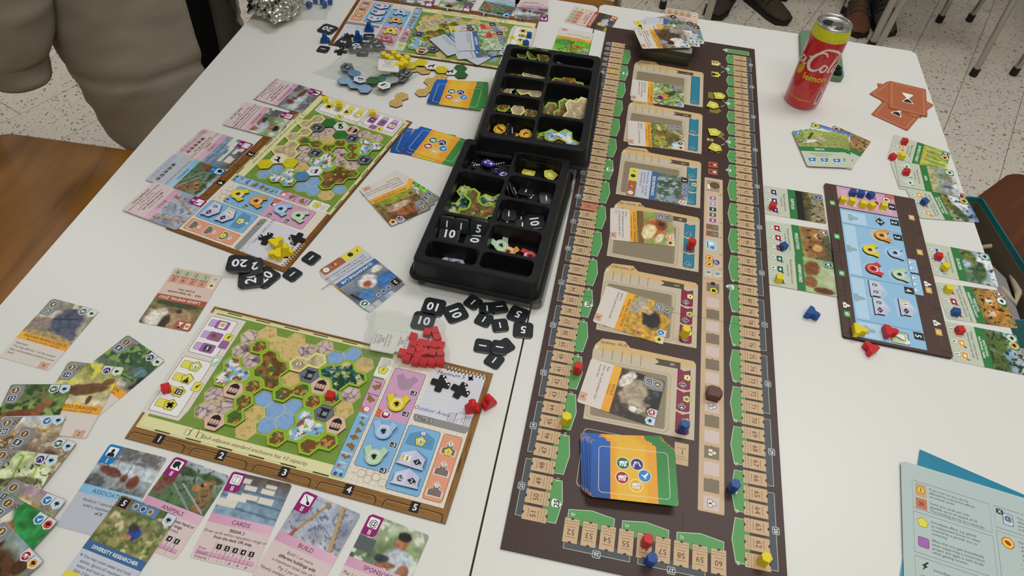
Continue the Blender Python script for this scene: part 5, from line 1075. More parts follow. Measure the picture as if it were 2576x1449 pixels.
# ------------------------------------------------------------------ pictures (sky/ground bands, textures, blobs, strokes)
B = 'b'; S = 's'; N = ('n', .35, 9)
A_ = {
 'rhino': ('#8d8a6d #a99f86 #8f8466', [N, ('m', '#cfc7b0', 6, .55, .1), (B, .25, .72, .3, .25, 0, '#8f7f73'), (B, .62, .5, .34, .42, -20, '#4b5268'), (B, .8, .8, .2, .2, 10, '#565a6e'), (B, .55, .25, .06, .18, 20, '#3a4054'), (S, .35, .5, .75, .35, .03, '#2c3040'), (B, .5, .95, .5, .12, 0, '#a8935f')]),
 'wdragon': ('#3f5d3a #2f4c38 #9a8d7c', [N, ('m', '#7fa34a', 7, .55, .08), ('m', '#16281f', 5, .6, .1), (B, .55, .62, .5, .13, -14, '#566b4a'), (B, .85, .5, .16, .12, -10, '#5d7d86'), (B, .4, .92, .5, .14, 0, '#c9c2b6'), (S, .2, .8, .9, .72, .02, '#2f3a2a')]),
 'komodo': ('#7d8a3c #c4b878 #d9c9ab', [N, ('m', '#dcd24e', 6, .58, .08), (B, .55, .62, .42, .16, -12, '#6b4a2c'), (B, .86, .4, .12, .09, -30, '#7a5632'), (B, .3, .85, .05, .12, 0, '#5a3d22'), (B, .7, .85, .05, .12, 0, '#5a3d22'), (S, .05, .75, .4, .62, .05, '#5a3d22')]),
 'deer': ('#4d6638 #7f9850 #8ea45e', [N, ('m', '#32481f', 6, .55, .1), (B, .38, .78, .36, .22, 0, '#7a4526'), (B, .62, .62, .1, .22, 20, '#85502f'), (B, .72, .45, .09, .1, 0, '#8a5836'), (S, .7, .4, .55, .1, .025, '#8a6a44'), (S, .72, .4, .9, .14, .025, '#8a6a44'), (S, .6, .22, .5, .2, .02, '#8a6a44')]),
 'eagle': ('#c9d0d8 #a98c5a #8d7a58', [N, (B, .5, .5, .42, .2, -10, '#b3852f'), (B, .3, .62, .2, .2, 0, '#6a5130'), ('m', '#e0dccb', 9, .62, .1)]),
 'marten': ('#9c8a72 #7d6a55 #a89478', [N, (B, .5, .6, .5, .26, 8, '#77655a'), ('m', '#c9b79c', 10, .58, .1), (B, .75, .45, .16, .18, 0, '#5c4b40')]),
 'lizard': ('#b9c48a #cfd6ae #a9b06e', [N, (S, .1, .9, .3, .1, .03, '#8db03c'), (S, .5, 1, .45, .1, .03, '#7aa034'), (S, .8, 1, .75, .2, .025, '#9cc04a'), (B, .55, .62, .4, .12, -10, '#6b6a48'), ('m', '#3f4030', 16, .62, .06)]),
 'owl': ('#a88aa0 #8e9a5a #6f7a3c', [N, (B, .45, .6, .34, .42, 0, '#b88a4e'), (B, .45, .52, .24, .3, 0, '#e8dccb'), (B, .37, .52, .05, .06, 0, '#20180f'), (B, .54, .52, .05, .06, 0, '#20180f'), (B, .46, .62, .03, .06, 0, '#c99a6a')]),
 'duck': ('#2f7a3c #2f8a44 #3d6a30', [N, (B, .3, .6, .32, .3, 10, '#c2552a'), (B, .2, .35, .2, .2, 0, '#d9d0c4'), (B, .62, .75, .18, .14, -10, '#e0d6a8'), (B, .75, .9, .25, .1, 0, '#1f5a2c'), (S, .1, .5, .5, .8, .03, '#5a2a1a')]),
 'bear': ('#8a9aa0 #6d6a44 #7d6a44', [N, (B, .5, .62, .42, .42, 0, '#5a3a22'), (B, .22, .3, .12, .14, 0, '#4a2f1c'), (B, .8, .3, .12, .14, 0, '#4a2f1c'), (B, .5, .8, .18, .16, 0, '#8a6440'), (B, .38, .55, .04, .05, 0, '#120c08'), (B, .63, .55, .04, .05, 0, '#120c08')]),
 'room': ('#7d7f80 #b5bdc2 #6a6f72', [('h', 0, 0, 1, .32, '#6d6c6a'), ('m', '#9a9da0', 8, .55, .1), ('h', .35, .34, 1, .62, '#bcc6cc'), (S, .55, .34, .55, .62, .008, '#7a8288'), (S, .78, .34, .78, .62, .008, '#7a8288'), (B, .3, .6, .22, .12, 10, '#6f4234'), (B, .72, .72, .1, .18, 10, '#7a4431'), (B, .55, .68, .07, .12, 0, '#7a4a38'), (S, .68, .9, .82, .85, .012, '#9a9c98'), (B, .12, .9, .2, .2, 0, '#55585a'), ('n', .3, 14)]),
 'giraffe': ('#a9b4c4 #5d7a52 #4f6a46', [('n', .3, 6), (B, .3, .22, .25, .12, 0, '#3c5230'), (B, .75, .2, .25, .1, 0, '#44592f'), (B, .7, .42, .2, .12, -35, '#b07a4e'), (B, .82, .68, .14, .36, -8, '#8a6a48'), ('m', '#3f3a3c', 17, .66, .05), (B, .14, .5, .11, .2, 0, '#6a3a28'), (B, .06, .72, .14, .2, 0, '#7d5a48'), (S, .25, .55, .75, 1, .025, '#8d9298'), (S, .4, .5, .95, .95, .02, '#aab0b4'), (B, .7, .4, .03, .03, 0, '#2a2020')]),
 'files': ('#5d4a40 #7d97ab #86a0b4', [('n', .25, 10), (S, 0, .34, 1, .4, .02, '#4f6a80'), (S, 0, .55, 1, .62, .025, '#4f6a80'), (S, 0, .76, 1, .84, .025, '#50697f'), ('h', .18, .1, .36, .22, '#d6cfc0'), ('h', .3, .24, .5, .36, '#dad3c6'), ('h', .62, .12, .8, .22, '#d6cfc0'), ('h', .58, .24, .8, .34, '#dcd6ca'), ('h', .3, .42, .58, .54, '#dcd6ca'), ('h', .1, .48, .42, .62, '#dfd9cc'), ('h', .6, .42, .84, .56, '#d8d1c4'), ('h', 0, .62, .3, .78, '#d9d2c2')]),
 'plan': ('#a9aebb #9aa0b0 #b4b6bf', [('n', .25, 5), ('m', '#6d7488', 14, .62, .06), (S, .2, .3, .6, .6, .006, '#4a5270'), (S, .1, .7, .5, .4, .006, '#4a5270'), (S, .5, .5, .9, .8, .006, '#4a5270'), (S, .48, .05, .2, .9, .035, '#a8843c'), (S, .22, .82, .18, .95, .04, '#b0442e'), (S, .7, .02, .86, 1, .06, '#b59a72'), (S, .735, .02, .895, 1, .01, '#6a5638')]),
 'man': ('#a9b09a #7d8f64 #66745a', [('n', .4, 5), ('m', '#d6dccb', 5, .58, .1), ('h', 0, .5, .28, .78, '#5a5f63'), (B, .66, .36, .11, .2, 0, '#a8704e'), (B, .66, .22, .13, .12, 0, '#26231f'), (B, .7, .72, .24, .26, 0, '#b5bcc6'), (B, .46, .8, .14, .1, -10, '#3a3d42'), (B, .56, .9, .16, .07, -15, '#9a6446'), (B, .84, .88, .1, .14, 20, '#a06a4a')]),
 'field': ('#4a5a3c #8f8a5c #8a8350', [N, ('m', '#cbc39a', 5, .6, .08), ('m', '#566b34', 9, .55, .08), (B, .56, .6, .12, .15, 0, '#2f4290'), (B, .5, .5, .08, .09, 0, '#3a3440'), (B, .5, .7, .06, .06, 0, '#b07a5a'), (S, .8, 1, .9, .55, .02, '#a9b060')]),
 'eland': ('#5d5440 #8a6f50 #6f7a44', [N, (B, .3, .3, .24, .5, 15, '#a88a66'), (B, .72, .25, .26, .45, -10, '#e2d9c8'), (B, .55, .15, .1, .4, 0, '#3a2c20'), (B, .68, .62, .08, .1, 0, '#c9b79c'), (B, .4, .65, .07, .1, 0, '#3f3226'), (B, .5, .9, .5, .14, 0, '#3c4a28')]),
 'wolf': ('#22261f #332b22 #4a3a2a', [N, ('m', '#4d5560', 7, .62, .08), (B, .45, .6, .36, .3, 25, '#a89880'), (B, .2, .8, .25, .14, 30, '#d6cdbf'), (B, .7, .45, .18, .22, 10, '#b5a68e'), (B, .78, .52, .07, .1, 0, '#e2dacd'), (B, .62, .26, .05, .1, -20, '#8a7558'), (B, .82, .26, .05, .1, 20, '#8a7558'), (B, .72, .44, .02, .02, 0, '#1a140e'), (B, .8, .44, .02, .02, 0, '#1a140e'), (B, .1, .3, .14, .1, 0, '#7d9a4a')]),
 'ostrich': ('#b98d2c #c99a34 #b8903c', [('n', .4, 14), (B, .2, .8, .3, .16, 20, '#a8a49a'), (B, .5, .42, .27, .26, -15, '#2c2826'), (B, .3, .6, .1, .2, 20, '#c9a884'), (S, .68, .5, .78, .72, .022, '#c98a86'), (S, .78, .72, .9, .62, .02, '#c98a86'), (B, .9, .62, .04, .03, 0, '#8a5a52'), (S, .35, .6, .25, .95, .02, '#c9a884')]),
 'tamarin': ('#b9b27a #8f9a4e #9aa05a', [('n', .25, 5), ('h', 0, .8, 1, .94, '#7d5a34'), (S, 0, .96, 1, .98, .015, '#5d4226'), (B, .5, .5, .3, .34, 20, '#b5652e'), (B, .36, .34, .2, .2, 0, '#8a4320'), (B, .62, .66, .28, .2, 20, '#e6cfa0'), (B, .36, .32, .06, .09, 0, '#3a2a26'), (B, .8, .4, .2, .1, 30, '#e8d6ae')]),
 'gate': ('#7d8a8c #5d6f5a #6a7570', [('n', .4, 12), ('h', .2, .15, .45, .9, '#3c5642'), ('h', .55, .2, .8, .9, '#4a6048'), ('h', .2, .15, .8, .24, '#7a5a3c'), ('m', '#a9b0b4', 9, .6, .08), (B, .85, .5, .12, .2, 0, '#8a9aa8')]),
 'gator': ('#b5b46a #8d8f4e #6d7a3c', [('n', .45, 12), ('m', '#d6cc8a', 8, .6, .08), (B, .6, .35, .3, .22, 0, '#6a6238'), (B, .4, .6, .14, .3, 10, '#8a6a34'), (B, .7, .75, .24, .16, 0, '#b0a23c'), ('m', '#2f2c1a', 16, .64, .05), (B, .85, .2, .2, .2, 0, '#b9d6e0')]),
 'lori': ('#a9b88a #8a9a5c #b5bf94', [('n', .5, 14), ('m', '#5d6f34', 10, .55, .08), (B, .45, .45, .26, .13, 40, '#2f4a1e'), (B, .6, .62, .16, .12, 40, '#d6852a'), (B, .7, .76, .1, .1, 0, '#3a2f6a'), (B, .74, .84, .05, .05, 0, '#c23a2a'), (S, .1, .1, .4, .5, .03, '#8a8478')]),
 'vulture': ('#8f8f90 #a89a86 #7d6a50', [N, (B, .35, .55, .36, .46, 30, '#5a4026'), ('m', '#2f2418', 14, .6, .06), (B, .72, .4, .26, .3, 0, '#e2dcd2'), (B, .72, .62, .15, .14, 0, '#3a2f2a'), (B, .68, .86, .1, .16, 10, '#8f9ab4')]),
 'boa': ('#4a3320 #8a6a3c #9aa24e', [N, (B, .4, .3, .44, .17, 8, '#a35f34'), ('m', '#5d3420', 18, .58, .06), (B, .55, .56, .32, .13, -8, '#cbb095'), (B, .74, .58, .1, .09, 0, '#a88a70'), (B, .52, .9, .5, .16, 0, '#8f9a34')]),
 'lab': ('#7d8896 #5c6a7a #8d9298', [('n', .3, 6), (B, .2, .35, .24, .3, 20, '#3f74b0'), (B, .5, .65, .22, .26, 0, '#ddd9d6'), (B, .55, .6, .1, .12, 0, '#a35a3c'), (B, .75, .3, .2, .2, 0, '#4f83bd'), (S, .85, 0, .95, .6, .05, '#23262a'), (B, .15, .85, .14, .12, 0, '#e0d9c9')]),
 'bug': ('#4f9a2c #7fc23c #5aa832', [('n', .35, 4), (B, .4, .55, .28, .2, -15, '#a8813c'), ('m', '#5d3c1c', 14, .64, .06), (S, .3, .3, .6, .05, .02, '#2c2416'), (S, .5, .3, .55, .9, .02, '#332a18'), (B, .75, .75, .25, .2, 0, '#3f8a44')]),
 'peacock': ('#6d6a5c #4a463c #3a342c', [N, ('h', 0, 0, .25, .3, '#c9a94e'), ('h', .75, .0, 1, .3, '#c2a24a'), (B, .45, .4, .2, .3, 0, '#b5bcc4'), (B, .4, .2, .22, .16, 0, '#3d4a66'), (B, .65, .6, .1, .3, 10, '#d9b08c'), (B, .6, .85, .12, .12, 0, '#5a3a20')]),
 'squirrel': ('#7d9a4e #a9b878 #8f8a5c', [N, (B, .5, .5, .34, .36, 0, '#a8633a'), (B, .66, .4, .14, .16, 0, '#c98a5c'), (B, .7, .38, .03, .03, 0, '#1a120c')]),
 'turtle': ('#a8996e #6d5f3f #1f1c18', [('h', 0, .0, 1, .5, '#9c8f6a'), ('n', .3, 16), (B, .35, .5, .22, .28, 0, '#6a6238'), ('m', '#2c2a1a', 16, .62, .05), ('h', 0, .72, 1, 1, '#201d19'), (B, .3, .35, .12, .1, 0, '#8f8f86')]),
 'lions': ('#4a5238 #8a6a3c #a9814a', [N, (B, .25, .45, .22, .3, 0, '#a8743a'), (B, .62, .5, .26, .34, 0, '#8a5a2c'), (B, .62, .45, .13, .18, 0, '#d0a368'), (B, .25, .42, .1, .13, 0, '#d6ad74'), ('m', '#2c2a20', 6, .66, .06)]),
 'antlers': ('#b9c8a0 #a9c088 #9db87c', [('n', .2, 5), (B, .3, .7, .26, .28, 20, '#7a4a26'), (B, .7, .8, .2, .25, 0, '#8a5a34'), (S, .3, .5, .2, .1, .02, '#cfa98a'), (S, .35, .5, .5, .1, .02, '#cfa98a'), (S, .6, .5, .55, .05, .02, '#cfa98a'), (S, .65, .5, .85, .1, .02, '#cfa98a'), (S, .45, .3, .7, .25, .018, '#d6b79c'), (B, .9, .4, .1, .4, 0, '#6a3a1c')]),
 'bluemt': ('#6a86c4 #d6dce2 #6f7a3c', [N, (B, .35, .25, .3, .16, 0, '#eef0f0'), (B, .7, .6, .4, .2, -20, '#4f5f34'), (B, .25, .85, .4, .2, 0, '#7d7a38'), ('m', '#2c3a22', 8, .6, .08)]),
 'asia': ('#cfd2cf #8f9a9c #a9b080', [N, (B, .4, .3, .3, .2, 0, '#8f8a86'), (B, .3, .4, .06, .2, 0, '#5c6470'), (B, .7, .35, .07, .22, 0, '#5c6470'), (B, .5, .9, .5, .2, 0, '#b5a878'), ('m', '#7d8a4e', 8, .64, .06)]),
 'bamboo': ('#b9c25a #9aab44 #a9a860', [('n', .3, 8)] + [(S, .06 + .1 * k, 0, .05 + .1 * k, 1, .016, '#d6dc9a' if k % 2 else '#6f7f2c') for k in range(10)] + [(B, .5, .95, .5, .12, 0, '#c9b23c')]),
 'europe': ('#dfe3e6 #8aa0a8 #5d7a56', [N, (B, .3, .3, .3, .2, 0, '#eef0f0'), (B, .65, .5, .4, .26, 15, '#4a6640'), (B, .2, .7, .3, .25, -20, '#6d7a3c'), (B, .45, .85, .12, .16, 0, '#a9c4d4'), ('m', '#2f4428', 9, .6, .08)]),
 'tigers': ('#a98a4a #b58a44 #8f7a3c', [('n', .3, 6), (B, .35, .5, .24, .34, 0, '#c98a3a'), (B, .68, .55, .26, .36, 0, '#c2802f'), (B, .36, .58, .1, .14, 0, '#e6d9bd'), (B, .68, .64, .1, .14, 0, '#e6d9bd'), ('m', '#2c2014', 15, .6, .05)]),
 'thong': ('#c9d6dc #6f8f9a #5a6a34', [N, (B, .55, .45, .16, .14, 0, '#7fa8c4'), (B, .3, .6, .3, .28, 0, '#566b2c'), (B, .8, .7, .26, .3, 0, '#4f6228'), ('m', '#26361c', 9, .56, .08)]),
 'geese': ('#9fae4e #8f9a54 #9a9a5c', [('n', .3, 14), (B, .34, .62, .24, .1, -10, '#e6e2da'), (B, .66, .4, .2, .13, 35, '#b5aa9c'), (S, .35, .45, .52, .1, .05, '#2a2622'), (S, .05, .7, .25, .62, .03, '#2f2a26'), (S, .5, .65, .6, .8, .03, '#2f2a26')]),
 'kili': ('#4f6ab0 #dfe4ea #a9a88a', [N, (B, .4, .4, .4, .16, 0, '#eef0f2'), (B, .5, .85, .5, .15, 0, '#8a8a4e')]),
 'tort': ('#8a7a4e #a98a54 #6f5f3a', [('n', .3, 8), (B, .3, .4, .2, .22, 0, '#a88a5a'), (B, .65, .35, .2, .2, 0, '#8f6f44'), (B, .5, .7, .22, .22, 0, '#c9ab74'), (B, .75, .75, .16, .16, 0, '#a8824c'), ('m', '#33281a', 12, .62, .06)]),
 'plants': ('#7d9a5c #a9b894 #6a8a50', [('n', .5, 14), ('m', '#dfe4d0', 12, .6, .06), (B, .25, .35, .16, .2, 0, '#c9896c'), (B, .2, .55, .18, .14, 0, '#c24a34')]),
 'misc': ('#8fa0b4 #a89a7c #7d7a5c', [N, (B, .4, .5, .3, .3, 20, '#6d5a48'), ('m', '#cfd6dc', 7, .6, .08)]),
}
# ------------------------------------------------------------------ the cards, one by one
tx = lambda *l: list(l)
# beside the map with red cubes
card(scoring(A_['eland'], 'LARGE ANIMAL ZOO', ['Gain    for large animals', 'in your zoo.'], '1245', '1234'), [(478, 836.5), (345, 810), (440, 672), (562, 695)], 'upside-down pink scoring card titled LARGE ANIMAL ZOO, alone on the white table', .5, 'scoring_card')
card(animal(A_['rhino'], 'INDIAN RHINOCEROS', 'Rhinoceros unicornis - Vulnerable', tx('Assertion', 'You may add any 1 of the unused', 'base conservation projects to your', 'hand.'), '4', '25', ('herb', 'asia'), '9', 0, 56), [(132, 749), (248, 782.5), (121, 935), (-1, 896)], 'animal card titled INDIAN RHINOCEROS lying apart on the white table', .5, 'animal_card')
card(animal(A_['wdragon'], 'WATER DRAGON', 'Intellagama lesueurii - Vulnerable', tx('Sun bathing', 'You may sell cards'), '1', '8', ('rept', 'asia'), '3', 1, 56), [zt(1060, 607), zt(1367, 815), zt(805, 1282), None], 'animal card of a green lizard half under the komodo card', .5, 'animal_card')
card(animal(A_['komodo'], 'KOMODO DRAGON', 'Varanus komodoensis - Vulnerable', tx('Petting: Asia', 'Gain per Asia icon'), '3', '14', ('rept', 'asia'), '2', 1, 56), [zt(575, 815), zt(1028, 870), zu(640, 428), None], 'animal card titled KOMODO DRAGON fanned over the lizard card', 1.0, 'animal_card')
stk = [('deer', 'RED DEER', '3', '12', ('herb', 'eur'), (28.7, 967), (182, 966), 'red deer with antlers'), ('eagle', 'GOLDEN EAGLE', '5', '20', ('bird', 'eur'), (2, 1048), (171.5, 1043.5), 'golden brown bird'), ('marten', 'BADGER', '1', '8', ('herb', 'eur'), (61, 1071), (193.5, 1113), 'grey furred animal'),
       ('lizard', 'SAND LIZARD', '1', '7', ('rept', 'eur'), (-4, 1126), (153, 1146), 'speckled lizard in grass'), ('owl', 'BARN OWL', '1', '17', ('bird', 'eur'), (35, 1204), (166, 1257), 'white faced owl'), ('duck', 'MANDARIN DUCK', '1', '15', ('bird', 'aus'), (22, 1240), (147, 1311), 'orange and green bird'), ('bear', 'BROWN BEAR', '3', '18', ('pred', 'ape'), (14, 1312), (107.5, 1410), 'brown bear')]
for k, (a, t, n, pr_, tg, p0, p1, w_) in enumerate(stk):
    if tg[1] == 'ape': tg = ('pred', 'amer')
    card(animal(A_[a], t, '', tx('Ability'), n, pr_, tg, '4', 1 if k % 2 else 0, 56), [p0, p1, None, None], 'animal card with a %s in the overlapping pile' % w_, 1.6 + .55 * k, 'animal_card', 'overlapping animal cards')
card(action(A_['room'], 'ASSOCIATION', 'I', [('Perform 1 association task', 0), ('with a maximum value', 0), ('of X', 1)], 'w'), [zu(820, 461), zu(1230, 580), None, zu(428, 1062)], 'blue action card titled ASSOCIATION below the map with red cubes', .5, 'action_card')
card(action(A_['giraffe'], 'ANIMALS', 'II', [('Play animal cards from your hand or', 1), ('within reputation range', 1), ('(with additional costs).', 0)], 'e', [('Play', '11123'), ('Gain', '--112')]), [zv(482, 272), zv(1007, 465), zv(478, 1283), None], 'magenta action card titled ANIMALS with giraffes, partly under the researcher card', .5, 'action_card')
card(sponsor(A_['field'], 'DIVERSITY RESEARCHER', tx('You may cover water and rock', 'spaces. Ignore all requirements', 'water and rock spaces.', 'Gain 2 for each water'), '5', ('mic',), True, None, 56), [zu(918, 846), zu(1318, 1000), None, None], 'sponsor card titled DIVERSITY RESEARCHER lying over two action cards', 1.1, 'sponsor_card')
card(action(A_['files'], 'CARDS', 'II', [('BREAK 2', 1), ('Draw cards within reputation range or', 0), ('from the deck OR snap.', 1)], 'c', [('Draw', '12234'), ('Discard', '-1-11'), ('Snapping', '--###')]), [(583, 1186), (738, 1217.5), (637, 1443), (477, 1400)], 'magenta action card titled CARDS below the map with red cubes', .5, 'action_card')
card(action(A_['plan'], 'BUILD', 'II', [('Build 1 or more', 0), ('different buildings with', 1), ('a maximum total size of X.', 0), ('Pay 2 per space.', 0), ('Newly available: Large Bird Aviary', 0), ('and Reptile House', 1)], 'b'), [zw(608, 562), zw(1198, 800), None, zw(55, 1430)], 'magenta action card titled BUILD below the map with red cubes', 1.0, 'action_card')
card(action(A_['man'], 'SPONSORS', 'II', [('Play 1 or more Sponsor cards with', 0), ('a maximum total level of X+1', 0), ('your hand or from within', 1), ('reputation range', 1)], '@'), [zw(1292, 792), zw(1915, 1025), None, None], 'magenta action card titled SPONSORS below the map with red cubes', .5, 'action_card')
# beside the map with yellow cubes
card(action(A_['room'], 'ASSOCIATION', 'II', [('Perform 1 or more different', 1), ('association tasks with', 1), ('a maximum total value of X', 0), ('In addition,', 0), ('you may make 1 donation.', 0), ('You may play Conservation Project', 1)], 'w', nx=36), [(813, 233), (758, 281), (637, 249), (692, 196)], 'pink action card titled ASSOCIATION at the corner with yellow cubes', 2.2, 'action_card')
card(action(A_['man'], 'SPONSORS', 'II', [('Play 1 or more Sponsor cards with', 0), ('a maximum total level of X+1 from', 0), ('your hand or from within reputation', 1), ('range (with additional costs).', 0), ('OR', 1), ('Break 2, gain 2xX', 1)], '@', nx=36), [(746.4, 288.5), (686, 346.5), (559, 314), (616.4, 256)], 'pink action card titled SPONSORS beside the map with yellow cubes', 2.2, 'action_card')
card(action(A_['files'], 'CARDS', 'II', [('BREAK 2', 1), ('Draw cards within reputation range or', 0), ('from the deck OR snap.', 1)], 'c', [('Draw', '12234'), ('Discard', '-1-11'), ('Snapping', '--###')], nx=36), [(640, 363.5), (572, 427), (443.5, 382.5), (509, 322)], 'pink action card titled CARDS beside the map with yellow cubes', .5, 'action_card')
card(action(A_['giraffe'], 'ANIMALS', 'I', [('Play animal cards from your hand', 0)], 'e', [('', '-1112')], nx=36), [(568.8, 427.5), (500.3, 494.5), (366.5, 453), (439.8, 385.5)], 'blue action card titled ANIMALS beside the map with yellow cubes', 2.0, 'action_card')
card(action(A_['plan'], 'BUILD', 'II', [('Build 1 or more', 0), ('different buildings with', 1), ('a maximum total size of X.', 0), ('Pay 2 per space.', 0), ('Newly available: Large Bird Aviary', 0), ('and Reptile House', 1)], 'b', nx=36), [zg(948, 450), zg(605, 768), zg(40, 548), None], 'pink action card titled BUILD beside the map with yellow cubes', 2.6, 'action_card')
# hand piles of the yellow player
for k, (dx, dy, dr) in enumerate(((34, -18, -13), (22, -10, -7), (0, 0, 0))):
    x, y, a = fit([(-31.5, -44), (31.5, -44), (31.5, 44)], [zj(1253, 395), zj(838, 578), zj(550, 222)], .0015)
    if k == 2: put_card(animal(A_['boa'], 'BOA CONSTRICTOR', 'Boa constrictor', tx('Constriction', 'Each player ahead of you on a track', 'gains 1 Constriction token for each of', 'those tracks.'), '2', '16', ('rept', 'amer'), '7', 1, 40), x, y, a, 2.2, 'animal card titled BOA CONSTRICTOR on top of its small pile', 'animal_card', 'cards in the snake card pile')
    else: put_card(animal(A_['misc' if k else 'bug'], 'CARD', '', tx('Ability'), '2', '9', ('rept', 'amer'), '6'), x + .004 * (2 - k), y + .006 * (2 - k), a + math.radians(dr * -1.0), 1.1 + .5 * k, ('lowest' if k == 0 else 'middle') + ' animal card fanned out under the snake card', 'animal_card', 'cards in the snake card pile')
x, y, a = fit([(-31.5, -44), (31.5, -44), (31.5, 44), (-31.5, 44)], [zj(977, 1088), zj(578, 1372), zj(163, 1000), zj(545, 743)], .0022)
for k in range(4):
    dr = sponsor(A_['lab'], 'QUARANTINE LAB', tx('The effects of Venom, Constriction, Hypnosis', 'and Pilfering do not affect you.', 'Gain 1 for 5 different continent icons.'), '3', ('herb',), True, True, 40) if k == 3 else animal(A_['misc'], 'CARD', '', tx('Ability'), '1', '8', ('herb', 'eur'), '5')
    put_card(dr, x + (3 - k) * .0012, y - (3 - k) * .0016, a + math.radians((3 - k) * 1.2), .6 + .55 * k, 'sponsor card titled QUARANTINE LAB on top of its pile' if k == 3 else 'card squared up under the QUARANTINE LAB card', 'sponsor_card' if k == 3 else 'animal_card', 'cards under the quarantine lab card')
# card backs lying by the black trays
bg = 'card backs by the black trays'
card(back, [zh(0, 1342), zh(125, 1060), None, None], 'blue orange green card back, bottom of the fan by the lower black tray', .5, 'card_back', bg)
card(back, [zh(112, 1345), zh(295, 1078), None, None], 'blue orange green card back, middle of the fan by the lower black tray', 1.0, 'card_back', bg)
card(back, [zh(170, 1312), zh(400, 1058), zh(885, 1213), None], 'blue orange green card back, top of the fan by the lower black tray', 1.5, 'card_back', bg)
card(back, [zh(470, 760), zh(560, 515), zh(1148, 525), None], 'blue orange green card back, bottom one on the sand tile by the upper black tray', 2.6, 'card_back', bg)
card(back, [zh(450, 772), zh(548, 518), zh(1145, 560), None], 'blue orange green card back, middle one on the sand tile by the upper black tray', 3.1, 'card_back', bg)
card(back, [zh(438, 776), zh(540, 520), zh(1112, 590), zh(1050, 877)], 'blue orange green card back, top one on the sand tile by the upper black tray', 3.6, 'card_back', bg)
# blue player, cards hanging over the far edge
card(action(A_['room'], 'ASSOCIATION', 'II', [('Perform 1 or more different', 0), ('association tasks', 1)], 'w', nx=30), [zb(1797, 226), zb(1434, 200), None, None], 'pink action card titled ASSOCIATION on the slots of the blue cube map', 2.1, 'action_card')
card(action(A_['giraffe'], 'ANIMALS', 'I', [('Play animal cards from your hand', 0)], 'e', nx=30), [zb(1385, 200), zb(1018, 122), None, None], 'blue action card titled ANIMALS on the slots of the blue cube map', 2.1, 'action_card')
card(action(A_['man'], 'SPONSORS', 'II', [('Play 1 or more', 0)], 'c', nx=30), [zb(945, 133), zb(598, 72), None, None], 'pink action card with a resting man on the slots of the blue cube map', 2.1, 'action_card')
card(action(A_['files'], 'CARDS', 'II', [('Draw cards', 0)], 'c', nx=30), [zb(552, 80), zb(180, 28), None, None], 'pink action card with file drawers on the slots of the blue cube map', 2.1, 'action_card')
# fan of sponsor cards on the blue player's map
fg = 'fanned sponsor cards on the blue cube map'
for k, (a, t, pts, z_, w_) in enumerate([('plants', 'EXPERT', [zb(1240, 235), None, None, zb(700, 290)], 4.2, 'lowest, mostly hidden, its yellow corner showing'),
      ('misc', 'VETERINARIAN', [zb(1190, 270), None, zb(930, 716), zb(785, 625)], 4.7, 'nearest the tray, its white half sticking out'), ('gate', 'SPONSORSHIP', [None, zb(1245, 580), zb(872, 612), zb(800, 470)], 5.2, 'with a green shield at its corner'),
      ('plants', 'SPOKESPERSON', [zb(960, 270), None, zb(695, 630), zb(538, 412)], 5.7, 'tilted, its white corner pointing at the yellow cube bag'), ('plants', 'SCIENTIST', [zb(1300, 332), zb(1342, 548), zb(820, 549), zb(778, 338)], 6.3, 'topmost, with a smiling woman among leaves')]):
    card(sponsor(A_[a], t, tx('Each time you play a research icon', 'into your zoo, gain 1'), '5', ('mic',), k == 0, None, 40), pts, 'fanned sponsor card, ' + w_, z_, 'sponsor_card', fg)
# far end of the table
card(scoring(A_['peacock'], 'SPONSORED ZOO', ['Gain    for Sponsor cards', 'in your zoo.'], ['3', '6', '8', '10'], '1234'), [zF(2287, 500), zF(2020, 892), zF(778, 598), zF(1083, 178)], 'scoring card with a keeper and birds lying across the table joint', .6, 'scoring_card')
for k in range(3):
    card(animal(A_['bug'], 'THORNY KATYDID', 'Panacanthus - Vulnerable', tx('Hypnosis', 'Draw cards from the deck'), '1', '6', ('rept', 'amer'), '5'), [None, None, zF(640 + 8 * k, 782 - 6 * k), zF(1592, 935 - 4 * k)], ('animal card with a green insect on top of its pile behind the tray' if k == 2 else 'card squared up under the green insect card'), .5 + .5 * k, 'animal_card', 'cards in the green insect pile')
card(scoring(A_['squirrel'], 'SMALL ANIMAL ZOO', ['Gain    for small animals', 'in your zoo.'], ['3', '6', '8', '10'], '1234'), [None, None, zA(1050, -8), zA(1795, 118)], 'upside-down pink scoring card beyond the discard deck at the table edge', .6, 'scoring_card')
# six display cards on the long board
mg = 'display cards on the long board'
card(animal(A_['wolf'], 'WOLF', 'Canis lupus', tx('Pack', 'Gain 1 for each predator icon', 'in your zoo.'), '4', '12', ('pred', 'eur'), '4', 0, 60), [(1674, 961.4), (1647.8, 1074.5), (1450.7, 1009.3), (1485.5, 900.6)], 'animal card titled WOLF tilted on folder 6', 2.8, 'animal_card', mg)
card(animal(A_['ostrich'], 'AFRICAN OSTRICH', 'Struthio camelus', tx('Sprint 2', 'Draw 2 cards from the deck.'), '5', '20', ('bird', 'afr'), '8', 1, 60), [zm(1377, 387), zm(1270, 717), zm(647, 512), zm(778, 204)], 'animal card titled AFRICAN OSTRICH tilted on folder 5', 2.8, 'animal_card', mg)
card(animal(A_['tamarin'], 'GOLDEN LION TAMARIN', 'Leontopithecus rosalia - Endangered', tx('Clever', 'After finishing the current action,', 'you may place any Action card', 'on 1'), '1', '10', ('ape', 'amer'), '4', 0, 60), [zl(1190, 728), zl(1200, 1042), zl(533, 975), zl(540, 656)], 'animal card titled GOLDEN LION TAMARIN on folder 4', 2.8, 'animal_card', mg)
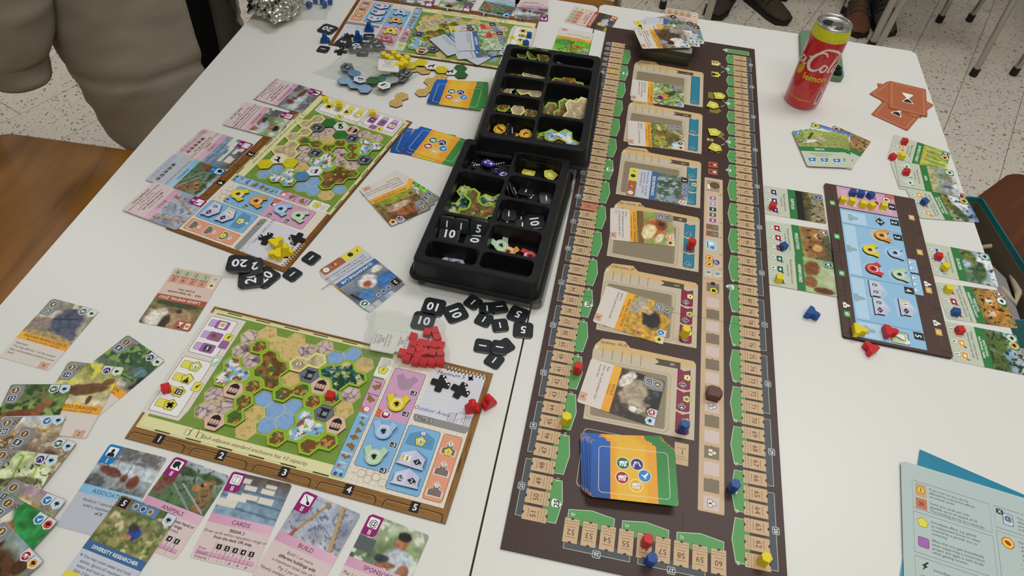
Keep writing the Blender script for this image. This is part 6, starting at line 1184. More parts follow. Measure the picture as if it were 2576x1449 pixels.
card(sponsor(A_['gate'], 'SIDE ENTRANCE', tx('Place at 3 from    Income: Gain', 'spaces from an     each kiosk', 'entrance of the zoo'), '3', ('ape',), True, True), [zl(1350, 348), zl(1320, 642), zl(694, 521), zl(744, 249)], 'sponsor card titled SIDE ENTRANCE on folder 3', 2.8, 'sponsor_card', mg)
card(animal(A_['gator'], 'AMERICAN ALLIGATOR', 'Alligator mississippiensis', tx('Snapping 1', 'Gain any 1 card from the display.'), '4', '12', ('rept', 'amer'), '7', 1), [zk(1037, 1090), zk(1030, 1357), zk(413, 1300), zk(412, 1038)], 'animal card titled AMERICAN ALLIGATOR on folder 2', 2.8, 'animal_card', mg)
card(animal(A_['lori'], 'COCONUT LORIKEET', 'Trichoglossus haematodus', tx('Petting Zoo Animal', 'Gain 3 for each Petting Zoo', 'Animal icon in your zoo.'), '0', '7', ('bird',), '0', 1), [zk(1030, 665), zk(1022, 898), zk(448, 818), zk(470, 597)], 'animal card titled COCONUT LORIKEET on folder 1', 2.8, 'animal_card', mg)
# draw deck of card backs at the near end of the long board
x0, y0, a0 = fit([(-31.5, -44), (31.5, -44), (31.5, 44), (-31.5, 44)], [zn(822, 748), zn(832, 252), zn(1560, 330), zn(1592, 835)], .0135)
rs = random.Random(8)
for k in range(22):
    t = 1 - k / 21; up = Vector((math.cos(a0), math.sin(a0))); lf = Vector((-math.sin(a0), math.cos(a0)))
    d = up * (.0155 * t + rs.uniform(-.001, .001)) + lf * (.012 * t * (1 if k > 5 else .7) + rs.uniform(-.001, .001))
    if k == 21: d = Vector((0, 0))
    put_card(back, x0 + d.x, y0 + d.y, a0 + math.radians(t * (rs.uniform(1, 9)) if k < 21 else 0), 2.7 + .515 * k, 'blue orange green card back on top of the draw pile' if k == 21 else 'blue orange green card back inside the draw pile on the long board', 'card_back', 'draw pile at the near end of the long board')
# discard deck at the far end: one squared block of cards with loose cards on top
dx, dy, da = fit([(-31.5, 44), (-31.5, -44)], [(1735, 168.5), (1599.5, 144)], .0022)
c_, s_ = math.cos(da), math.sin(da)
p = Pr(); rs = random.Random(4)
for k in range(50):
    q = Pr(); q.slab(rr(-44 + rs.uniform(-1, 1), -31.5 + rs.uniform(-.6, .6), 44 + rs.uniform(-1.2, 1.6), 31.5, 3, 3), .47, rs.choice(['#3a3a30', '#2f3a2c', '#57503f', '#8f8f88', '#45402f']), rs.choice(['#26261e', '#1f261c', '#38352b', '#57564c', '#4a3a22', '#2a2c30']))
    for V_, Fv, Fn, Cc in zip(q.V, q.Fv, q.Fn, q.Cc): p.raw(V_ + [0, 0, .0005 * (k + 1)], Fv - Fv.min(), Fn, Cc)
bl = np.array(px(1599.5, 144, .0022)); br = np.array(px(1735, 168.5, .0022)); ex = (br - bl) / np.linalg.norm(br - bl); ey = np.array([-ex[1], ex[0]]); ctr = (bl + br) / 2 + ey * .0315
DA = math.atan2(ex[1], ex[0])
mobj('discard_deck', p.mesh('deck', M['print']), loc=(ctr[0], ctr[1], T + .0022), rz=DA, label='thick squared deck of cards with dark edges at the far end of the long board', cat='card deck')
zt0 = 2.2 + 25.5
dg = 'loose cards on the discard deck'
for k, (dr, pts, w_) in enumerate([(sponsor(A_['misc'], 'ENGINEER', tx('Gain'), '4', ('mic',), True), [None, None, zA(600, 640), zA(345, 372)], 'lowest, its yellow corner sticking out'),
     (sponsor(A_['plants'], 'EXPERT', tx('Gain'), '6', ('mic',)), [zA(1800, 400), zA(1925, 820), None, None], 'pale blue, sticking out on the right'),
     (sponsor(A_['gate'], 'QUARRY', tx('Gain'), '3', ('mic',)), [None, None, zA(560, 520), zA(570, 258)], 'pale lilac, at the back'),
     (animal(A_['misc'], 'HERON', '', tx('Ability'), '2', '11', ('herb', 'asia'), '4'), [zA(1740, 470), zA(1825, 885), None, None], 'wooden hut picture'),
     (animal(A_['eagle'], 'STORK', '', tx('Hunter'), '2', '11', ('bird', 'asia'), '4'), [zA(1450, 385), None, None, zA(585, 372)], 'with an orange band'),
     (animal(A_['vulture'], 'CINEREOUS VULTURE', 'Aegypius monachus - Near Threatened', tx('Scavenging 7', 'Shuffle the discard pile and draw', '7 cards from it. Keep 1 and discard', 'the others.'), '5', '20', ('bird', 'asia'), '6', 1, 60), [zA(1480, 492), zA(1592, 872), zA(488, 936), zA(264, 494)], 'topmost, titled CINEREOUS VULTURE')]):
    card(dr, pts, 'loose card on the thick discard deck, ' + w_, zt0 + .7 + .75 * k, 'loose_card', dg)
# hourglass cards
hg = 'rust brown cards with an hourglass'
card(hourglass, [zp(935, 97), None, None, zp(1005, 400)], 'rust brown hourglass card under the others, only its left strip showing', .5, 'hourglass_card', hg)
card(hourglass, [None, None, zp(1228, 567), zp(886, 412)], 'lowest rust brown hourglass card, black sand half showing', 1.0, 'hourglass_card', hg)
card(hourglass, [zp(1515, 296), zp(1285, 473), None, None], 'rust brown hourglass card turned crosswise in the middle of its pile', 1.5, 'hourglass_card', hg)
card(hourglass, [(2236.5, 203.5), (2330, 223), (2331.5, 294.5), (2236.5, 271)], 'topmost rust brown hourglass card with the whole hourglass showing', 2.0, 'hourglass_card', hg)
# conservation project cards
cg = 'green conservation project cards'
card(project(A_['tort'], 'REPTILES', ['Requires'], ('amer',), 'rel'), [zp(527, 524), zp(890, 668), zp(690, 922), None], 'green project card with tortoises at the right of the loose pile', .5, 'project_card', 'loose pile of green project cards')
card(project(A_['kili'], 'AFRICA', ['Requires'], ('afr',), 'afr'), [zp(308, 484), zp(700, 600), None, None], 'green project card with blue sky and snow at the back of the loose pile', 1.0, 'project_card', 'loose pile of green project cards')
for k, (p0, p1) in enumerate((((285, 545), (660, 615)), ((245, 550), (620, 600)), ((190, 556), (560, 585)))):
    card(project(A_['geese'], 'BIRDS', ['Requires'], ('bird',), 'bird'), [zp(*p0), zp(*p1), None, None], 'green project card fanned under the BIRDS card, ' + ('first', 'second', 'third')[k] + ' below the snowy one', 1.5 + .5 * k, 'project_card', 'loose pile of green project cards')
card(project(A_['geese'], 'BIRDS', ['Requires bird icons', 'in your zoo.'], ('bird',), 'bird', nx=50), [zp(131, 571), None, zp(632, 917), zp(288, 908)], 'green project card titled BIRDS on top of the loose pile', 3.2, 'project_card', 'loose pile of green project cards')
card(project(A_['bamboo'], 'BAMBOO FOREST', ['Release 1 herbivore', 'into the wild'], ('herb', 'amer'), 'rel', '543'), [zp(1643, 818), zp(1602, 942), zp(1020, 797), zp(1115, 612)], 'green project card titled BAMBOO FOREST at the table edge', .5, 'project_card', cg)
card(project(A_['asia'], 'AFRICA', ['Requires'], ('asia',), 'asia'), [None, zp(1720, 1200), zp(1170, 1112), zp(1055, 872)], 'green project card mostly hidden under the ASIA card', 1.0, 'project_card', cg)
card(project(A_['asia'], 'ASIA', ['Requires Asia icons', 'in your zoo.'], ('asia',), 'asia'), [zp(1680, 955), zp(1738, 1199), zp(1150, 1086), zp(1108, 858)], 'green project card titled ASIA lying over the BAMBOO FOREST card', 1.8, 'project_card', cg)
card(project(A_['bluemt'], 'BLUE MOUNTAINS', ['Release 1 animal with an', 'Australia icon into the wild'], ('aus', 'amer'), 'rel', '543', 'NATIONAL PARK'), [zp(1776, 1170), zp(1922, 1440), zp(1344, 1403), zp(1219, 1131)], 'green project card titled BLUE MOUNTAINS with a blue cube', 1.1, 'project_card', cg)
card(project(A_['europe'], 'EUROPE', ['Requires Europe icons', 'in your zoo.'], ('eur',), 'eur'), [zo(1692, 580), zo(1768, 816), zo(1290, 726), zo(1228, 490)], 'green project card titled EUROPE with a red and a yellow cube', .5, 'project_card', cg)
card(project(A_['tigers'], 'PREDATOR', ['Requires 1 predator and 1 partner', 'zoo of the same continent'], ('pred', 'dark'), 'pred', '221', 'BREEDING PROGRAM'), [zo(1832, 853), zo(1897, 1105), zo(1390, 1052), zo(1304, 786)], 'green project card of two tigers titled PREDATOR BREEDING PROGRAM', .5, 'project_card', cg)
card(project(A_['thong'], 'ANGTHONG', ['Release 1 animal with an', 'Asia icon into the wild'], ('asia', 'amer'), 'rel', '543', 'NATIONAL PARK'), [zo(1900, 1166), None, zo(1437, 1352), zo(1374, 1068)], 'green project card titled ANGTHONG NATIONAL PARK with a red cube', .5, 'project_card', cg)
card(project(A_['turtle'], 'REPTILES', ['Requires reptile icons', 'in your zoo.'], ('rept',), 'rept'), [zo(490, 149), zo(520, 354), zo(60, 284), zo(50, 72)], 'green project card of a turtle titled REPTILES with a red cube', .5, 'project_card', cg)
card(project(A_['lions'], 'PREDATORS', ['Requires predator icons', 'in your zoo.'], ('pred',), 'pred'), [zo(532, 404), None, None, zo(63, 331)], 'green project card of lions titled PREDATORS with a blue cube', .5, 'project_card', cg)
card(project(A_['antlers'], 'HERBIVORES', ['Requires herbivore icons', 'in your zoo.'], ('herb',), 'herb'), [zo(568, 634), zo(596, 893), zo(98, 800), None], 'green project card of antlers titled HERBIVORES with a yellow cube', 1.0, 'project_card', cg)

# ------------------------------------------------------------------ rule sheets at the near right
def sheet(W_, H_, t, tlp, dirp, z, fn, name, label, cat, col, side):
    p = Pr(); p.slab(rr(0, 0, W_, H_, 1.5, 2), t, col, side); fn(p)
    a = np.array(px(*tlp, z * .001)); b = np.array(px(*dirp, z * .001)); d = b - a
    return mobj(name, p.mesh('sheet', M['print']), loc=(a[0], a[1], T + z * .001), rz=math.atan2(d[1], d[0]), label=label, cat=cat)
def f_rules(p):
    p.grid(0, 0, 205, 280, paint(20, 28, .73, '#1f7d9c #3a9ab8 #8fc0cc', [('n', .1, 4)], 3), 1)
    p.txt('MATERIAL', 100, 14, 7, '#e6f0f2', 5, wd=1.1)
def f_ref(p):
    def bxs(x0, y0, x1, y1): p.line([(x0, y0), (x1, y0), (x1, y1), (x0, y1)], .4, '#4a5560', 3, True)
    ink = '#3a434a'
    bxs(11, 18, 88, 50); p.rect(14, 20, 25, 35, '#c9a078', 3); p.poly(ngon(19.5, 27, 4.4, 8, 22), '#b5421e', 4); p.poly(ngon(19.5, 27, 3.7, 8, 22), '#e3cf3c', 4.5); p.txt('5', 19.5, 27, 3.4, '#5a2a18', 8, b=1)
    p.lines(['From now on you can be', 'affected by interactive effects', 'on animal cards.'], 28, 23, 2.6, 4.2, ink, 5, a='l')
    p.rect(14, 37, 25, 49, '#c07455', 3); p.txt('25', 19.5, 43, 3.6, '#4a2418', 6, b=1); p.lines(['Some zoo cards are only', 'playable up to an appeal of 25.', 'This marking serves as a reminder.'], 28, 39, 2.6, 4.2, ink, 5, a='l')
    bxs(11, 54, 88, 98); p.poly(ngon(20, 64, 6, 5, -90), '#6a641c', 3); p.poly(ngon(20, 64, 5.5, 5, -90), '#e0d648', 3.5); p.lines(['Immediate effect, e.g. gained', 'as a placement bonus or when', 'covered by a partner zoo or', 'university.'], 28, 60, 2.6, 4.2, ink, 5, a='l')
    p.rr(14.6, 80, 25.4, 91, 2, '#5a3a60', 3); p.rr(15, 80.4, 25, 90.6, 1.6, '#a065ac', 3.5); p.lines(['Effect that you gain immediately', 'when supporting a conservation', 'project and again in each break', 'when gaining income.'], 28, 80, 2.6, 4.2, ink, 5, a='l')
    bxs(11, 102, 88, 140); bolt(p, 20, 110, 1.1, 3); p.txt('Immediate one-time effect', 28, 111, 2.6, ink, 5, a='l'); p.line([(16, 120), (24, 120), (22, 127), (18, 127)], .5, ink, 3, True); p.txt('Permanent effect or effect', 28, 123, 2.6, ink, 5, a='l')
    bxs(92, 18, 190, 42); p.rr(100, 23, 110, 36, 1.2, '#2c3a6a', 3); p.rr(100.6, 23.6, 109.4, 35.4, 1, '#c9d2e4', 3.5); p.txt('@', 105, 28, 5, '#2a3350', 6, b=1); p.rr(94, 20, 101, 26, 1.6, '#33393f', 4); p.txt('X', 97.5, 23, 3.4, '#eef0f0', 7, b=1)
    p.lines(['You may play a Sponsor card from hand', 'where X is the level of the card', 'you need to fulfill the conditions', 'in the same slot and is not'], 114, 24, 2.6, 4.2, ink, 5, a='l')
    bxs(92, 46, 190, 140); p.poly(ngon(102, 56, 6.4, 8, 22), '#b52a1c', 3); p.poly(ngon(102, 56, 5.6, 8, 22), '#e8cf3a', 3.5); p.ell(102, 56, 3.4, 2.2, '#b52a1c', 4, 30)
    p.lines(['Venom X animal ability', '- Affected: All zoos with', '- Place 1 Venom token', '  X card slots, where X', '  discard the duplicate', '- After using an Action card', '- If you did not discard', '  is still a Venom token', '- In the next break'], 112, 51, 2.6, 4.6, ink, 5, a='l')
    p.txt('Venom 2', 112, 98, 2.8, ink, 5, a='l'); p.rect(132, 95, 150, 112, '#3a4a72', 3); p.rect(136, 92, 150, 96, '#b5a03c', 3.5)
sheet(205, 280, 1.6, zq(557, 126), zq(1644, 600), 1.7, f_rules, 'rule_booklet', 'glossy teal rule booklet under the pale sheets near the table edge', 'booklet', '#2a86a6', '#b9cfd2')
sheet(200, 280, .3, zq(396, 250), zq(1644, 634), 2.4, lambda p: None, 'reference_sheet', 'pale green blank-topped sheet between the teal booklet and the printed sheet', 'paper sheet', '#b7c6c2', '#a3b2ae')
sheet(200, 280, .3, zq(357, 254), zq(1644, 656), 3.0, f_ref, 'reference_sheet', 'pale green reference sheet with boxed icon explanations, on the teal booklet', 'paper sheet', '#b4c2bf', '#a3b2ae')
# ------------------------------------------------------------------ wooden pieces
def xyz(uv, z): q = px(uv[0], uv[1], z); return q[0], q[1], T + z
bm = bmesh.new(); bx(bm, -.004, .004, -.004, .004, -.004, .004, .0004); CUBE = {c: None for c in ('red', 'yellow', 'blue')}
cube_me = bm_mesh(bm)
for c in CUBE: m_ = cube_me.copy(); m_.materials.append(M[c]); CUBE[c] = m_
def cube(c, uv, surf, rot, label, group=None, tilt=0, z=None, s=1.06):
    x, y, zz = xyz(uv, z if z is not None else surf + .00425); o = mobj('wooden_cube', CUBE[c], loc=(x, y, zz), rz=math.radians(rot), label=label, cat='cube', group=group)
    o.scale = (s, s, s)
    if tilt: o.rotation_euler = (math.radians(tilt), math.radians(tilt * .6), math.radians(rot))
    return o
gA = 'cubes on the blue and brown board'
for uv, r, w_ in (((320, 205), -8, 'at the left end of the blue row'), ((440, 220), -8, 'in the middle of the blue row'), ((580, 240), 30, 'turned cornerwise, right end of blue row')): cube('blue', zC(*uv), .004, r, 'dark blue cube on pink panel, ' + w_, gA)
for uv, r, w_ in (((172, 305), -8, 'first of the yellow row'), ((308, 325), -20, 'second of the yellow row'), ((465, 365), -8, 'third of the yellow row'), ((598, 390), 25, 'fourth of the yellow row, turned'), ((772, 395), -12, 'last of the yellow row, by the 0')): cube('yellow', zC(*uv), .004, r, 'yellow cube on the pink panel, ' + w_, gA)
gP = 'cubes on the green project cards'
for c, uv, r, w_ in (('blue', zC(1367, 335), 35, 'on the BLUE MOUNTAINS card'), ('red', zC(1572, 1130), -12, 'on the EUROPE card'), ('yellow', zC(1670, 1285), 32, 'on the EUROPE card'), ('yellow', zo(1408, 832), -10, 'on the tiger card'), ('blue', zo(1462, 1000), -12, 'on the tiger card'), ('red', zo(1492, 1132), 5, 'on the ANGTHONG card'),
                     ('red', zp(1203, 670), -10, 'at the corner of the BAMBOO FOREST card'), ('red', zp(1090, 818), 28, 'half off the edge of the BAMBOO FOREST card'), ('yellow', zp(1180, 812), -14, 'on the BAMBOO FOREST card'), ('red', zp(1220, 962), -10, 'on the ASIA card'), ('red', zo(127, 228), -8, 'on the turtle card'), ('blue', zo(207, 520), 30, 'on the PREDATORS card'), ('yellow', zo(175, 755), -8, 'on the HERBIVORES card')):
    cube(c, uv, .002 if 'ASIA' in w_ else .0012 if 'HERB' in w_ or 'BLUE' in w_ else .0006, r, '%s cube %s' % (c, w_), gP)
cube('red', zr(387, 715), .0017, 25, 'red cube on the printed yellow squares of the red cube map'); cube('red', zr(1748, 778), .0037, -10, 'red cube on the dark green aviary tile')
for uv, r, w_ in (((1125, 262), 20, 'at the map corner next to the pink card'), ((1305, 318), 16, 'second from the map corner'), ((1735, 435), 22, 'over the printed purple squares')): cube('yellow', zf(*uv), .0017, r, 'yellow cube on the yellow cube map, ' + w_, 'yellow cubes along the map edge')
cube('blue', zb(1595, 380), .0017, -4, 'dark blue cube on a printed yellow square of the far map'); cube('blue', zb(1558, 465), .0017, 35, 'dark blue cube beside the black tray on the far map')

def hexmarker(c, uv, surf, label, rot=0):
    bm = bmesh.new(); prism(bm, [(x * .001, y * .001) for x, y in ngon(0, 0, 5.5, 6, 30)], 0, .0155, .0004)
    x, y, z = xyz(uv, surf); return mobj('hexagonal_marker', bm_mesh(bm), M[c], loc=(x, y, z + .0001), rz=math.radians(rot), label=label, cat='marker', group='hexagonal player markers')
sb = .0023
hexmarker('red', zl(1350, 1065), sb, 'red hexagonal marker on the blue ribbon of folder 4', 5); hexmarker('yellow', zm(1450, 640), sb, 'yellow hexagonal marker on the red ribbon of folder 5', 10); hexmarker('blue', zn(1612, 178), sb, 'blue hexagonal marker on the red ribbon of folder 6', 0)
hexmarker('red', zm(522, 955), sb, 'red hexagonal marker on a green field beside ticket 41', 8); hexmarker('yellow', zm(421, 1395), sb, 'yellow hexagonal marker on a green field beside ticket 45', 0); hexmarker('blue', zn(2035, 685), sb, 'blue hexagonal marker on the shield beside ticket 66', 12)
hexmarker('red', zn(1302, 1150), sb, 'red hexagonal marker standing on ticket 56', 5); hexmarker('blue', zn(1332, 1308), sb, 'blue hexagonal marker on the grey band below ticket 56', 14); hexmarker('yellow', zn(2292, 1305), sb, 'yellow hexagonal marker on ticket 61 at the board corner', 10)
bm = bmesh.new(); prism(bm, [(a * .001, b * .001) for a, b in ((-6.5, -7), (-7.5, 5), (-4, 7.5), (4.5, 7.5), (7, 5), (6.8, 3.4), (9, 3), (9.2, -2), (6.6, -3), (6.2, -7))], 0, .0115, .0006)
x, y, z = xyz(zm(1695, 1165), sb); mobj('break_marker', bm_mesh(bm), M['brown'], loc=(x, y, z), rz=math.radians(-14), label='dark brown cup shaped marker on the square track of the long board', cat='marker')

MP = [(-8, 0), (8, 0), (8, 4.6), (6.6, 6.4), (3.4, 7.6), (3.0, 9.6)] + arc(0, 12.4, 3.9, -38, 218, 10) + [(-3.0, 9.6), (-3.4, 7.6), (-6.6, 6.4), (-8, 4.6)]
bm = bmesh.new(); prism(bm, [(a * .001, b * .001) for a, b in MP], 0, .0095, .0005); meeple0 = bm_mesh(bm); MEE = {}
for c in ('red', 'yellow', 'blue'): m_ = meeple0.copy(); m_.materials.append(M[c]); MEE[c] = m_
def meeple(c, uv, surf, rot, label, stand=False, rz2=None):
    x, y, z = xyz(uv, surf); o = mobj('worker_pawn', MEE[c], loc=(x, y, z + .0002), label=label, cat='pawn', group='wooden worker pawns')
    if stand: o.rotation_euler = (math.pi / 2, 0, math.radians(rot))
    else: o.rotation_euler = (0, 0, math.radians(rot))
    return o
meeple('yellow', zD(290, 1090), .0043, -97, 'yellow worker pawn lying at the corner of the blue and brown board'); meeple('red', zD(720, 1110), .0043, -95, 'red worker pawn lying on the light blue field marked 5')
meeple('red', zD(590, 1410), .0002, 38, 'red worker pawn lying on the table beside the blue and brown board'); meeple('blue', zo(365, 1010), .0002, -125, 'blue worker pawn lying alone between the two brown boards')
meeple('yellow', zE(1375, 1030), .0040, -38, 'yellow worker pawn lying across a black cross token on the notepad'); meeple('yellow', zE(1570, 1075), .0019, 20, 'yellow worker pawn standing on the printed notepad', True); meeple('yellow', zE(1510, 1150), .0019, 100, 'yellow worker pawn lying nearest the black coins on the notepad')
meeple('red', zG(1290, 1190), .0019, 14, 'red worker pawn standing on the notepad beside a black cross token', True); meeple('red', zG(1540, 1110), .0019, 40, 'red worker pawn standing at the wooden border of its map', True)
meeple('blue', za(1905, 385), .0019, 5, 'blue worker pawn standing beside the lilac tokens', True); meeple('blue', za(1755, 500), .0019, 15, 'blue worker pawn standing behind the black coins on the far map', True); meeple('blue', za(1335, 530), .0002, 10, 'blue worker pawn standing on the table by the 20 coin', True)

# ------------------------------------------------------------------ coins and cardboard tokens
COIN = {}
def coin_me(v):
    if v not in COIN:
        s = {'1': 9.9, '5': 12, '10': 13.6, '20': 15}[v]; p = Pr(); p.slab(rr(-s, -s, s, s, s * .42, 6), 2.1, '#22262a', '#4a3f33', chamfer=.9)
        h = s * .82; p.txt(v, 0, 0, h * 1.06, '#8b9094', 2, b=1); p.txt(v, 0, 0, h, '#e9eaea', 3, b=1); COIN[v] = p.mesh('coin', M['coin'])
    return COIN[v]
M['coin'] = attr_mat('glossy_printed_coin', .3, .5, .05)
def coin(v, uv, rot, label, group, z=.0021, tilt=None):
    x, y, zz = xyz(uv, z); o = mobj('coin_token', coin_me(v), loc=(x, y, zz), rz=math.radians(rot), label=label, cat='coin token', group=group)
    if tilt: o.rotation_euler = (math.radians(tilt[0]), math.radians(tilt[1]), math.radians(rot))
    return o
g1 = 'black coins in front of the lower tray'
coin('10', zx(585, 1105), 172, 'black coin marked 10 touching two other 10 coins', g1); coin('10', zx(938, 1200), -58, 'black coin marked 10, the one nearest the 1 coins', g1); coin('10', zx(418, 1330), -6, 'black coin marked 10 half under the clear bag of red cubes', g1)
coin('1', zx(1225, 1030), 148, 'black coin marked 1 nearest the front of the lower tray', g1); coin('1', zx(1452, 1130), -172, 'black coin marked 1 lying under another 1 coin', g1, .0021); coin('1', zx(1652, 1100), 110, 'black coin marked 1 resting tilted on another 1 coin', g1, .0038, (6, 8))
coin('1', zx(1400, 1308), 158, 'black coin marked 1 edge to edge with another 1, left one', g1); coin('1', zs(1508, 190), 14, 'black coin marked 1 between the 5 coins and another 1', g1); coin('5', zx(1955, 1225), 160, 'black coin marked 5 at the corner of the clear lid', g1); coin('5', zs(1700, 228), 180, 'black coin marked 5 lying on the table joint', g1)
g2 = 'black coins beside the bag of red cubes'
coin('1', zs(1365, 360), 85, 'black coin marked 1 alone beside a stacked pair, next to the red cube bag', g2); coin('1', zs(1548, 362), 40, 'black coin peeking out from under a 1 coin', g2); coin('1', zs(1504, 372), 85, 'black coin marked 1 on top of another coin, near the table joint', g2, .0042); coin('1', zs(1460, 480), -28, 'black coin marked 1 nearest the map corner with red pawns', g2)
g3 = 'black coins by the corner of the yellow cube map'
coin('20', zg(1575, 1272), 60, 'black coin under a 20 coin, edge showing toward the 1 coin', g3); coin('20', zg(1420, 1285), 105, 'black coin marked 20, lower right of the pile of 20s', g3, .0042); coin('20', zE(1060, 1290), 200, 'black coin half covered by the topmost 20 coin', g3, .0052, (4, 5)); coin('20', zE(905, 1235), 188, 'black coin marked 20 on top of the pile of 20s', g3, .0085, (4, -6))
coin('1', zg(2073, 1066), 152, 'black coin marked 1 alone beside the wooden corner of the yellow cube map', g3); coin('1', zg(1870, 1242), 150, 'black coin marked 1 between the 20s and the quarantine card', g3)
g4 = 'black coins of the blue player'
coin('20', za(1360, 372), 160, 'black coin marked 20 lying on the table behind a blue pawn', g4); coin('1', za(1305, 632), 82, 'black coin marked 1 alone on the table near the yellow cube bag', g4); coin('5', za(1565, 540), 70, 'black coin marked 5 on the corner of the far map', g4, .0042); coin('5', za(1580, 565), 40, 'black coin under the 5 coin at the far map corner', g4, .0022)
coin('20', za(1800, 600), 100, 'black coin under the 20 coin by the yellow cube bag', g4, .004); coin('20', za(1735, 598), 115, 'black coin marked 20 lying over the far map edge', g4, .0062); coin('1', za(1895, 472), 100, 'black coin marked 1 on the printed notepad of the far map', g4, .0038); coin('1', za(1985, 540), 150, 'black coin under a 1 coin, beside the red token', g4, .0038); coin('1', za(2020, 592), 120, 'black coin marked 1 on another one beside the red token', g4, .006); coin('1', za(1815, 682), 95, 'black coin marked 1 at the wrinkled edge of the clear bag', g4)

def plus_me():
    p = Pr(); a, b = 3.9, 10.8; r_ = []
    for q in range(4):
        c, s = math.cos(q * math.pi / 2), math.sin(q * math.pi / 2)
        r_ += [(x * c - y * s, x * s + y * c) for x, y in ((a, -a), (b - 1, -a), (b, -a + 1), (b, a - 1), (b - 1, a))]
    p.slab(r_, 2.0, '#1d1c1b', '#2c261f')
    for k in range(4): t = (k - 1.5) / 1.5; p.poly([(5 + 4.3 * t - 1.3, -5 + 4.3 * t), (5 + 4.3 * t, -6.3 + 4.3 * t), (5 + 4.3 * t + 1.3, -5 + 4.3 * t), (5 + 4.3 * t, -3.7 + 4.3 * t)], '#ecebe6', 2)
    return p.mesh('cross', M['token'])
PLUS = plus_me()
def cross(uv, rot, label, z=.0037, tilt=None):
    x, y, zz = xyz(uv, z); o = mobj('cross_token', PLUS, loc=(x, y, zz), rz=math.radians(rot), label=label, cat='token', group='black cross tokens')
    if tilt: o.rotation_euler = (math.radians(tilt[0]), math.radians(tilt[1]), math.radians(rot))
cross(zG(745, 785), -12, 'black cross token with white dots, nearer the red cube bag on its notepad'); cross(zG(1090, 905), -25, 'black cross token with white dots beside a red pawn')
cross(zE(1290, 890), 80, 'black cross token with white dots under the yellow pawns'); cross(zE(1710, 890), 165, 'black cross token with white dots at the spiral edge of the yellow cube map')
cross(za(1620, 470), 120, 'black cross token with white dots behind the 5 coin'); cross(za(1530, 660), 90, 'black cross token under the edge of the clear bag', .0022)

def zoo_token(col, arm, icon):
    p = Pr(); out = [(-13, -6.5), (-7, -10.5), (-4, -5.5), (-1.5, -6.5), (1.5, -6.5), (4, -5.5), (7, -10.5), (13, -6.5), (9.4, 1)] + arc(0, 2.2, 9.4, -5, 185, 14) + [(-9.4, 1)]
    p.slab(out, 2.0, col, '#26231e'); p.circ(0, 2.4, 6.2, '#ecebe6', 2); p.circ(0, 2.4, 5.5, col, 2.5); p.poly([(-4, -5), (4, -5), (5.6, -1.2), (-5.6, -1.2)], '#cfcbd8', 1.5)
    p.poly([(-2.6, .4), (0, -.8), (2.8, .2), (2, 2.2), (2.4, 4), (0, 5.8), (-1.4, 3.6), (-3, 2.4)], icon, 4)
    for s in (-1, 1):
        for k in range(3): p.line([(s * 8.6, 3 + 2 * k - k * .3), (s * 7, 3.3 + 2 * k)], .4, '#8a8666', 3)
    return p.mesh('zoo_token', M['token'])
ZT = {k: zoo_token(*v) for k, v in dict(yellow=('#ddca1e', '', '#1d1b14'), orange=('#dd9437', '', '#3a2412'), blue=('#9dbde2', '', '#1a1d24'), red=('#c93c36', '', '#4a1a18'), green=('#b3d0ab', '', '#1a1f18')).items()}
def ztok(k, x, y, rz, z, label):
    return mobj('partner_zoo_token', ZT[k], loc=(x, y, T + z), rz=rz, label=label, cat='token', group='horseshoe shaped partner tokens')
AR = math.radians(-98)
for k, x, y in (('orange', 96.2, 58.3), ('yellow', 130.1, 78.3), ('blue', 127, 44.5), ('red', 165.9, 78.5), ('green', 167.5, 44.5)): ztok(k, *onassoc(x, y), AR + .12, .0061, k + ' horseshoe shaped token on the light blue board')
for mp, lst, w_ in ((MAP2, (('yellow', 253, 66), ('blue', 251, 101), ('green', 252, 131)), 'red cube map'), (MAP7, (('yellow', 251, 134), ('orange', 252, 104), ('blue', 251, 66), ('green', 252, 38)), 'yellow cube map'), (MAPT, (('blue', 252, 134), ('orange', 253, 105), ('yellow', 252, 66), ('red', 252, 40)), 'blue cube map')):
    for k, x, y in lst: ztok(k, *onmap(mp, x, y), mp[1] + .08, .0038, '%s horseshoe shaped token on the side panel of the %s' % (k, w_))
def uni_token(left, right):
    p = Pr(); p.slab([(-14.5, 8.5), (-14, 6), (-13, 5.4), (-13, -4), (0, -11), (13, -4), (13, 5.4), (14, 6), (14.5, 8.5)], 2.0, '#c1c2dc', '#22232c')
    p.poly([(-12, 7), (-12, -3.4), (-.2, -9.8), (-.2, 7)], '#cdcde2', 1.5)
    for x, k in ((-6.2, left), (6, right)):
        if k == 'mic': p.circ(x, 1.4, 5, '#eceaf0', 2); p.circ(x, 1.4, 4.4, '#aeb9c6', 2.5); p.line([(x - 2, 4), (x + 2, 4)], .9, '#1d2126', 4); p.line([(x - 1.6, 3.4), (x - 2, 0), (x + .6, -2.4)], .9, '#1d2126', 4); p.line([(x, -1), (x + 1.4, 1.6)], 1.1, '#1d2126', 4)
        elif k == 'cards': p.poly([(x - 5, -2), (x + 4, -3), (x + 5, 4), (x - 4, 5)], '#d8b53c', 2); p.rr(x - 2.6, -2.6, x + 4.4, 4, .6, '#f0ecd8', 3); p.txt('5', x + 1, .8, 4, '#2b2a24', 6, b=1)
        else: gradcap(p, x, 1.4, k, .8, 3)
    return p.mesh('university_token', M['token'])
UT = {('mic', 'mic'): None, ('mic', '2'): None, ('cards', '1'): None}
for k in UT: UT[k] = uni_token(*k)
def utok(k, x, y, rz, z, label): return mobj('university_token', UT[k], loc=(x, y, T + z), rz=rz, label=label, cat='token', group='lilac university tokens')
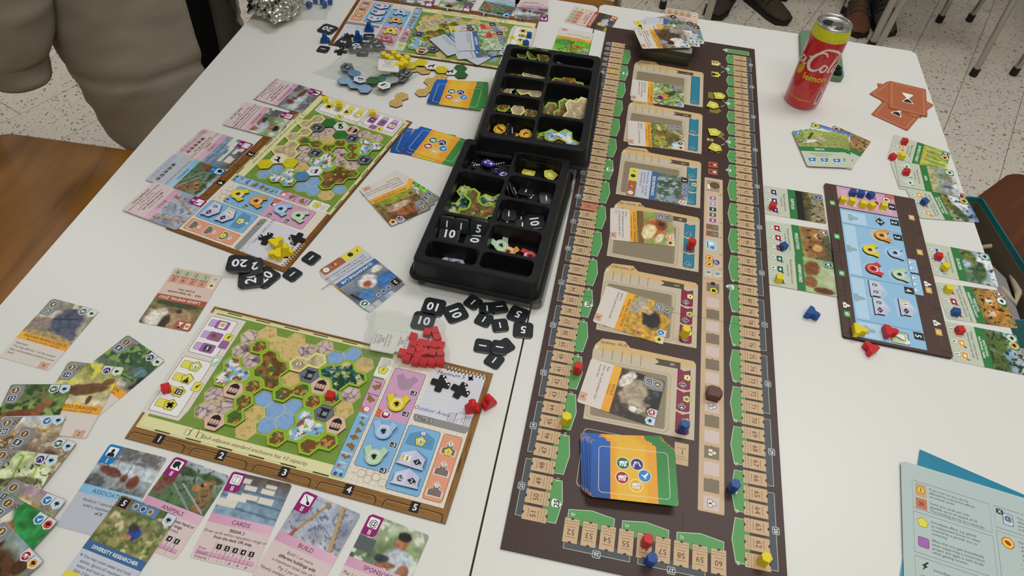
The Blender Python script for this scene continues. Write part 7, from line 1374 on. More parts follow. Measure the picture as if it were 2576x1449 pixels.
utok(('mic', 'mic'), *onassoc(202.6, 80.8), AR, .0061, 'lilac house shaped token with two microscopes on the light blue board'); utok(('mic', '2'), *onassoc(232.9, 79.2), AR, .0061, 'lilac house shaped token with microscope and 2 on the light blue board'); utok(('cards', '1'), *onassoc(226, 46), AR, .0061, 'lilac house shaped token with cards and 1 on the light blue board')
utok(('cards', '1'), *onmap(MAP2, 291, 126), MAP2[1] - .05, .0045, 'lilac house shaped token with cards and 1 on the red cube map'); utok(('mic', '2'), *onmap(MAP2, 292, 147), MAP2[1] + .03, .0038, 'lilac house shaped token with microscope and 2 on the red cube map')
utok(('mic', '2'), *onmap(MAP7, 291, 147), MAP7[1] - .1, .0038, 'lilac house shaped token with microscope and 2 on the yellow cube map'); utok(('cards', '1'), *onmap(MAP7, 292, 124), MAP7[1] - .1, .0038, 'lilac house shaped token with cards and 1 on the yellow cube map')
utok(('mic', '2'), *onmap(MAPT, 292, 147), MAPT[1], .0038, 'lilac house shaped token with microscope and 2 on the far map'); utok(('cards', '1'), *onmap(MAPT, 292, 124), MAPT[1], .0038, 'lilac house shaped token with cards and 1 on the far map'); utok(('mic', 'mic'), *onmap(MAPT, 292, 101), MAPT[1], .0038, 'lilac house shaped token with two microscopes on the far map')
def pent_me():
    p = Pr(); p.slab([(-8, 8.5), (-9, 7.5), (-9.4, -3.6), (-8.6, -5), (-1, -10.4), (1, -10.4), (8.6, -5), (9.4, -3.6), (9, 7.5), (8, 8.5)], 2.0, '#d5ce45', '#3a3410')
    q = [(-5, -4), (0, -5.2), (5, -4), (5, 1), (2.6, 4.6), (0, 6.4), (-2.6, 4.6), (-5, 1)]
    p.poly(q, '#8a862c', 2); p.poly([(a * .93, b * .93) for a, b in q], '#e3df94', 2.5); p.poly([(0, .4), (4.6, -2), (4.6, 1), (2.4, 4.3), (0, 5.9)], '#d9d465', 3); return p.mesh('pent', M['token'])
PENT = pent_me()
for uv, r, w_ in (((1405, 770), 200, 'upper of the far pair, pointing at the track'), ((1335, 870), 168, 'lower of the far pair'), ((1350, 1160), 200, 'above the small printed 5'), ((1360, 1325), 165, 'below the small printed 5')):
    x, y, z = xyz(zk(*uv), .0044); mobj('bonus_token', PENT, loc=(x, y, z), rz=math.radians(r + 90 - 14), label='yellow pentagon token with a pale shield, ' + w_, cat='token', group='yellow pentagon tokens on the long board')
# loose coloured hexagon tiles near the bag
def loose(cells, cols, icons, pts, zf_, name, label, z=.0021, tilt=None):
    x, y, a = fit([np.array(hexc(*c)) - np.array(hexc(*cells[0])) for c in cells], [zf_(*q) for q in pts], z)
    o = multi_colour(None, cells, cols, icons, name, label, (x, y), a, T + z)
    if tilt: o.rotation_euler = (math.radians(tilt[0]), math.radians(tilt[1]), a)
    return o
SND = '#c8a561'
loose([(1, 0), (0, 0)], [SND] * 2, ['spots'] * 2, [(1300, 735), (1205, 840)], zy, 'sand_tile', 'sandy two-hexagon tile lying in front of the clear bag')
loose([(2, 0), (1, 1), (1, 2), (0, 2)], [SND] * 4, ['spots'] * 4, [(1865, 480), (1695, 515), (1655, 610), (1610, 712)], zy, 'sand_tile', 'sandy four-hexagon tile half under the card backs')
loose([(0, 0), (1, 1)], [SND] * 2, ['spots'] * 2, [(1470, 355), (1590, 375)], zy, 'sand_tile', 'sandy tile between the clear bag and the yellow and white tile')
loose([(1, 0), (0, 0), (2, 0), (3, 1)], ['#cdbd22', '#cdbd22', '#ded8cc', '#cdbd22'], ['', '', 'animal', ''], [(1560, 288), (1420, 300), (1735, 285), (1820, 372)], zy, 'giraffe_tile', 'yellow and white tile with an animal icon behind the card backs', .0042)
loose([(0, 0), (1, 0), (1, 1)], ['#d8d8d0', '#2c6330', '#2c6330'], ['animal', '', ''], [(2015, 392), (2095, 312), (2110, 468)], zy, 'giraffe_tile', 'dark green and white tile with an animal icon beside the black tray')
# ------------------------------------------------------------------ black sorting trays on clear lids
def tray_mesh():
    bm = bmesh.new(); W2_, L2_, dz, fl = .0755, .1205, .030, .0085
    V = lambda x, y, z: bm.verts.new((x, y, z))
    def ringpts(x0, y0, x1, y1, r, n=4): return [(a, b) for a, b in rr(x0, y0, x1, y1, r, n)]
    def cell(x0, y0, x1, y1, i=.0019, r=.007, dep=.0275, tap=.0022):
        hole = ringpts(x0 + i, y0 + i, x1 - i, y1 - i, r); n = len(hole); h = [V(a, b, dz) for a, b in hole]; h2 = [V(a, b, dz - .0011) for a, b in ringpts(x0 + i + .0007, y0 + i + .0007, x1 - i - .0007, y1 - i - .0007, r)]
        fl_ = [V(a, b, dz - dep) for a, b in ringpts(x0 + i + tap, y0 + i + tap, x1 - i - tap, y1 - i - tap, r * .8)]
        for k in range(n):
            j = (k + 1) % n; bm.faces.new((h[k], h[j], h2[j], h2[k])); bm.faces.new((h2[k], h2[j], fl_[j], fl_[k]))
        bm.faces.new(fl_[::-1]); cs = [V(x0, y0, dz), V(x1, y0, dz), V(x1, y1, dz), V(x0, y1, dz)]; q = n // 4
        for c in range(4):
            for k in range(q - 1): bm.faces.new((cs[c], h[c * q + k + 1], h[c * q + k]))
            a = c * q + q - 1; b = (c * q + q) % n; bm.faces.new((cs[c], cs[(c + 1) % 4], h[b], h[a]))
    ix, iy = .0685, .115
    for x0_, x1_, hs_ in ((-ix, 0, (.0325, .0494, .0494, .0494, .0493)), (0, ix, (.0325, .0494, .0870, .0611))):
        y = iy
        for f in hs_: cell(x0_, y - f, x1_, y); y -= f
    o = ringpts(-W2_, -L2_, W2_, L2_, .006); n = len(o); q = n // 4; top = [V(a, b, dz) for a, b in o]; c4 = [V(-ix, -iy, dz), V(ix, -iy, dz), V(ix, iy, dz), V(-ix, iy, dz)]
    for c in range(4):
        for k in range(q - 1): bm.faces.new((c4[c], top[c * q + k], top[c * q + k + 1]))
        bm.faces.new((c4[c], top[c * q + q - 1], top[(c * q + q) % n], c4[(c + 1) % 4]))
    prof = [(.0012, -.0014), (.0022, -.004), (.0040, -.0268), (.0052, -.0284), (fl, -.0288), (fl, -.0300)]; prev = top
    for d, z in prof:
        nr = [V(a, b, dz + z) for a, b in ringpts(-W2_ - d, -L2_ - d, W2_ + d, L2_ + d, .006 + d)]
        for k in range(n): j = (k + 1) % n; bm.faces.new((prev[k], nr[k], nr[j], prev[j]))
        prev = nr
    bm.faces.new(prev[::-1])
    bmesh.ops.remove_doubles(bm, verts=bm.verts, dist=1e-6)
    return bm_mesh(bm, 'tray', True)
TR = tray_mesh(); TR.materials.append(M['black_plastic'])
def lid_mesh(W_, L_, h, fl):
    bm = bmesh.new(); prev = None; V = lambda x, y, z: bm.verts.new((x, y, z)); n = 0
    for d, z in ((fl, 0), (fl, .0006), (.001, .0008), (0, .002), (-.003, h - .001), (-.0042, h), (-.02, h)):
        pts = rr(-W_ / 2 - d, -L_ / 2 - d, W_ / 2 + d, L_ / 2 + d, .01 + max(d, -.008), 5); nr = [V(a, b, z) for a, b in pts]; n = len(nr)
        if prev:
            for k in range(n): j = (k + 1) % n; bm.faces.new((prev[k], prev[j], nr[j], nr[k]))
        prev = nr
    bm.faces.new(prev); return bm_mesh(bm, 'lid')
def rect_fit(pix, W_, L_, z):
    return fit([(-W_ / 2, -L_ / 2), (W_ / 2, -L_ / 2), (W_ / 2, L_ / 2), (-W_ / 2, L_ / 2)], pix, z)
LO_Z, UP_Z = .0165, .0345
lx, ly, la = rect_fit([(1173, 358), (1438.7, 394.7), (1349, 709), (1037.7, 643.8)], 151, 241, LO_Z + .030)
ux, uy, ua = rect_fit([(1274.6, 106.3), (1507, 141), (1472.4, 387.8), (1212.6, 333.5)], 151, 241, UP_Z + .030)
mobj('sorting_tray', TR, loc=(lx, ly, T + LO_Z), rz=la + math.pi, label='black plastic sorting tray holding black coins and cross tokens, nearer the loose coins', cat='tray', group='black sorting trays')
mobj('sorting_tray', TR, loc=(ux, uy, T + UP_Z), rz=ua, label='black plastic sorting tray holding green hexagon tiles, beside the far map', cat='tray', group='black sorting trays')
LM1 = lid_mesh(.152, .238, .0158, .008); LM1.materials.append(M['clear']); LM2 = lid_mesh(.152, .238, .0335, .008); LM2.materials.append(M['clear'])
ca, sa = math.cos(la), math.sin(la)
mobj('plastic_cover', LM1, loc=(lx + .009 * ca - .0 * sa, ly + .009 * sa - .004, T + .0003), rz=la, label='clear plastic cover lying under the lower black tray with coins', cat='plastic cover', group='clear covers under the trays')
mobj('plastic_cover', LM2, loc=(ux - .014, uy - .004, T + .0003), rz=ua, label='clear plastic cover lying under the upper black tray with tiles', cat='plastic cover', group='clear covers under the trays')
# --- contents of the trays
def in_tray(me, name, uv, z, rz, label, group, tilt=(0, 0)):
    x, y, zz = xyz(uv, z); o = mobj(name, me, loc=(x, y, zz), label=label, cat='token' if 'tile' not in name else 'hexagon tile', group=group)
    o.rotation_euler = (math.radians(tilt[0]), math.radians(tilt[1]), math.radians(rz)); return o
UF = UP_Z + .0055; gU = 'tiles in the upper black tray'
TM = {}
def tm(style, cells, seed, num=None):
    k = (style, tuple(cells), seed)
    if k not in TM: TM[k] = tile_mesh(style, cells, seed, num)
    return TM[k]
T3 = [(1, 1), (0, 1), (2, 1)]; T2 = [(0, 0), (0, 1)]; T4 = [(1, 1), (0, 1), (1, 2), (2, 1)]; T5 = [(1, 1), (0, 1), (1, 2), (2, 1), (1, 0)]
in_tray(tm('brown', [(0, 0)], 101), 'hex_tile', zh(1540, 192), UP_Z + .0225, -7, 'green-rimmed hexagon leaning in the far left compartment', gU, (58, 0)); in_tray(tm('brown', [(0, 0)], 102), 'hex_tile', zh(1660, 205), UP_Z + .0235, 15, 'green-rimmed tile leaning between two others in the far left compartment', gU, (58, 0)); in_tray(tm('brown', [(0, 0)], 103), 'hex_tile', zh(1785, 238), UP_Z + .0225, -7, 'green-rimmed hexagon leaning at the corner of the far left compartment', gU, (58, 0))
in_tray(one_mesh('kiosk'), 'hex_tile', zh(2010, 290), UP_Z + .017, 10, 'dark hexagon alone in the far right compartment of the upper tray', gU, (40, 0))
in_tray(tm('green', T2, 104), 'hex_tile', zh(1450, 425), UF - .001, 80, 'green-rimmed tile showing just above the second left divider', gU, (0, -6)); in_tray(tm('pale', T2, 105), 'hex_tile', zh(1610, 450), UF + .002, 70, 'pale tile showing just above the second left divider', gU, (6, -8))
in_tray(tm('brown', T3, 106), 'hex_tile', zh(2075, 510), UF + .004, -10, 'three-hexagon hut tile leaning in the second right compartment', gU, (22, 0))
in_tray(tm('green', T2, 108), 'hex_tile', zh(1535, 672), UF - .001, 60, 'green tile under the pale ones in the third left compartment', gU); in_tray(tm('pale', T2, 107), 'hex_tile', zh(1412, 560), UF + .007, -25, 'pale two-hexagon tile leaning in the third left compartment, upright one', gU, (30, 5)); in_tray(tm('pale', T2, 107), 'hex_tile', zh(1550, 620), UF + .005, 72, 'pale two-hexagon tile lying level in the third left compartment', gU, (0, -18))
in_tray(tm('brown', T4, 109), 'hex_tile', zh(1880, 830), UF + .004, 5, 'large green-rimmed tile flat in the big right compartment', gU, (15, 4)); in_tray(tm('green', T4, 110), 'hex_tile', zh(2030, 800), UF + .009, 40, 'green-rimmed tile standing behind the pale one in the big right compartment', gU, (28, -10)); in_tray(tm('pale', T4, 111), 'hex_tile', zh(2110, 815), UF + .016, 55, 'large pale four-hexagon tile on top in the big right compartment', gU, (30, -14))
in_tray(ONE['s1'], 'hex_tile', zh(1345, 835), UF - .001, 20, 'single hexagon under the green one in the fourth left compartment', gU); in_tray(ONE['s1'], 'hex_tile', zh(1312, 815), UF + .006, -7, 'single green-rimmed hexagon at the left of the fourth left compartment', gU, (16, 0)); in_tray(tm('pale', [(0, 0)], 112), 'hex_tile', zh(1485, 860), UF + .006, -8, 'single pale hexagon in the fourth left compartment', gU, (22, 0)); in_tray(ONE['s1'], 'hex_tile', zh(1635, 893), UF + .004, -10, 'single green-rimmed hexagon at the right of the fourth left compartment', gU, (16, 0)); in_tray(tm('pale', [(0, 0)], 112), 'hex_tile', zh(1560, 925), UF - .002, 30, 'pale hexagon mostly hidden behind the fourth left divider', gU)
def oct_me(kind):
    p = Pr(); p.slab(ngon(0, 0, 9.6, 8, 22.5), 2.0, '#e0c83a', '#3a2a10'); p.line(ngon(0, 0, 7.4, 8, 22.5), .9, '#b5281c', 2, True)
    if kind: p.poly([(-3, 3), (-4, 0), (-2, -4), (2, -4.4), (4, -2), (1, -1), (-1, 1), (0, 4)], '#b5281c', 3)
    else: [p.ell(-3 + 2.4 * k, -2 + 1.6 * k, 1.4, 2.2, '#a3241a', 3, 40) for k in range(4)]; p.line([(-4, -5), (4, 4)], .9, '#2a1a14', 4)
    return p.mesh('oct', M['token'])
OC = [oct_me(0), oct_me(1)]; gV = 'yellow and red octagon tokens in the upper tray'
in_tray(OC[0], 'octagon_token', zh(1275, 1078), UF + .006, -10, 'yellow octagon with red coils at the left of its compartment', gV, (14, -8)); in_tray(OC[1], 'octagon_token', zh(1575, 1138), UF + .006, -15, 'yellow octagon with a red snake at the right of its compartment', gV, (14, 4)); in_tray(OC[1], 'octagon_token', zh(1390, 1135), UF - .001, 40, 'yellow octagon half hidden between the two upper ones', gV); in_tray(OC[0], 'octagon_token', zh(1480, 1172), UF - .001, 80, 'yellow octagon mostly hidden at the near wall of its compartment', gV); in_tray(coin_me('1'), 'round_token', zh(1420, 1095), UF + .004, 40, 'dark token on edge between the yellow octagons', gV, (50, 30))
in_tray(tm('green', T3, 113), 'hex_tile', zh(1800, 1170), UF - .001, 30, 'pale green tile at the bottom of the near right compartment', gU, (8, 0)); in_tray(tm('brown', T4, 114), 'hex_tile', zh(1930, 1190), UF + .004, -20, 'brown hut tile under the waterfall one in the near right compartment', gU, (14, 0)); in_tray(tm('fall', T3, 115), 'hex_tile', zh(2035, 1155), UF + .010, -25, 'waterfall tile on top in the near right compartment', gU, (18, 6))
LF = LO_Z + .0055; gL = 'tokens in the lower black tray'
def disc_me():
    p = Pr(); p.slab(ngon(0, 0, 10, 24), 2.0, '#322a80', '#1d1a30'); p.txt('x2', 0, 0, 9.4, '#e4e2f0', 3, b=1); return p.mesh('disc', M['token'])
DC = disc_me()
for uv, r, z, t in (((700, 262), 20, 0, 0), ((745, 275), 70, .002, 10), ((935, 262), 80, .004, 14), ((830, 305), 10, 0, 0), ((970, 275), 40, .001, -8)): in_tray(PLUS, 'cross_token', zi(*uv), LF + z, r, 'black cross token heaped in the compartment with the purple discs', 'black cross tokens in the lower tray', (t, 0))
in_tray(DC, 'multiplier_disc', zi(820, 228), LF + .007, 140, 'purple round disc marked x2 on top of the black cross tokens', gL, (10, 0)); in_tray(DC, 'multiplier_disc', zi(950, 325), LF + .004, 165, 'purple round disc marked x2 at the near wall of its compartment', gL, (8, 0)); in_tray(DC, 'multiplier_disc', zi(905, 262), LF + .001, 60, 'purple round disc mostly hidden under a black cross token', gL)
in_tray(PENT, 'bonus_token', zi(1150, 312), LF + .001, 170, 'yellow pentagon token at the left in the lower tray', gL, (10, 0)); in_tray(PENT, 'bonus_token', zi(1332, 328), LF + .004, 60, 'yellow pentagon token at the right in the lower tray', gL, (12, 0))
in_tray(tm('green', T4, 116), 'hex_tile', zi(560, 600), LF - .001, 10, 'green-rimmed tile at the bottom of the big left compartment', gL); in_tray(tm('aviary', T5, 117), 'hex_tile', zi(620, 560), LF + .004, 5, 'green-rimmed aviary tile in the big left compartment, left one', gL, (6, 0)); in_tray(tm('aviary', T4, 118), 'hex_tile', zi(800, 540), LF + .006, 40, 'green-rimmed aviary tile in the big left compartment, right one', gL, (8, -4)); in_tray(tm('brown', T5, 119), 'hex_tile', zi(715, 590), LF + .010, 20, 'green-rimmed hut tile on top in the big left compartment', gL, (10, 0)); in_tray(PLUS, 'cross_token', zi(630, 455), LF + .001, 20, 'black cross token beside the aviary tiles in the big left compartment', gL)
gc = 'black coins in the lower black tray'
for v, uv, z, r, t, w_ in (('10', (990, 450), .010, 10, (0, 78), 'marked 10 standing on edge in the second right compartment'), ('5', (1040, 460), .009, 40, (20, 55), 'marked 5 leaning in the second right compartment'), ('5', (1170, 505), .001, 160, (6, 0), 'marked 5 under a 1 in the second right compartment'), ('1', (1130, 460), .007, 170, (12, 0), 'marked 1 on a 5 in the second right compartment'), ('1', (1298, 520), .003, 8, (12, 0), 'marked 1 at the right end of the second right compartment'),
     ('10', (985, 690), 0, 30, (0, 0), 'turned over at the left of the third right compartment'), ('1', (988, 650), .006, 0, (12, -6), 'marked 1 at the left of the third right compartment'), ('1', (1090, 690), .001, 180, (8, 0), 'marked 1 behind the 10 in the third right compartment'), ('1', (1100, 745), .002, 0, (6, 0), 'marked 1 at the near wall of the third right compartment'), ('10', (1200, 710), .006, -80, (8, 4), 'marked 10 on top in the third right compartment'),
     ('1', (475, 735), .0165, -4, (62, 0), 'marked 1 leaning at the left of the third left compartment'), ('1', (592, 755), .0165, -4, (62, 0), 'marked 1 leaning in the middle of the third left compartment'), ('5', (738, 775), .0165, -8, (62, 0), 'marked 5 leaning at the right of the third left compartment'), ('10', (492, 815), .0095, -5, (12, -5), 'marked 10 flat in the third left compartment'), ('10', (712, 850), .008, -100, (8, 4), 'marked 10 near the divider of the third left compartment')):
    in_tray(coin_me(v), 'coin_token', zi(*uv), LF + z, r, 'black coin ' + w_, gc, t)
in_tray(ZT['green'], 'partner_zoo_token', zi(920, 900), LF + .003, 25, 'pale green horseshoe token in the lower black tray', gL, (12, 0)); in_tray(ZT['orange'], 'partner_zoo_token', zi(985, 955), LF + .001, -20, 'orange horseshoe token in the lower black tray', gL, (8, 0)); in_tray(ZT['red'], 'partner_zoo_token', zi(1150, 1000), LF, 95, 'red horseshoe token at the near wall of the lower black tray', gL, (6, 0))
in_tray(UT[('mic', '2')], 'university_token', zi(540, 1035), LF, -35, 'lilac token alone in the near left compartment of the lower tray', gL, (8, 0))

# ------------------------------------------------------------------ clear bags
def bag(corners, H, bumps, label, name='clear_bag', seed=1, nx=46, ny=34, zip_side=None, crinkle=.0022, z0=.0):
    cs = [np.array(px(u, v, 0)) for u, v in corners]; ctr = sum(cs) / 4; bm = bmesh.new(); top = {}; bot = {}
    for i in range(nx + 1):
        for j in range(ny + 1):
            u, v = i / nx, j / ny; q = cs[0] * (1 - u) * (1 - v) + cs[1] * u * (1 - v) + cs[2] * u * v + cs[3] * (1 - u) * v
            wob = .004 * (mnoise.noise(Vector((u * 5, v * 5, seed))) ); e = min(u, 1 - u, v, 1 - v); env = min(1, e / .16) ** .6
            z = .0012 + env * H * .3
            for (bu, bv, bw, bh) in bumps: z = max(z, bh * min(1, max(0, 1.35 - math.hypot((u - bu) / bw[0], (v - bv) / bw[1])) * 2.2) * env ** .4)
            rid = 1 - abs(mnoise.noise(Vector((u * 9 + seed, v * 7, 3.1 + seed)))) * 2; rid2 = 1 - abs(mnoise.noise(Vector((u * 21 + seed, v * 17, 7.7)))) * 2
            z += env * crinkle * (1.5 * rid + .7 * rid2); x_, y_ = q + wob - ctr
            top[i, j] = bm.verts.new((x_, y_, max(.0008, z) + z0)); bot[i, j] = bm.verts.new((x_, y_, .0004 + (z0 if e > 0 else z0)))
    for d, fl in ((top, 0), (bot, 1)):
        for i in range(nx):
            for j in range(ny):
                f = (d[i, j], d[i + 1, j], d[i + 1, j + 1], d[i, j + 1]); bm.faces.new(f[::-1] if fl else f)
    for i in range(nx):
        bm.faces.new((top[i, 0], bot[i, 0], bot[i + 1, 0], top[i + 1, 0])); bm.faces.new((top[i, ny], top[i + 1, ny], bot[i + 1, ny], bot[i, ny]))
    for j in range(ny):
        bm.faces.new((top[0, j], top[0, j + 1], bot[0, j + 1], bot[0, j])); bm.faces.new((top[nx, j], bot[nx, j], bot[nx, j + 1], top[nx, j + 1]))
    t = empty(name, (ctr[0], ctr[1], T), label=label, cat='plastic bag', group='clear zip bags')
    mobj('film', bm_mesh(bm), M['bag'], parent=t, smooth=True)
    if zip_side is not None:
        a, b = (cs[zip_side] - ctr), (cs[(zip_side + 3) % 4] - ctr); inn = -(a + b) / 2; inn = inn / np.linalg.norm(inn); bm = bmesh.new()
        for d in (.006, .009): tube(bm, [tuple(a + inn * d) + (.003 + z0,), tuple((a + b) / 2 + inn * d) + (.0055 + z0,), tuple(b + inn * d) + (.003 + z0,)], .0007, 6)
        mobj('zip_strip', bm_mesh(bm), M['bag'], parent=t)
    return t
def sachet(uv, z, rot, label, lines, W_=30, H_=22, tilt=(0, 0)):
    p = Pr(); p.slab(rr(-W_ / 2, -H_ / 2, W_ / 2, H_ / 2, 3, 3), 2.4, '#d9d8d2', '#c9c8c0', chamfer=1.2)
    for k, t in enumerate(lines): p.txt(t, 0, -H_ / 2 + 3.6 + 4.1 * k, 3.4 if t in ('SILICA', 'GEL') else 2.0, '#3a3a3c', 3)
    x, y, zz = xyz(uv, z); o = mobj('silica_gel_sachet', p.mesh('sachet', M['print']), loc=(x, y, zz), label=label, cat='sachet'); o.rotation_euler = (math.radians(tilt[0]), math.radians(tilt[1]), math.radians(rot))
SG = ['DESICCANT', 'SILICA', 'GEL', 'THROW AWAY', '"DO NOT EAT"']
rc = [(735, 470), (808, 495), (876, 500), (945, 503), (1012, 500), (700, 425), (768, 412), (880, 418), (945, 422), (1010, 426), (790, 350), (900, 352), (960, 360), (1015, 362), (790, 292), (985, 296), (905, 255), (965, 243), (830, 440), (840, 395), (855, 345)]
rs = random.Random(2)
for k, q in enumerate(rc): cube('red', zs(*q), 0, rs.choice([-8, -8, -5, -12, 25]), 'red cube inside the clear bag with the silica sachet on the red cube map', 'red cubes in the clear bag', 0 if k < 5 else 6, .0068 if k not in (5, 6, 19, 20) else .0085)
sachet(zs(560, 315), .0075, 84, 'white silica gel sachet beside the red cubes in the clear bag', SG, 34, 30, (0, 6)); sachet(zs(700, 330), .0055, 84, 'white silica gel sachet tucked under the red cubes', SG, 30, 24, (0, 4))
bag([zs(425, 78), zs(1050, 165), zs(1095, 560), zs(345, 540)], .006, [(.72, .6, (.42, .5), .0145), (.3, .5, (.3, .5), .0105)], 'clear zip bag of red cubes lying over the corner of the red cube map', seed=2, zip_side=0, z0=.0022)
# tile bag and yellow cube bag
gT = 'tiles inside the clear bag'
loose([(0, 0), (1, 1), (2, 1)], ['#86a5c4', '#86a5c4', '#86a5c4'], ['', '', ''], [(500, 520), (620, 560), (760, 620)], zy, 'water_tile', 'pale blue tile at the near side inside the clear bag', .0075, (4, 0)); loose([(0, 0), (1, 1)], ['#5c84ad', '#cfd4da'], ['', 'slide'], [(620, 410), (710, 505)], zy, 'water_tile', 'blue and white tile in the middle of the clear bag', .0105, (-6, 4))
loose([(0, 0), (1, 0)], ['#2c6330', '#3f7f6a'], ['', ''], [(860, 520), (1065, 475)], zy, 'jungle_tile', 'dark green tile inside the clear bag', .0095); loose([(0, 0), (1, 0)], ['#dfe0dc', '#9aa0a6'], ['slide', ''], [(1050, 580), (1150, 510)], zy, 'fish_tile', 'white tile with a black fish icon inside the clear bag', .0125); loose([(0, 0), (0, 1)], ['#7aa03c', '#7aa03c'], ['', ''], [(1190, 430), (1120, 460)], zy, 'jungle_tile', 'light green tile inside the clear bag', .0065)
for uv, w_, z in (((1345, 405), 'upper', .0125), ((1275, 475), 'lower', .0095), ((520, 330), 'left', .0095)):
    x, y, zz = xyz(zy(*uv), z); o = mobj('kiosk_tile', ONE['kiosk'], loc=(x, y, zz), label='grey kiosk hexagon inside the clear bag, %s one' % w_, cat='hexagon tile', group=gT); o.rotation_euler = (.12, -.1, 1.1)
bag([zy(30, 415), zy(900, 60), zy(1590, 415), zy(1060, 745)], .010, [(.5, .5, (.42, .42), .0175)], 'clear crumpled bag of hexagon tiles behind the yellow cube map', seed=5, crinkle=.004)
yc = [(1035, 160), (1180, 140), (1245, 195), (1310, 245), (1365, 205), (1285, 300), (1225, 310), (1340, 280), (1090, 190), (1140, 220)]
for k, q in enumerate(yc): cube('yellow', zy(*q), 0, rs.choice([30, 15, 40, -8]), 'yellow cube inside the clear bag behind the yellow cube map', 'yellow cubes in the clear bag', 8, .0215 + .001 * (k % 3))
sachet(zy(1105, 300), .026, 10, 'white silica gel sachet beside the yellow cubes in the clear bag', SG, 34, 30, (4, 6))
bag([zy(470, 240), zy(1180, 40), zy(1480, 245), zy(1090, 450)], .008, [(.7, .5, (.4, .5), .0135)], 'clear bag of yellow cubes lying on top of the tile bag', seed=9, crinkle=.003, z0=.0185)
for q, w_ in (((1120, 60), 'left'), ((1320, 55), 'near'), ((1290, 10), 'far'), ((1200, 0), 'middle'), ((1390, 15), 'right')): cube('blue', za(*q), 0, 20 if w_ != 'left' else 60, 'dark blue cube in the clear bag beside the silver foil, %s one' % w_, 'blue cubes in the clear bag', 8, .0075)
bag([(745, -60), (858, -60), (822, 50), (722, 52)], .008, [(.55, .5, (.45, .5), .014)], 'clear bag of blue cubes beside the silver foil', seed=13, crinkle=.004)

# ------------------------------------------------------------------ silver foil
bm = bmesh.new(); bmesh.ops.create_icosphere(bm, subdivisions=5, radius=1)
for v in bm.verts:
    n = mnoise.noise(v.co * 2.3) * .2 + abs(mnoise.noise(v.co * 3.7)) * .28 + abs(mnoise.noise(v.co * 6.5)) * .08; v.co = v.co * (1 + n - .15)
    v.co = Vector((v.co.x * .052, v.co.y * .085, max(-.9, v.co.z) * .026))
fx, fy = px(690, -8, .02)
mobj('silver_foil', bm_mesh(bm), M['foil'], loc=(fx, fy, T + .0235), rz=math.radians(25), label='crumpled silver foil packet at the far left end of the table', cat='foil packet')

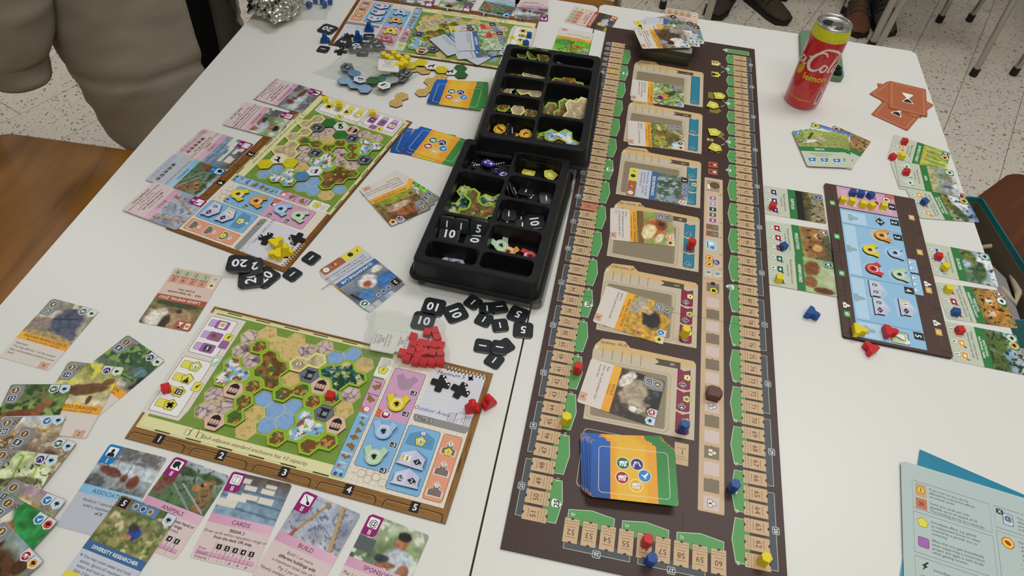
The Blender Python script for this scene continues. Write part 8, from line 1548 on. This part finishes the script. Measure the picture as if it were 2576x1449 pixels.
# ------------------------------------------------------------------ drink can
def lathe_open(bm, prof, n=72):
    lathe(bm, prof, n); bm.faces.ensure_lookup_table(); bmesh.ops.delete(bm, geom=[f for f in bm.faces if len(f.verts) > 4], context='FACES_ONLY')
def can():
    x, y = px(2014, 256, 0); t = empty('drink_can', (x, y, T), 0, label='open red and yellow lemon cola can standing on the white table', cat='drink can')
    bm = bmesh.new(); lathe(bm, [(.0215, .0045), (.0225, .001), (.0235, 0), (.0248, .0012), (.0278, .007), (.0289, .011), (.0289, .126), (.0288, .127)], 72); mobj('can_body', bm_mesh(bm), mat('red_lacquer', '#c00f18', .27, spec=.5, coat=.6), parent=t, smooth=True)
    bm = bmesh.new(); lathe_open(bm, [(.02895, .1235), (.02895, .1285), (.0283, .133), (.0266, .1395), (.0262, .1405), (.0250, .1405)], 72); mobj('neck_band', bm_mesh(bm), mat('yellow_lacquer', '#c9c614', .28, coat=.6), parent=t, smooth=True)
    bm = bmesh.new(); lathe(bm, [(.0255, .1398), (.0268, .1412), (.0271, .1428), (.0266, .1443), (.0256, .1446), (.0247, .1438), (.0240, .1405), (.0233, .1392), (.0222, .1394), (.001, .1400)], 72); lid = mobj('lid', bm_mesh(bm), mat('brushed_aluminium', '#c8c8c6', .25, metal=1), parent=t, smooth=True)
    f = math.atan2(-y, -x)
    bm = bmesh.new(); c, s = math.cos(f), math.sin(f)
    oo = [(.0085 * a, .0075 * b) for a, b in ngon(0, 0, 1, 24)]; fx_, fy_ = -s, c    # side axis
    cx, cy = fx_ * .0065 + c * -.004, fy_ * .0065 + s * -.004; cx, cy = -fx_ * .009 - c * .003, -fy_ * .009 - s * .003
    prism(bm, [(cx + a, cy + b) for a, b in oo], .1401, .14035); mobj('opening', bm_mesh(bm), mat('dark_can_inside', '#0c0b0a', .6), parent=lid)
    bm = bmesh.new(); tx_, ty_ = fx_ * .0045 + c * .001, fy_ * .0045 + s * .001
    prism(bm, [(tx_ + a, ty_ + b) for a, b in [(.011 * p_ * math.cos(.4) - .0068 * q_ * math.sin(.4), .011 * p_ * math.sin(.4) + .0068 * q_ * math.cos(.4)) for p_, q_ in ngon(0, 0, 1, 20)]], .1412, .1424, .0004)
    mobj('pull_tab', bm_mesh(bm), M['steel'], parent=lid)
    # lettering wrapped around the can
    p = Pr(); Wh = '#dcd6cf'; Yl = '#d3bf1d'
    def cr(pts, n=7):
        P_ = [np.array(q, float) for q in pts]; out = []
        for i in range(len(P_) - 1):
            a, b, c_, d = P_[max(0, i - 1)], P_[i], P_[i + 1], P_[min(len(P_) - 1, i + 2)]
            for k in range(n): t_ = k / n; out.append(.5 * ((2 * b) + (-a + c_) * t_ + (2 * a - 5 * b + 4 * c_ - d) * t_ ** 2 + (-a + 3 * b - 3 * c_ + d) * t_ ** 3))
        return out + [P_[-1]]
    def st(pts, ws):
        q = cr(pts); m = len(q); w_ = np.interp(np.linspace(0, 1, m), np.linspace(0, 1, len(ws)), ws); p.line(q, [float(k) for k in w_], Wh, 1)
    with p.at(-7, -88, 4, 1.3):
        for ox in (-49, 0):
            with p.at(ox, 0):
                st([(13, -11), (10, -15), (4, -14), (-2, -6), (-4, 4), (0, 10), (7, 9), (12, 3)], [1.2, 2.4, 2.6, 3.6, 4.4, 3.8, 2.4, 1]); st([(2, -14), (10, -20), (22, -19), (30, -15), (38, -18)], [1, 2.6, 3.2, 2.6, .6]) if ox == 0 else None
        # o l a
        st([(17, 1), (14, 0), (12, 5), (14, 9), (18, 7), (19, 2), (17, 0)], [1.4, 2.2, 2.8, 2.4, 2.4, 2, 1.2]); st([(22, 9), (24, 0), (29, -11), (28, -14), (25, -9), (23, 2), (23, 8), (26, 8)], [1.4, 2.4, 2, 1.2, 1.4, 2.6, 2.4, .8])
        st([(35, 1), (31, 0), (28, 5), (30, 9), (34, 5), (36, 0), (35, 6), (37, 9), (40, 5)], [1.2, 2.2, 2.8, 2.2, 1.6, 2.4, 2.6, 2, .8])
        # o c a -
        st([(-32, 1), (-35, 0), (-37, 5), (-35, 9), (-31, 7), (-30, 2), (-32, 0)], [1.4, 2.2, 2.8, 2.4, 2.4, 2, 1.2]); st([(-22, 2), (-25, 0), (-28, 5), (-25, 9), (-21, 6)], [1, 2.2, 2.8, 2.2, .8])
        st([(-12, 1), (-16, 0), (-19, 5), (-17, 9), (-13, 5), (-11, 0), (-12, 6), (-10, 9), (-7, 5)], [1.2, 2.2, 2.8, 2.2, 1.6, 2.4, 2.6, 2, .8]); p.line([(-7, -4), (-3, -5)], 2.2, Wh, 1)
    p.txt('lemon', 6, -62, 10.5, Yl, 1, b=1, wd=1.0); p.txt('mit Zitronengeschmack', -6, -21, 3, '#c9a83a', 1, b=1)
    p.ell(-23, -68, 5.6, 9.5, Yl, 1, 20); p.ell(-22.4, -67, 4.2, 7.6, '#d99a1c', 1.5, 20); p.ell(-23.5, -74, 2.4, 3, '#8fa33a', 2, 20)
    p.circ(27, -46, 5, Wh, 1); p.circ(27, -46, 4.1, '#c00f18', 1.5); p.line(arc(27, -46, 2.2, -60, 240, 8), .9, Wh, 2); p.rr(22.5, -40, 31, -14, 2, Wh, 1)
    for k in range(9): p.rect(24, -37 + 2.4 * k, 29.6, -36 + 2.4 * k + .5 * (k % 2), '#3a3230', 1.6)
    R_ = .02905
    def wrap(V_):
        a = f - .0 + V_[:, 0] / R_; r = R_ + V_[:, 2]; return np.stack([r * np.cos(a), r * np.sin(a), V_[:, 1]], 1).astype(np.float32)
    mobj('label_print', p.mesh('label', M['print'], wrap), parent=t)
can()
# ------------------------------------------------------------------ phone
def phone():
    x, y, a = fit([(-36.5, -74), (36.5, 74)], [zd(440, 292), zd(842, 745)], .009); t = empty('smartphone', (x, y, T), a, label='smartphone in a sage green case lying behind the drink can', cat='smartphone')
    bm = bmesh.new(); prism(bm, [(u * .001, v * .001) for u, v in rr(-36.5, -74, 36.5, 74, 9, 6)], 0, .0095, .0022); mobj('case', bm_mesh(bm), mat('sage_silicone', '#5f8163', .6), parent=t, smooth=False)
    bm = bmesh.new(); prism(bm, [(u * .001, v * .001) for u, v in rr(2, -70, 33, -34, 7, 5)], .0092, .0112, .0006); cb = mobj('camera_bump', bm_mesh(bm), mat('dark_green_glass', '#26382c', .2), parent=t)
    for u, v in ((25, -62), (25, -44), (10, -53)):
        bm = bmesh.new(); prism(bm, [(q * .001, r * .001) for q, r in ngon(u, v, 7, 24)], .0112, .0128, .0004); mobj('lens', bm_mesh(bm), mat('black_lens', '#070807', .08), parent=cb)
phone()
# ------------------------------------------------------------------ open game box on the chair
def game_box():
    zr_ = -.212; c = np.array(px(2471, 496, zr_)); q = np.array(px(2576, 660, zr_)); d = (q - c) / np.linalg.norm(q - c); a = math.atan2(d[1], d[0]); e = np.array([d[1], -d[0]])
    t = empty('game_box', (c[0], c[1], T - .29), a, label='open teal game box with brown inside standing on the dark chair', cat='box')
    L_, Wd, h, th = .31, .31, .078, .0022; teal = wood_mat('teal_box_paper', [(.3, '#0f6b78'), (.7, '#1f8b90')], 3, .45, stretch=1); ins = mat('grey_board_inside', '#6d5f4c', .9)
    s = -1 if (np.array([-d[1], d[0]])[0] > 0) else 1
    bm = bmesh.new(); bx(bm, 0, L_, min(0, s * Wd), max(0, s * Wd), 0.0005, .003); mobj('box_floor', bm_mesh(bm), ins, parent=t)
    for nm, b in (('box_wall', (0, L_, 0, s * th)), ('box_wall', (0, L_, s * Wd, s * (Wd - th))), ('box_wall', (0, th, 0, s * Wd)), ('box_wall', (L_ - th, L_, 0, s * Wd))):
        y0, y1 = sorted(b[2:]); bm = bmesh.new(); bx(bm, b[0], b[1], y0, y1, .0005, h); mobj(nm, bm_mesh(bm), teal, parent=t)
    off = .0026
    for b in ((off, L_ - off, s * th, s * (th + .0012)), (th, th + .0012, s * th, s * (Wd - th))):
        y0, y1 = sorted(b[2:]); bm = bmesh.new(); bx(bm, b[0], b[1], y0, y1, .003, h - .012); mobj('lining', bm_mesh(bm), ins, parent=t)
    return t, a, s
game_box()
def onbox(u, v, z): q = px(u, v, z); return (q[0], q[1], T + z)
bm = bmesh.new(); pts = [onbox(*q) for q in ((2470, 622, -.255), (2505, 618, -.25), (2535, 640, -.25), (2545, 690, -.25), (2562, 735, -.25), (2555, 765, -.255), (2528, 735, -.26), (2505, 712, -.265))]
P3 = [Vector(q) for q in pts]; o_ = P3[0].copy(); tube(bm, [q - o_ for q in P3], .008, 8, radii=[.004, .006, .007, .006, .007, .007, .006, .005]); mobj('cloth_strap', bm_mesh(bm), mat('cream_cotton', '#c4b498', .9, bump=(400, .4)), loc=o_, label='cream cotton strap of a cloth bag coiled inside the teal box', cat='strap', smooth=True)
bm = bmesh.new(); o_ = Vector(onbox(2520, 770, -.262)); W3 = [Vector(onbox(*q)) - o_ for q in ((2468, 640, -.262), (2530, 700, -.255), (2576, 830, -.255), (2540, 860, -.262), (2490, 740, -.262))]
vs_ = [bm.verts.new(q) for q in W3]; lo_ = [bm.verts.new(q - Vector((0, 0, .012))) for q in W3]; bm.faces.new(vs_); bm.faces.new(lo_[::-1])
for k in range(5): bm.faces.new((vs_[k], lo_[k], lo_[(k + 1) % 5], vs_[(k + 1) % 5]))
mobj('punchboard_stack', bm_mesh(bm), mat('grey_punchboard', '#8f8f92', .7), loc=o_, label='grey punched cardboard sheets in a clear bag inside the teal box', cat='cardboard sheet')
# ------------------------------------------------------------------ person standing at the left table edge (body, coat, hair)
def person():
    t = empty('person', (-.79, 1.32, 0), 0, label='person in a long grey beige coat and black trousers standing at the table edge', cat='person')
    org = Vector((-.79, 1.32, 0))
    J = {}; E_ = []
    def j(n, x, y, z, r, par=None):
        J[n] = (len(J), Vector((x, y, z)) - org, r)
        if par: E_.append((J[par][0], J[n][0]))
    j('pelvis', -.80, 1.32, .88, .125); j('belly', -.79, 1.32, 1.04, .125, 'pelvis'); j('chest', -.79, 1.32, 1.24, .13, 'belly'); j('neck0', -.80, 1.32, 1.40, .06, 'chest'); j('neck', -.79, 1.32, 1.46, .052, 'neck0'); j('jaw', -.765, 1.32, 1.52, .062, 'neck'); j('head', -.775, 1.32, 1.60, .085, 'jaw'); j('crown', -.785, 1.32, 1.67, .062, 'head')
    for s, n in ((-1, 'r'), (1, 'l')):
        j('sh' + n, -.80, 1.32 + s * .165, 1.33, .06, 'chest')
        if n == 'r': q = [(-.85, 1.115, 1.12, .046), (-.89, 1.09, .92, .036), (-.90, 1.088, .84, .034)]; f = (0, .1, -1)
        else: q = [(-.74, 1.52, 1.06, .046), (-.585, 1.40, .90, .036), (-.535, 1.36, .865, .034)]; f = (.75, -.55, -.45)
        for k, v in enumerate(q): j('a%d%s' % (k, n), *v, ('sh' + n) if k == 0 else 'a%d%s' % (k - 1, n))
        F = Vector(f).normalized(); sd = F.cross(Vector((1, 0, 0) if n == 'r' else (0, 0, 1))).normalized(); w_ = Vector(q[-1][:3])
        for k, (o, L_) in enumerate(((-.026, .07), (-.009, .082), (.009, .078), (.026, .062))):
            b = w_ + F * .05 + sd * o; j('f%d%s' % (k, n), *b, .011, 'a2' + n); j('g%d%s' % (k, n), *(b + F * L_ * .5), .0088, 'f%d%s' % (k, n)); j('h%d%s' % (k, n), *(b + F * L_ + sd * o * .1 - Vector((0, 0, .008))), .0075, 'g%d%s' % (k, n))
        b = w_ + F * .015 - sd * .035; j('t0' + n, *b, .011, 'a2' + n); j('t1' + n, *(b + F * .04 - sd * .012), .009, 't0' + n)
        j('hip' + n, -.80, 1.32 + s * .095, .82, .10, 'pelvis'); j('kn' + n, -.785, 1.32 + s * .10, .47, .062, 'hip' + n); j('an' + n, -.80, 1.32 + s * .10, .09, .042, 'kn' + n); j('to' + n, -.66, 1.32 + s * .115, .035, .034, 'an' + n)
    me = bpy.data.meshes.new('body'); me.from_pydata([v[1] for v in J.values()], E_, []); o = bpy.data.objects.new('body', me); COL.objects.link(o); o.parent = t
    sk = o.modifiers.new('skin', 'SKIN'); sub = o.modifiers.new('sub', 'SUBSURF'); sub.levels = sub.render_levels = 2
    for k, v in enumerate(J.values()): d = me.skin_vertices[0].data[k]; d.radius = (v[2], v[2]); d.use_root = (k == 0)
    m = mat('skin_and_black_clothes', '#0d0c0c', .9); nt = m.node_tree; b = nt.nodes['Principled BSDF']; g = nt.nodes.new('ShaderNodeTexCoord'); s = nt.nodes.new('ShaderNodeSeparateXYZ'); nt.links.new(g.outputs['Object'], s.inputs[0])
    a = nt.nodes.new('ShaderNodeMath'); a.operation = 'GREATER_THAN'; a.inputs[1].default_value = 1.44; nt.links.new(s.outputs[2], a.inputs[0])
    h = nt.nodes.new('ShaderNodeMath'); h.operation = 'GREATER_THAN'; h.inputs[1].default_value = .235; nt.links.new(s.outputs[0], h.inputs[0])
    mx_ = nt.nodes.new('ShaderNodeMath'); mx_.operation = 'MAXIMUM'; nt.links.new(a.outputs[0], mx_.inputs[0]); nt.links.new(h.outputs[0], mx_.inputs[1])
    cm = nt.nodes.new('ShaderNodeMixRGB'); cm.inputs[1].default_value = (*C('#100f0f'), 1); cm.inputs[2].default_value = (*C('#c89b80'), 1); nt.links.new(mx_.outputs[0], cm.inputs[0]); nt.links.new(cm.outputs[0], b.inputs['Base Color']); me.materials.append(m)
    # face and hair
    def blob(name, c, r, col, rough=.6):
        bm = bmesh.new(); bmesh.ops.create_icosphere(bm, subdivisions=3, radius=1)
        for v in bm.verts: v.co = Vector((v.co.x * r[0], v.co.y * r[1], v.co.z * r[2])) + Vector(c) - org
        return mobj(name, bm_mesh(bm), mat(name + '_tone', col, rough), parent=t, smooth=True)
    blob('hair', (-.80, 1.32, 1.645), (.098, .094, .095), '#2a2019', .8); blob('nose', (-.682, 1.32, 1.575), (.018, .012, .022), '#c2937a'); blob('mouth', (-.698, 1.32, 1.53), (.008, .022, .006), '#9a5a50')
    for s in (-1, 1): blob('eye', (-.695, 1.32 + s * .032, 1.60), (.010, .014, .009), '#2a2420', .2); blob('ear', (-.79, 1.32 + s * .088, 1.585), (.018, .010, .03), '#c2937a')
    # coat: lofted cloth with an open front, and two sleeves
    cloth = mat('grey_beige_twill', '#958d7c', .92, bump=(500, .25)); bm = bmesh.new()
    def fold(p, a): return 1 + .05 * mnoise.noise(Vector((p.x * 5, p.y * 5, p.z * 6 + a))) + .07 * (.5 - abs(mnoise.noise(Vector((p.x * 3 + 3, p.y * 4, p.z * 13 - p.x * 9))))) + .03 * (.5 - abs(mnoise.noise(Vector((p.x * 9, p.y * 9, p.z * 22 + 4)))))
    R_ = [(.395, .125, .185), (.43, .14, .20), (.52, .15, .205), (.585, .157, .208), (.60, .150, .203), (.62, .158, .207), (.70, .158, .205), (.80, .16, .205), (.95, .158, .205), (1.1, .152, .21), (1.25, .145, .22), (1.34, .125, .215), (1.385, .10, .16), (1.41, .085, .10), (1.44, .083, .095)]
    N_ = 72; fine = []
    for k in range(len(R_) - 1):
        n = max(2, int((R_[k + 1][0] - R_[k][0]) / .012))
        for q in range(n): f = q / n; fine.append(tuple(R_[k][i] * (1 - f) + R_[k + 1][i] * f for i in range(3)))
    fine.append(R_[-1]); rings = []
    for z, rx, ry in fine:
        ring = []
        for k in range(N_ + 1):
            a = math.radians(16 + 311 * k / N_); lip = 1 + .10 * max(0, 1 - min(k, N_ - k) / 5)
            dz = -.03 * math.cos(a) * max(0, (.6 - z)) * 2
            p = Vector((-.80 + rx * math.cos(a) * lip + (.02 if z < .6 else 0) * 0, 1.32 + ry * math.sin(a), z + dz)); c = Vector((-.80, 1.32, z)); d = p - c; ring.append(bm.verts.new(c + Vector((d.x, d.y, 0)) * fold(p, 0) + Vector((0, 0, dz)) - org))
        rings.append(ring)
    for i in range(len(rings) - 1):
        for k in range(N_): bm.faces.new((rings[i][k], rings[i][k + 1], rings[i + 1][k + 1], rings[i + 1][k]))
    coat = mobj('coat', bm_mesh(bm), cloth, parent=t, smooth=True); so = coat.modifiers.new('thickness', 'SOLIDIFY'); so.thickness = .006
    def sleeve(pts, radii, nm='sleeve'):
        bm = bmesh.new(); P3 = [Vector(q) for q in pts]; full = []; rad = []
        for i in range(len(P3) - 1):
            for k in range(14): f = k / 14; full.append(P3[i] * (1 - f) + P3[i + 1] * f - org); rad.append(radii[i] * (1 - f) + radii[i + 1] * f)
        full.append(P3[-1] - org); rad.append(radii[-1]); tube(bm, full, .05, 28, False, rad)
        for v in bm.verts: n = mnoise.noise(v.co * 8) * .014 + (.5 - abs(mnoise.noise(Vector((v.co.x * 8, v.co.y * 8, v.co.z * 16 + 5))))) * .02; v.co += v.normal * n if v.normal.length else Vector((n, 0, 0))
        s_ = mobj(nm, bm_mesh(bm), cloth, parent=coat, smooth=True); so = s_.modifiers.new('thickness', 'SOLIDIFY'); so.thickness = .005
    sleeve([(-.80, 1.17, 1.34), (-.84, 1.10, 1.08), (-.895, 1.08, .84), (-.945, 1.08, .68), (-.955, 1.08, .625)], [.085, .085, .076, .068, .055])
    sleeve([(-.80, 1.47, 1.34), (-.755, 1.50, 1.08), (-.71, 1.485, 1.0), (-.58, 1.395, .90)], [.08, .078, .07, .052])
    bm = bmesh.new(); tube(bm, [Vector((-.672, 1.20, z)) - org for z in (.42, .6, .8, 1.0, 1.2)], .0035, 6); mobj('zip', bm_mesh(bm), mat('dark_zip', '#1c1a18', .5), parent=coat)
person()
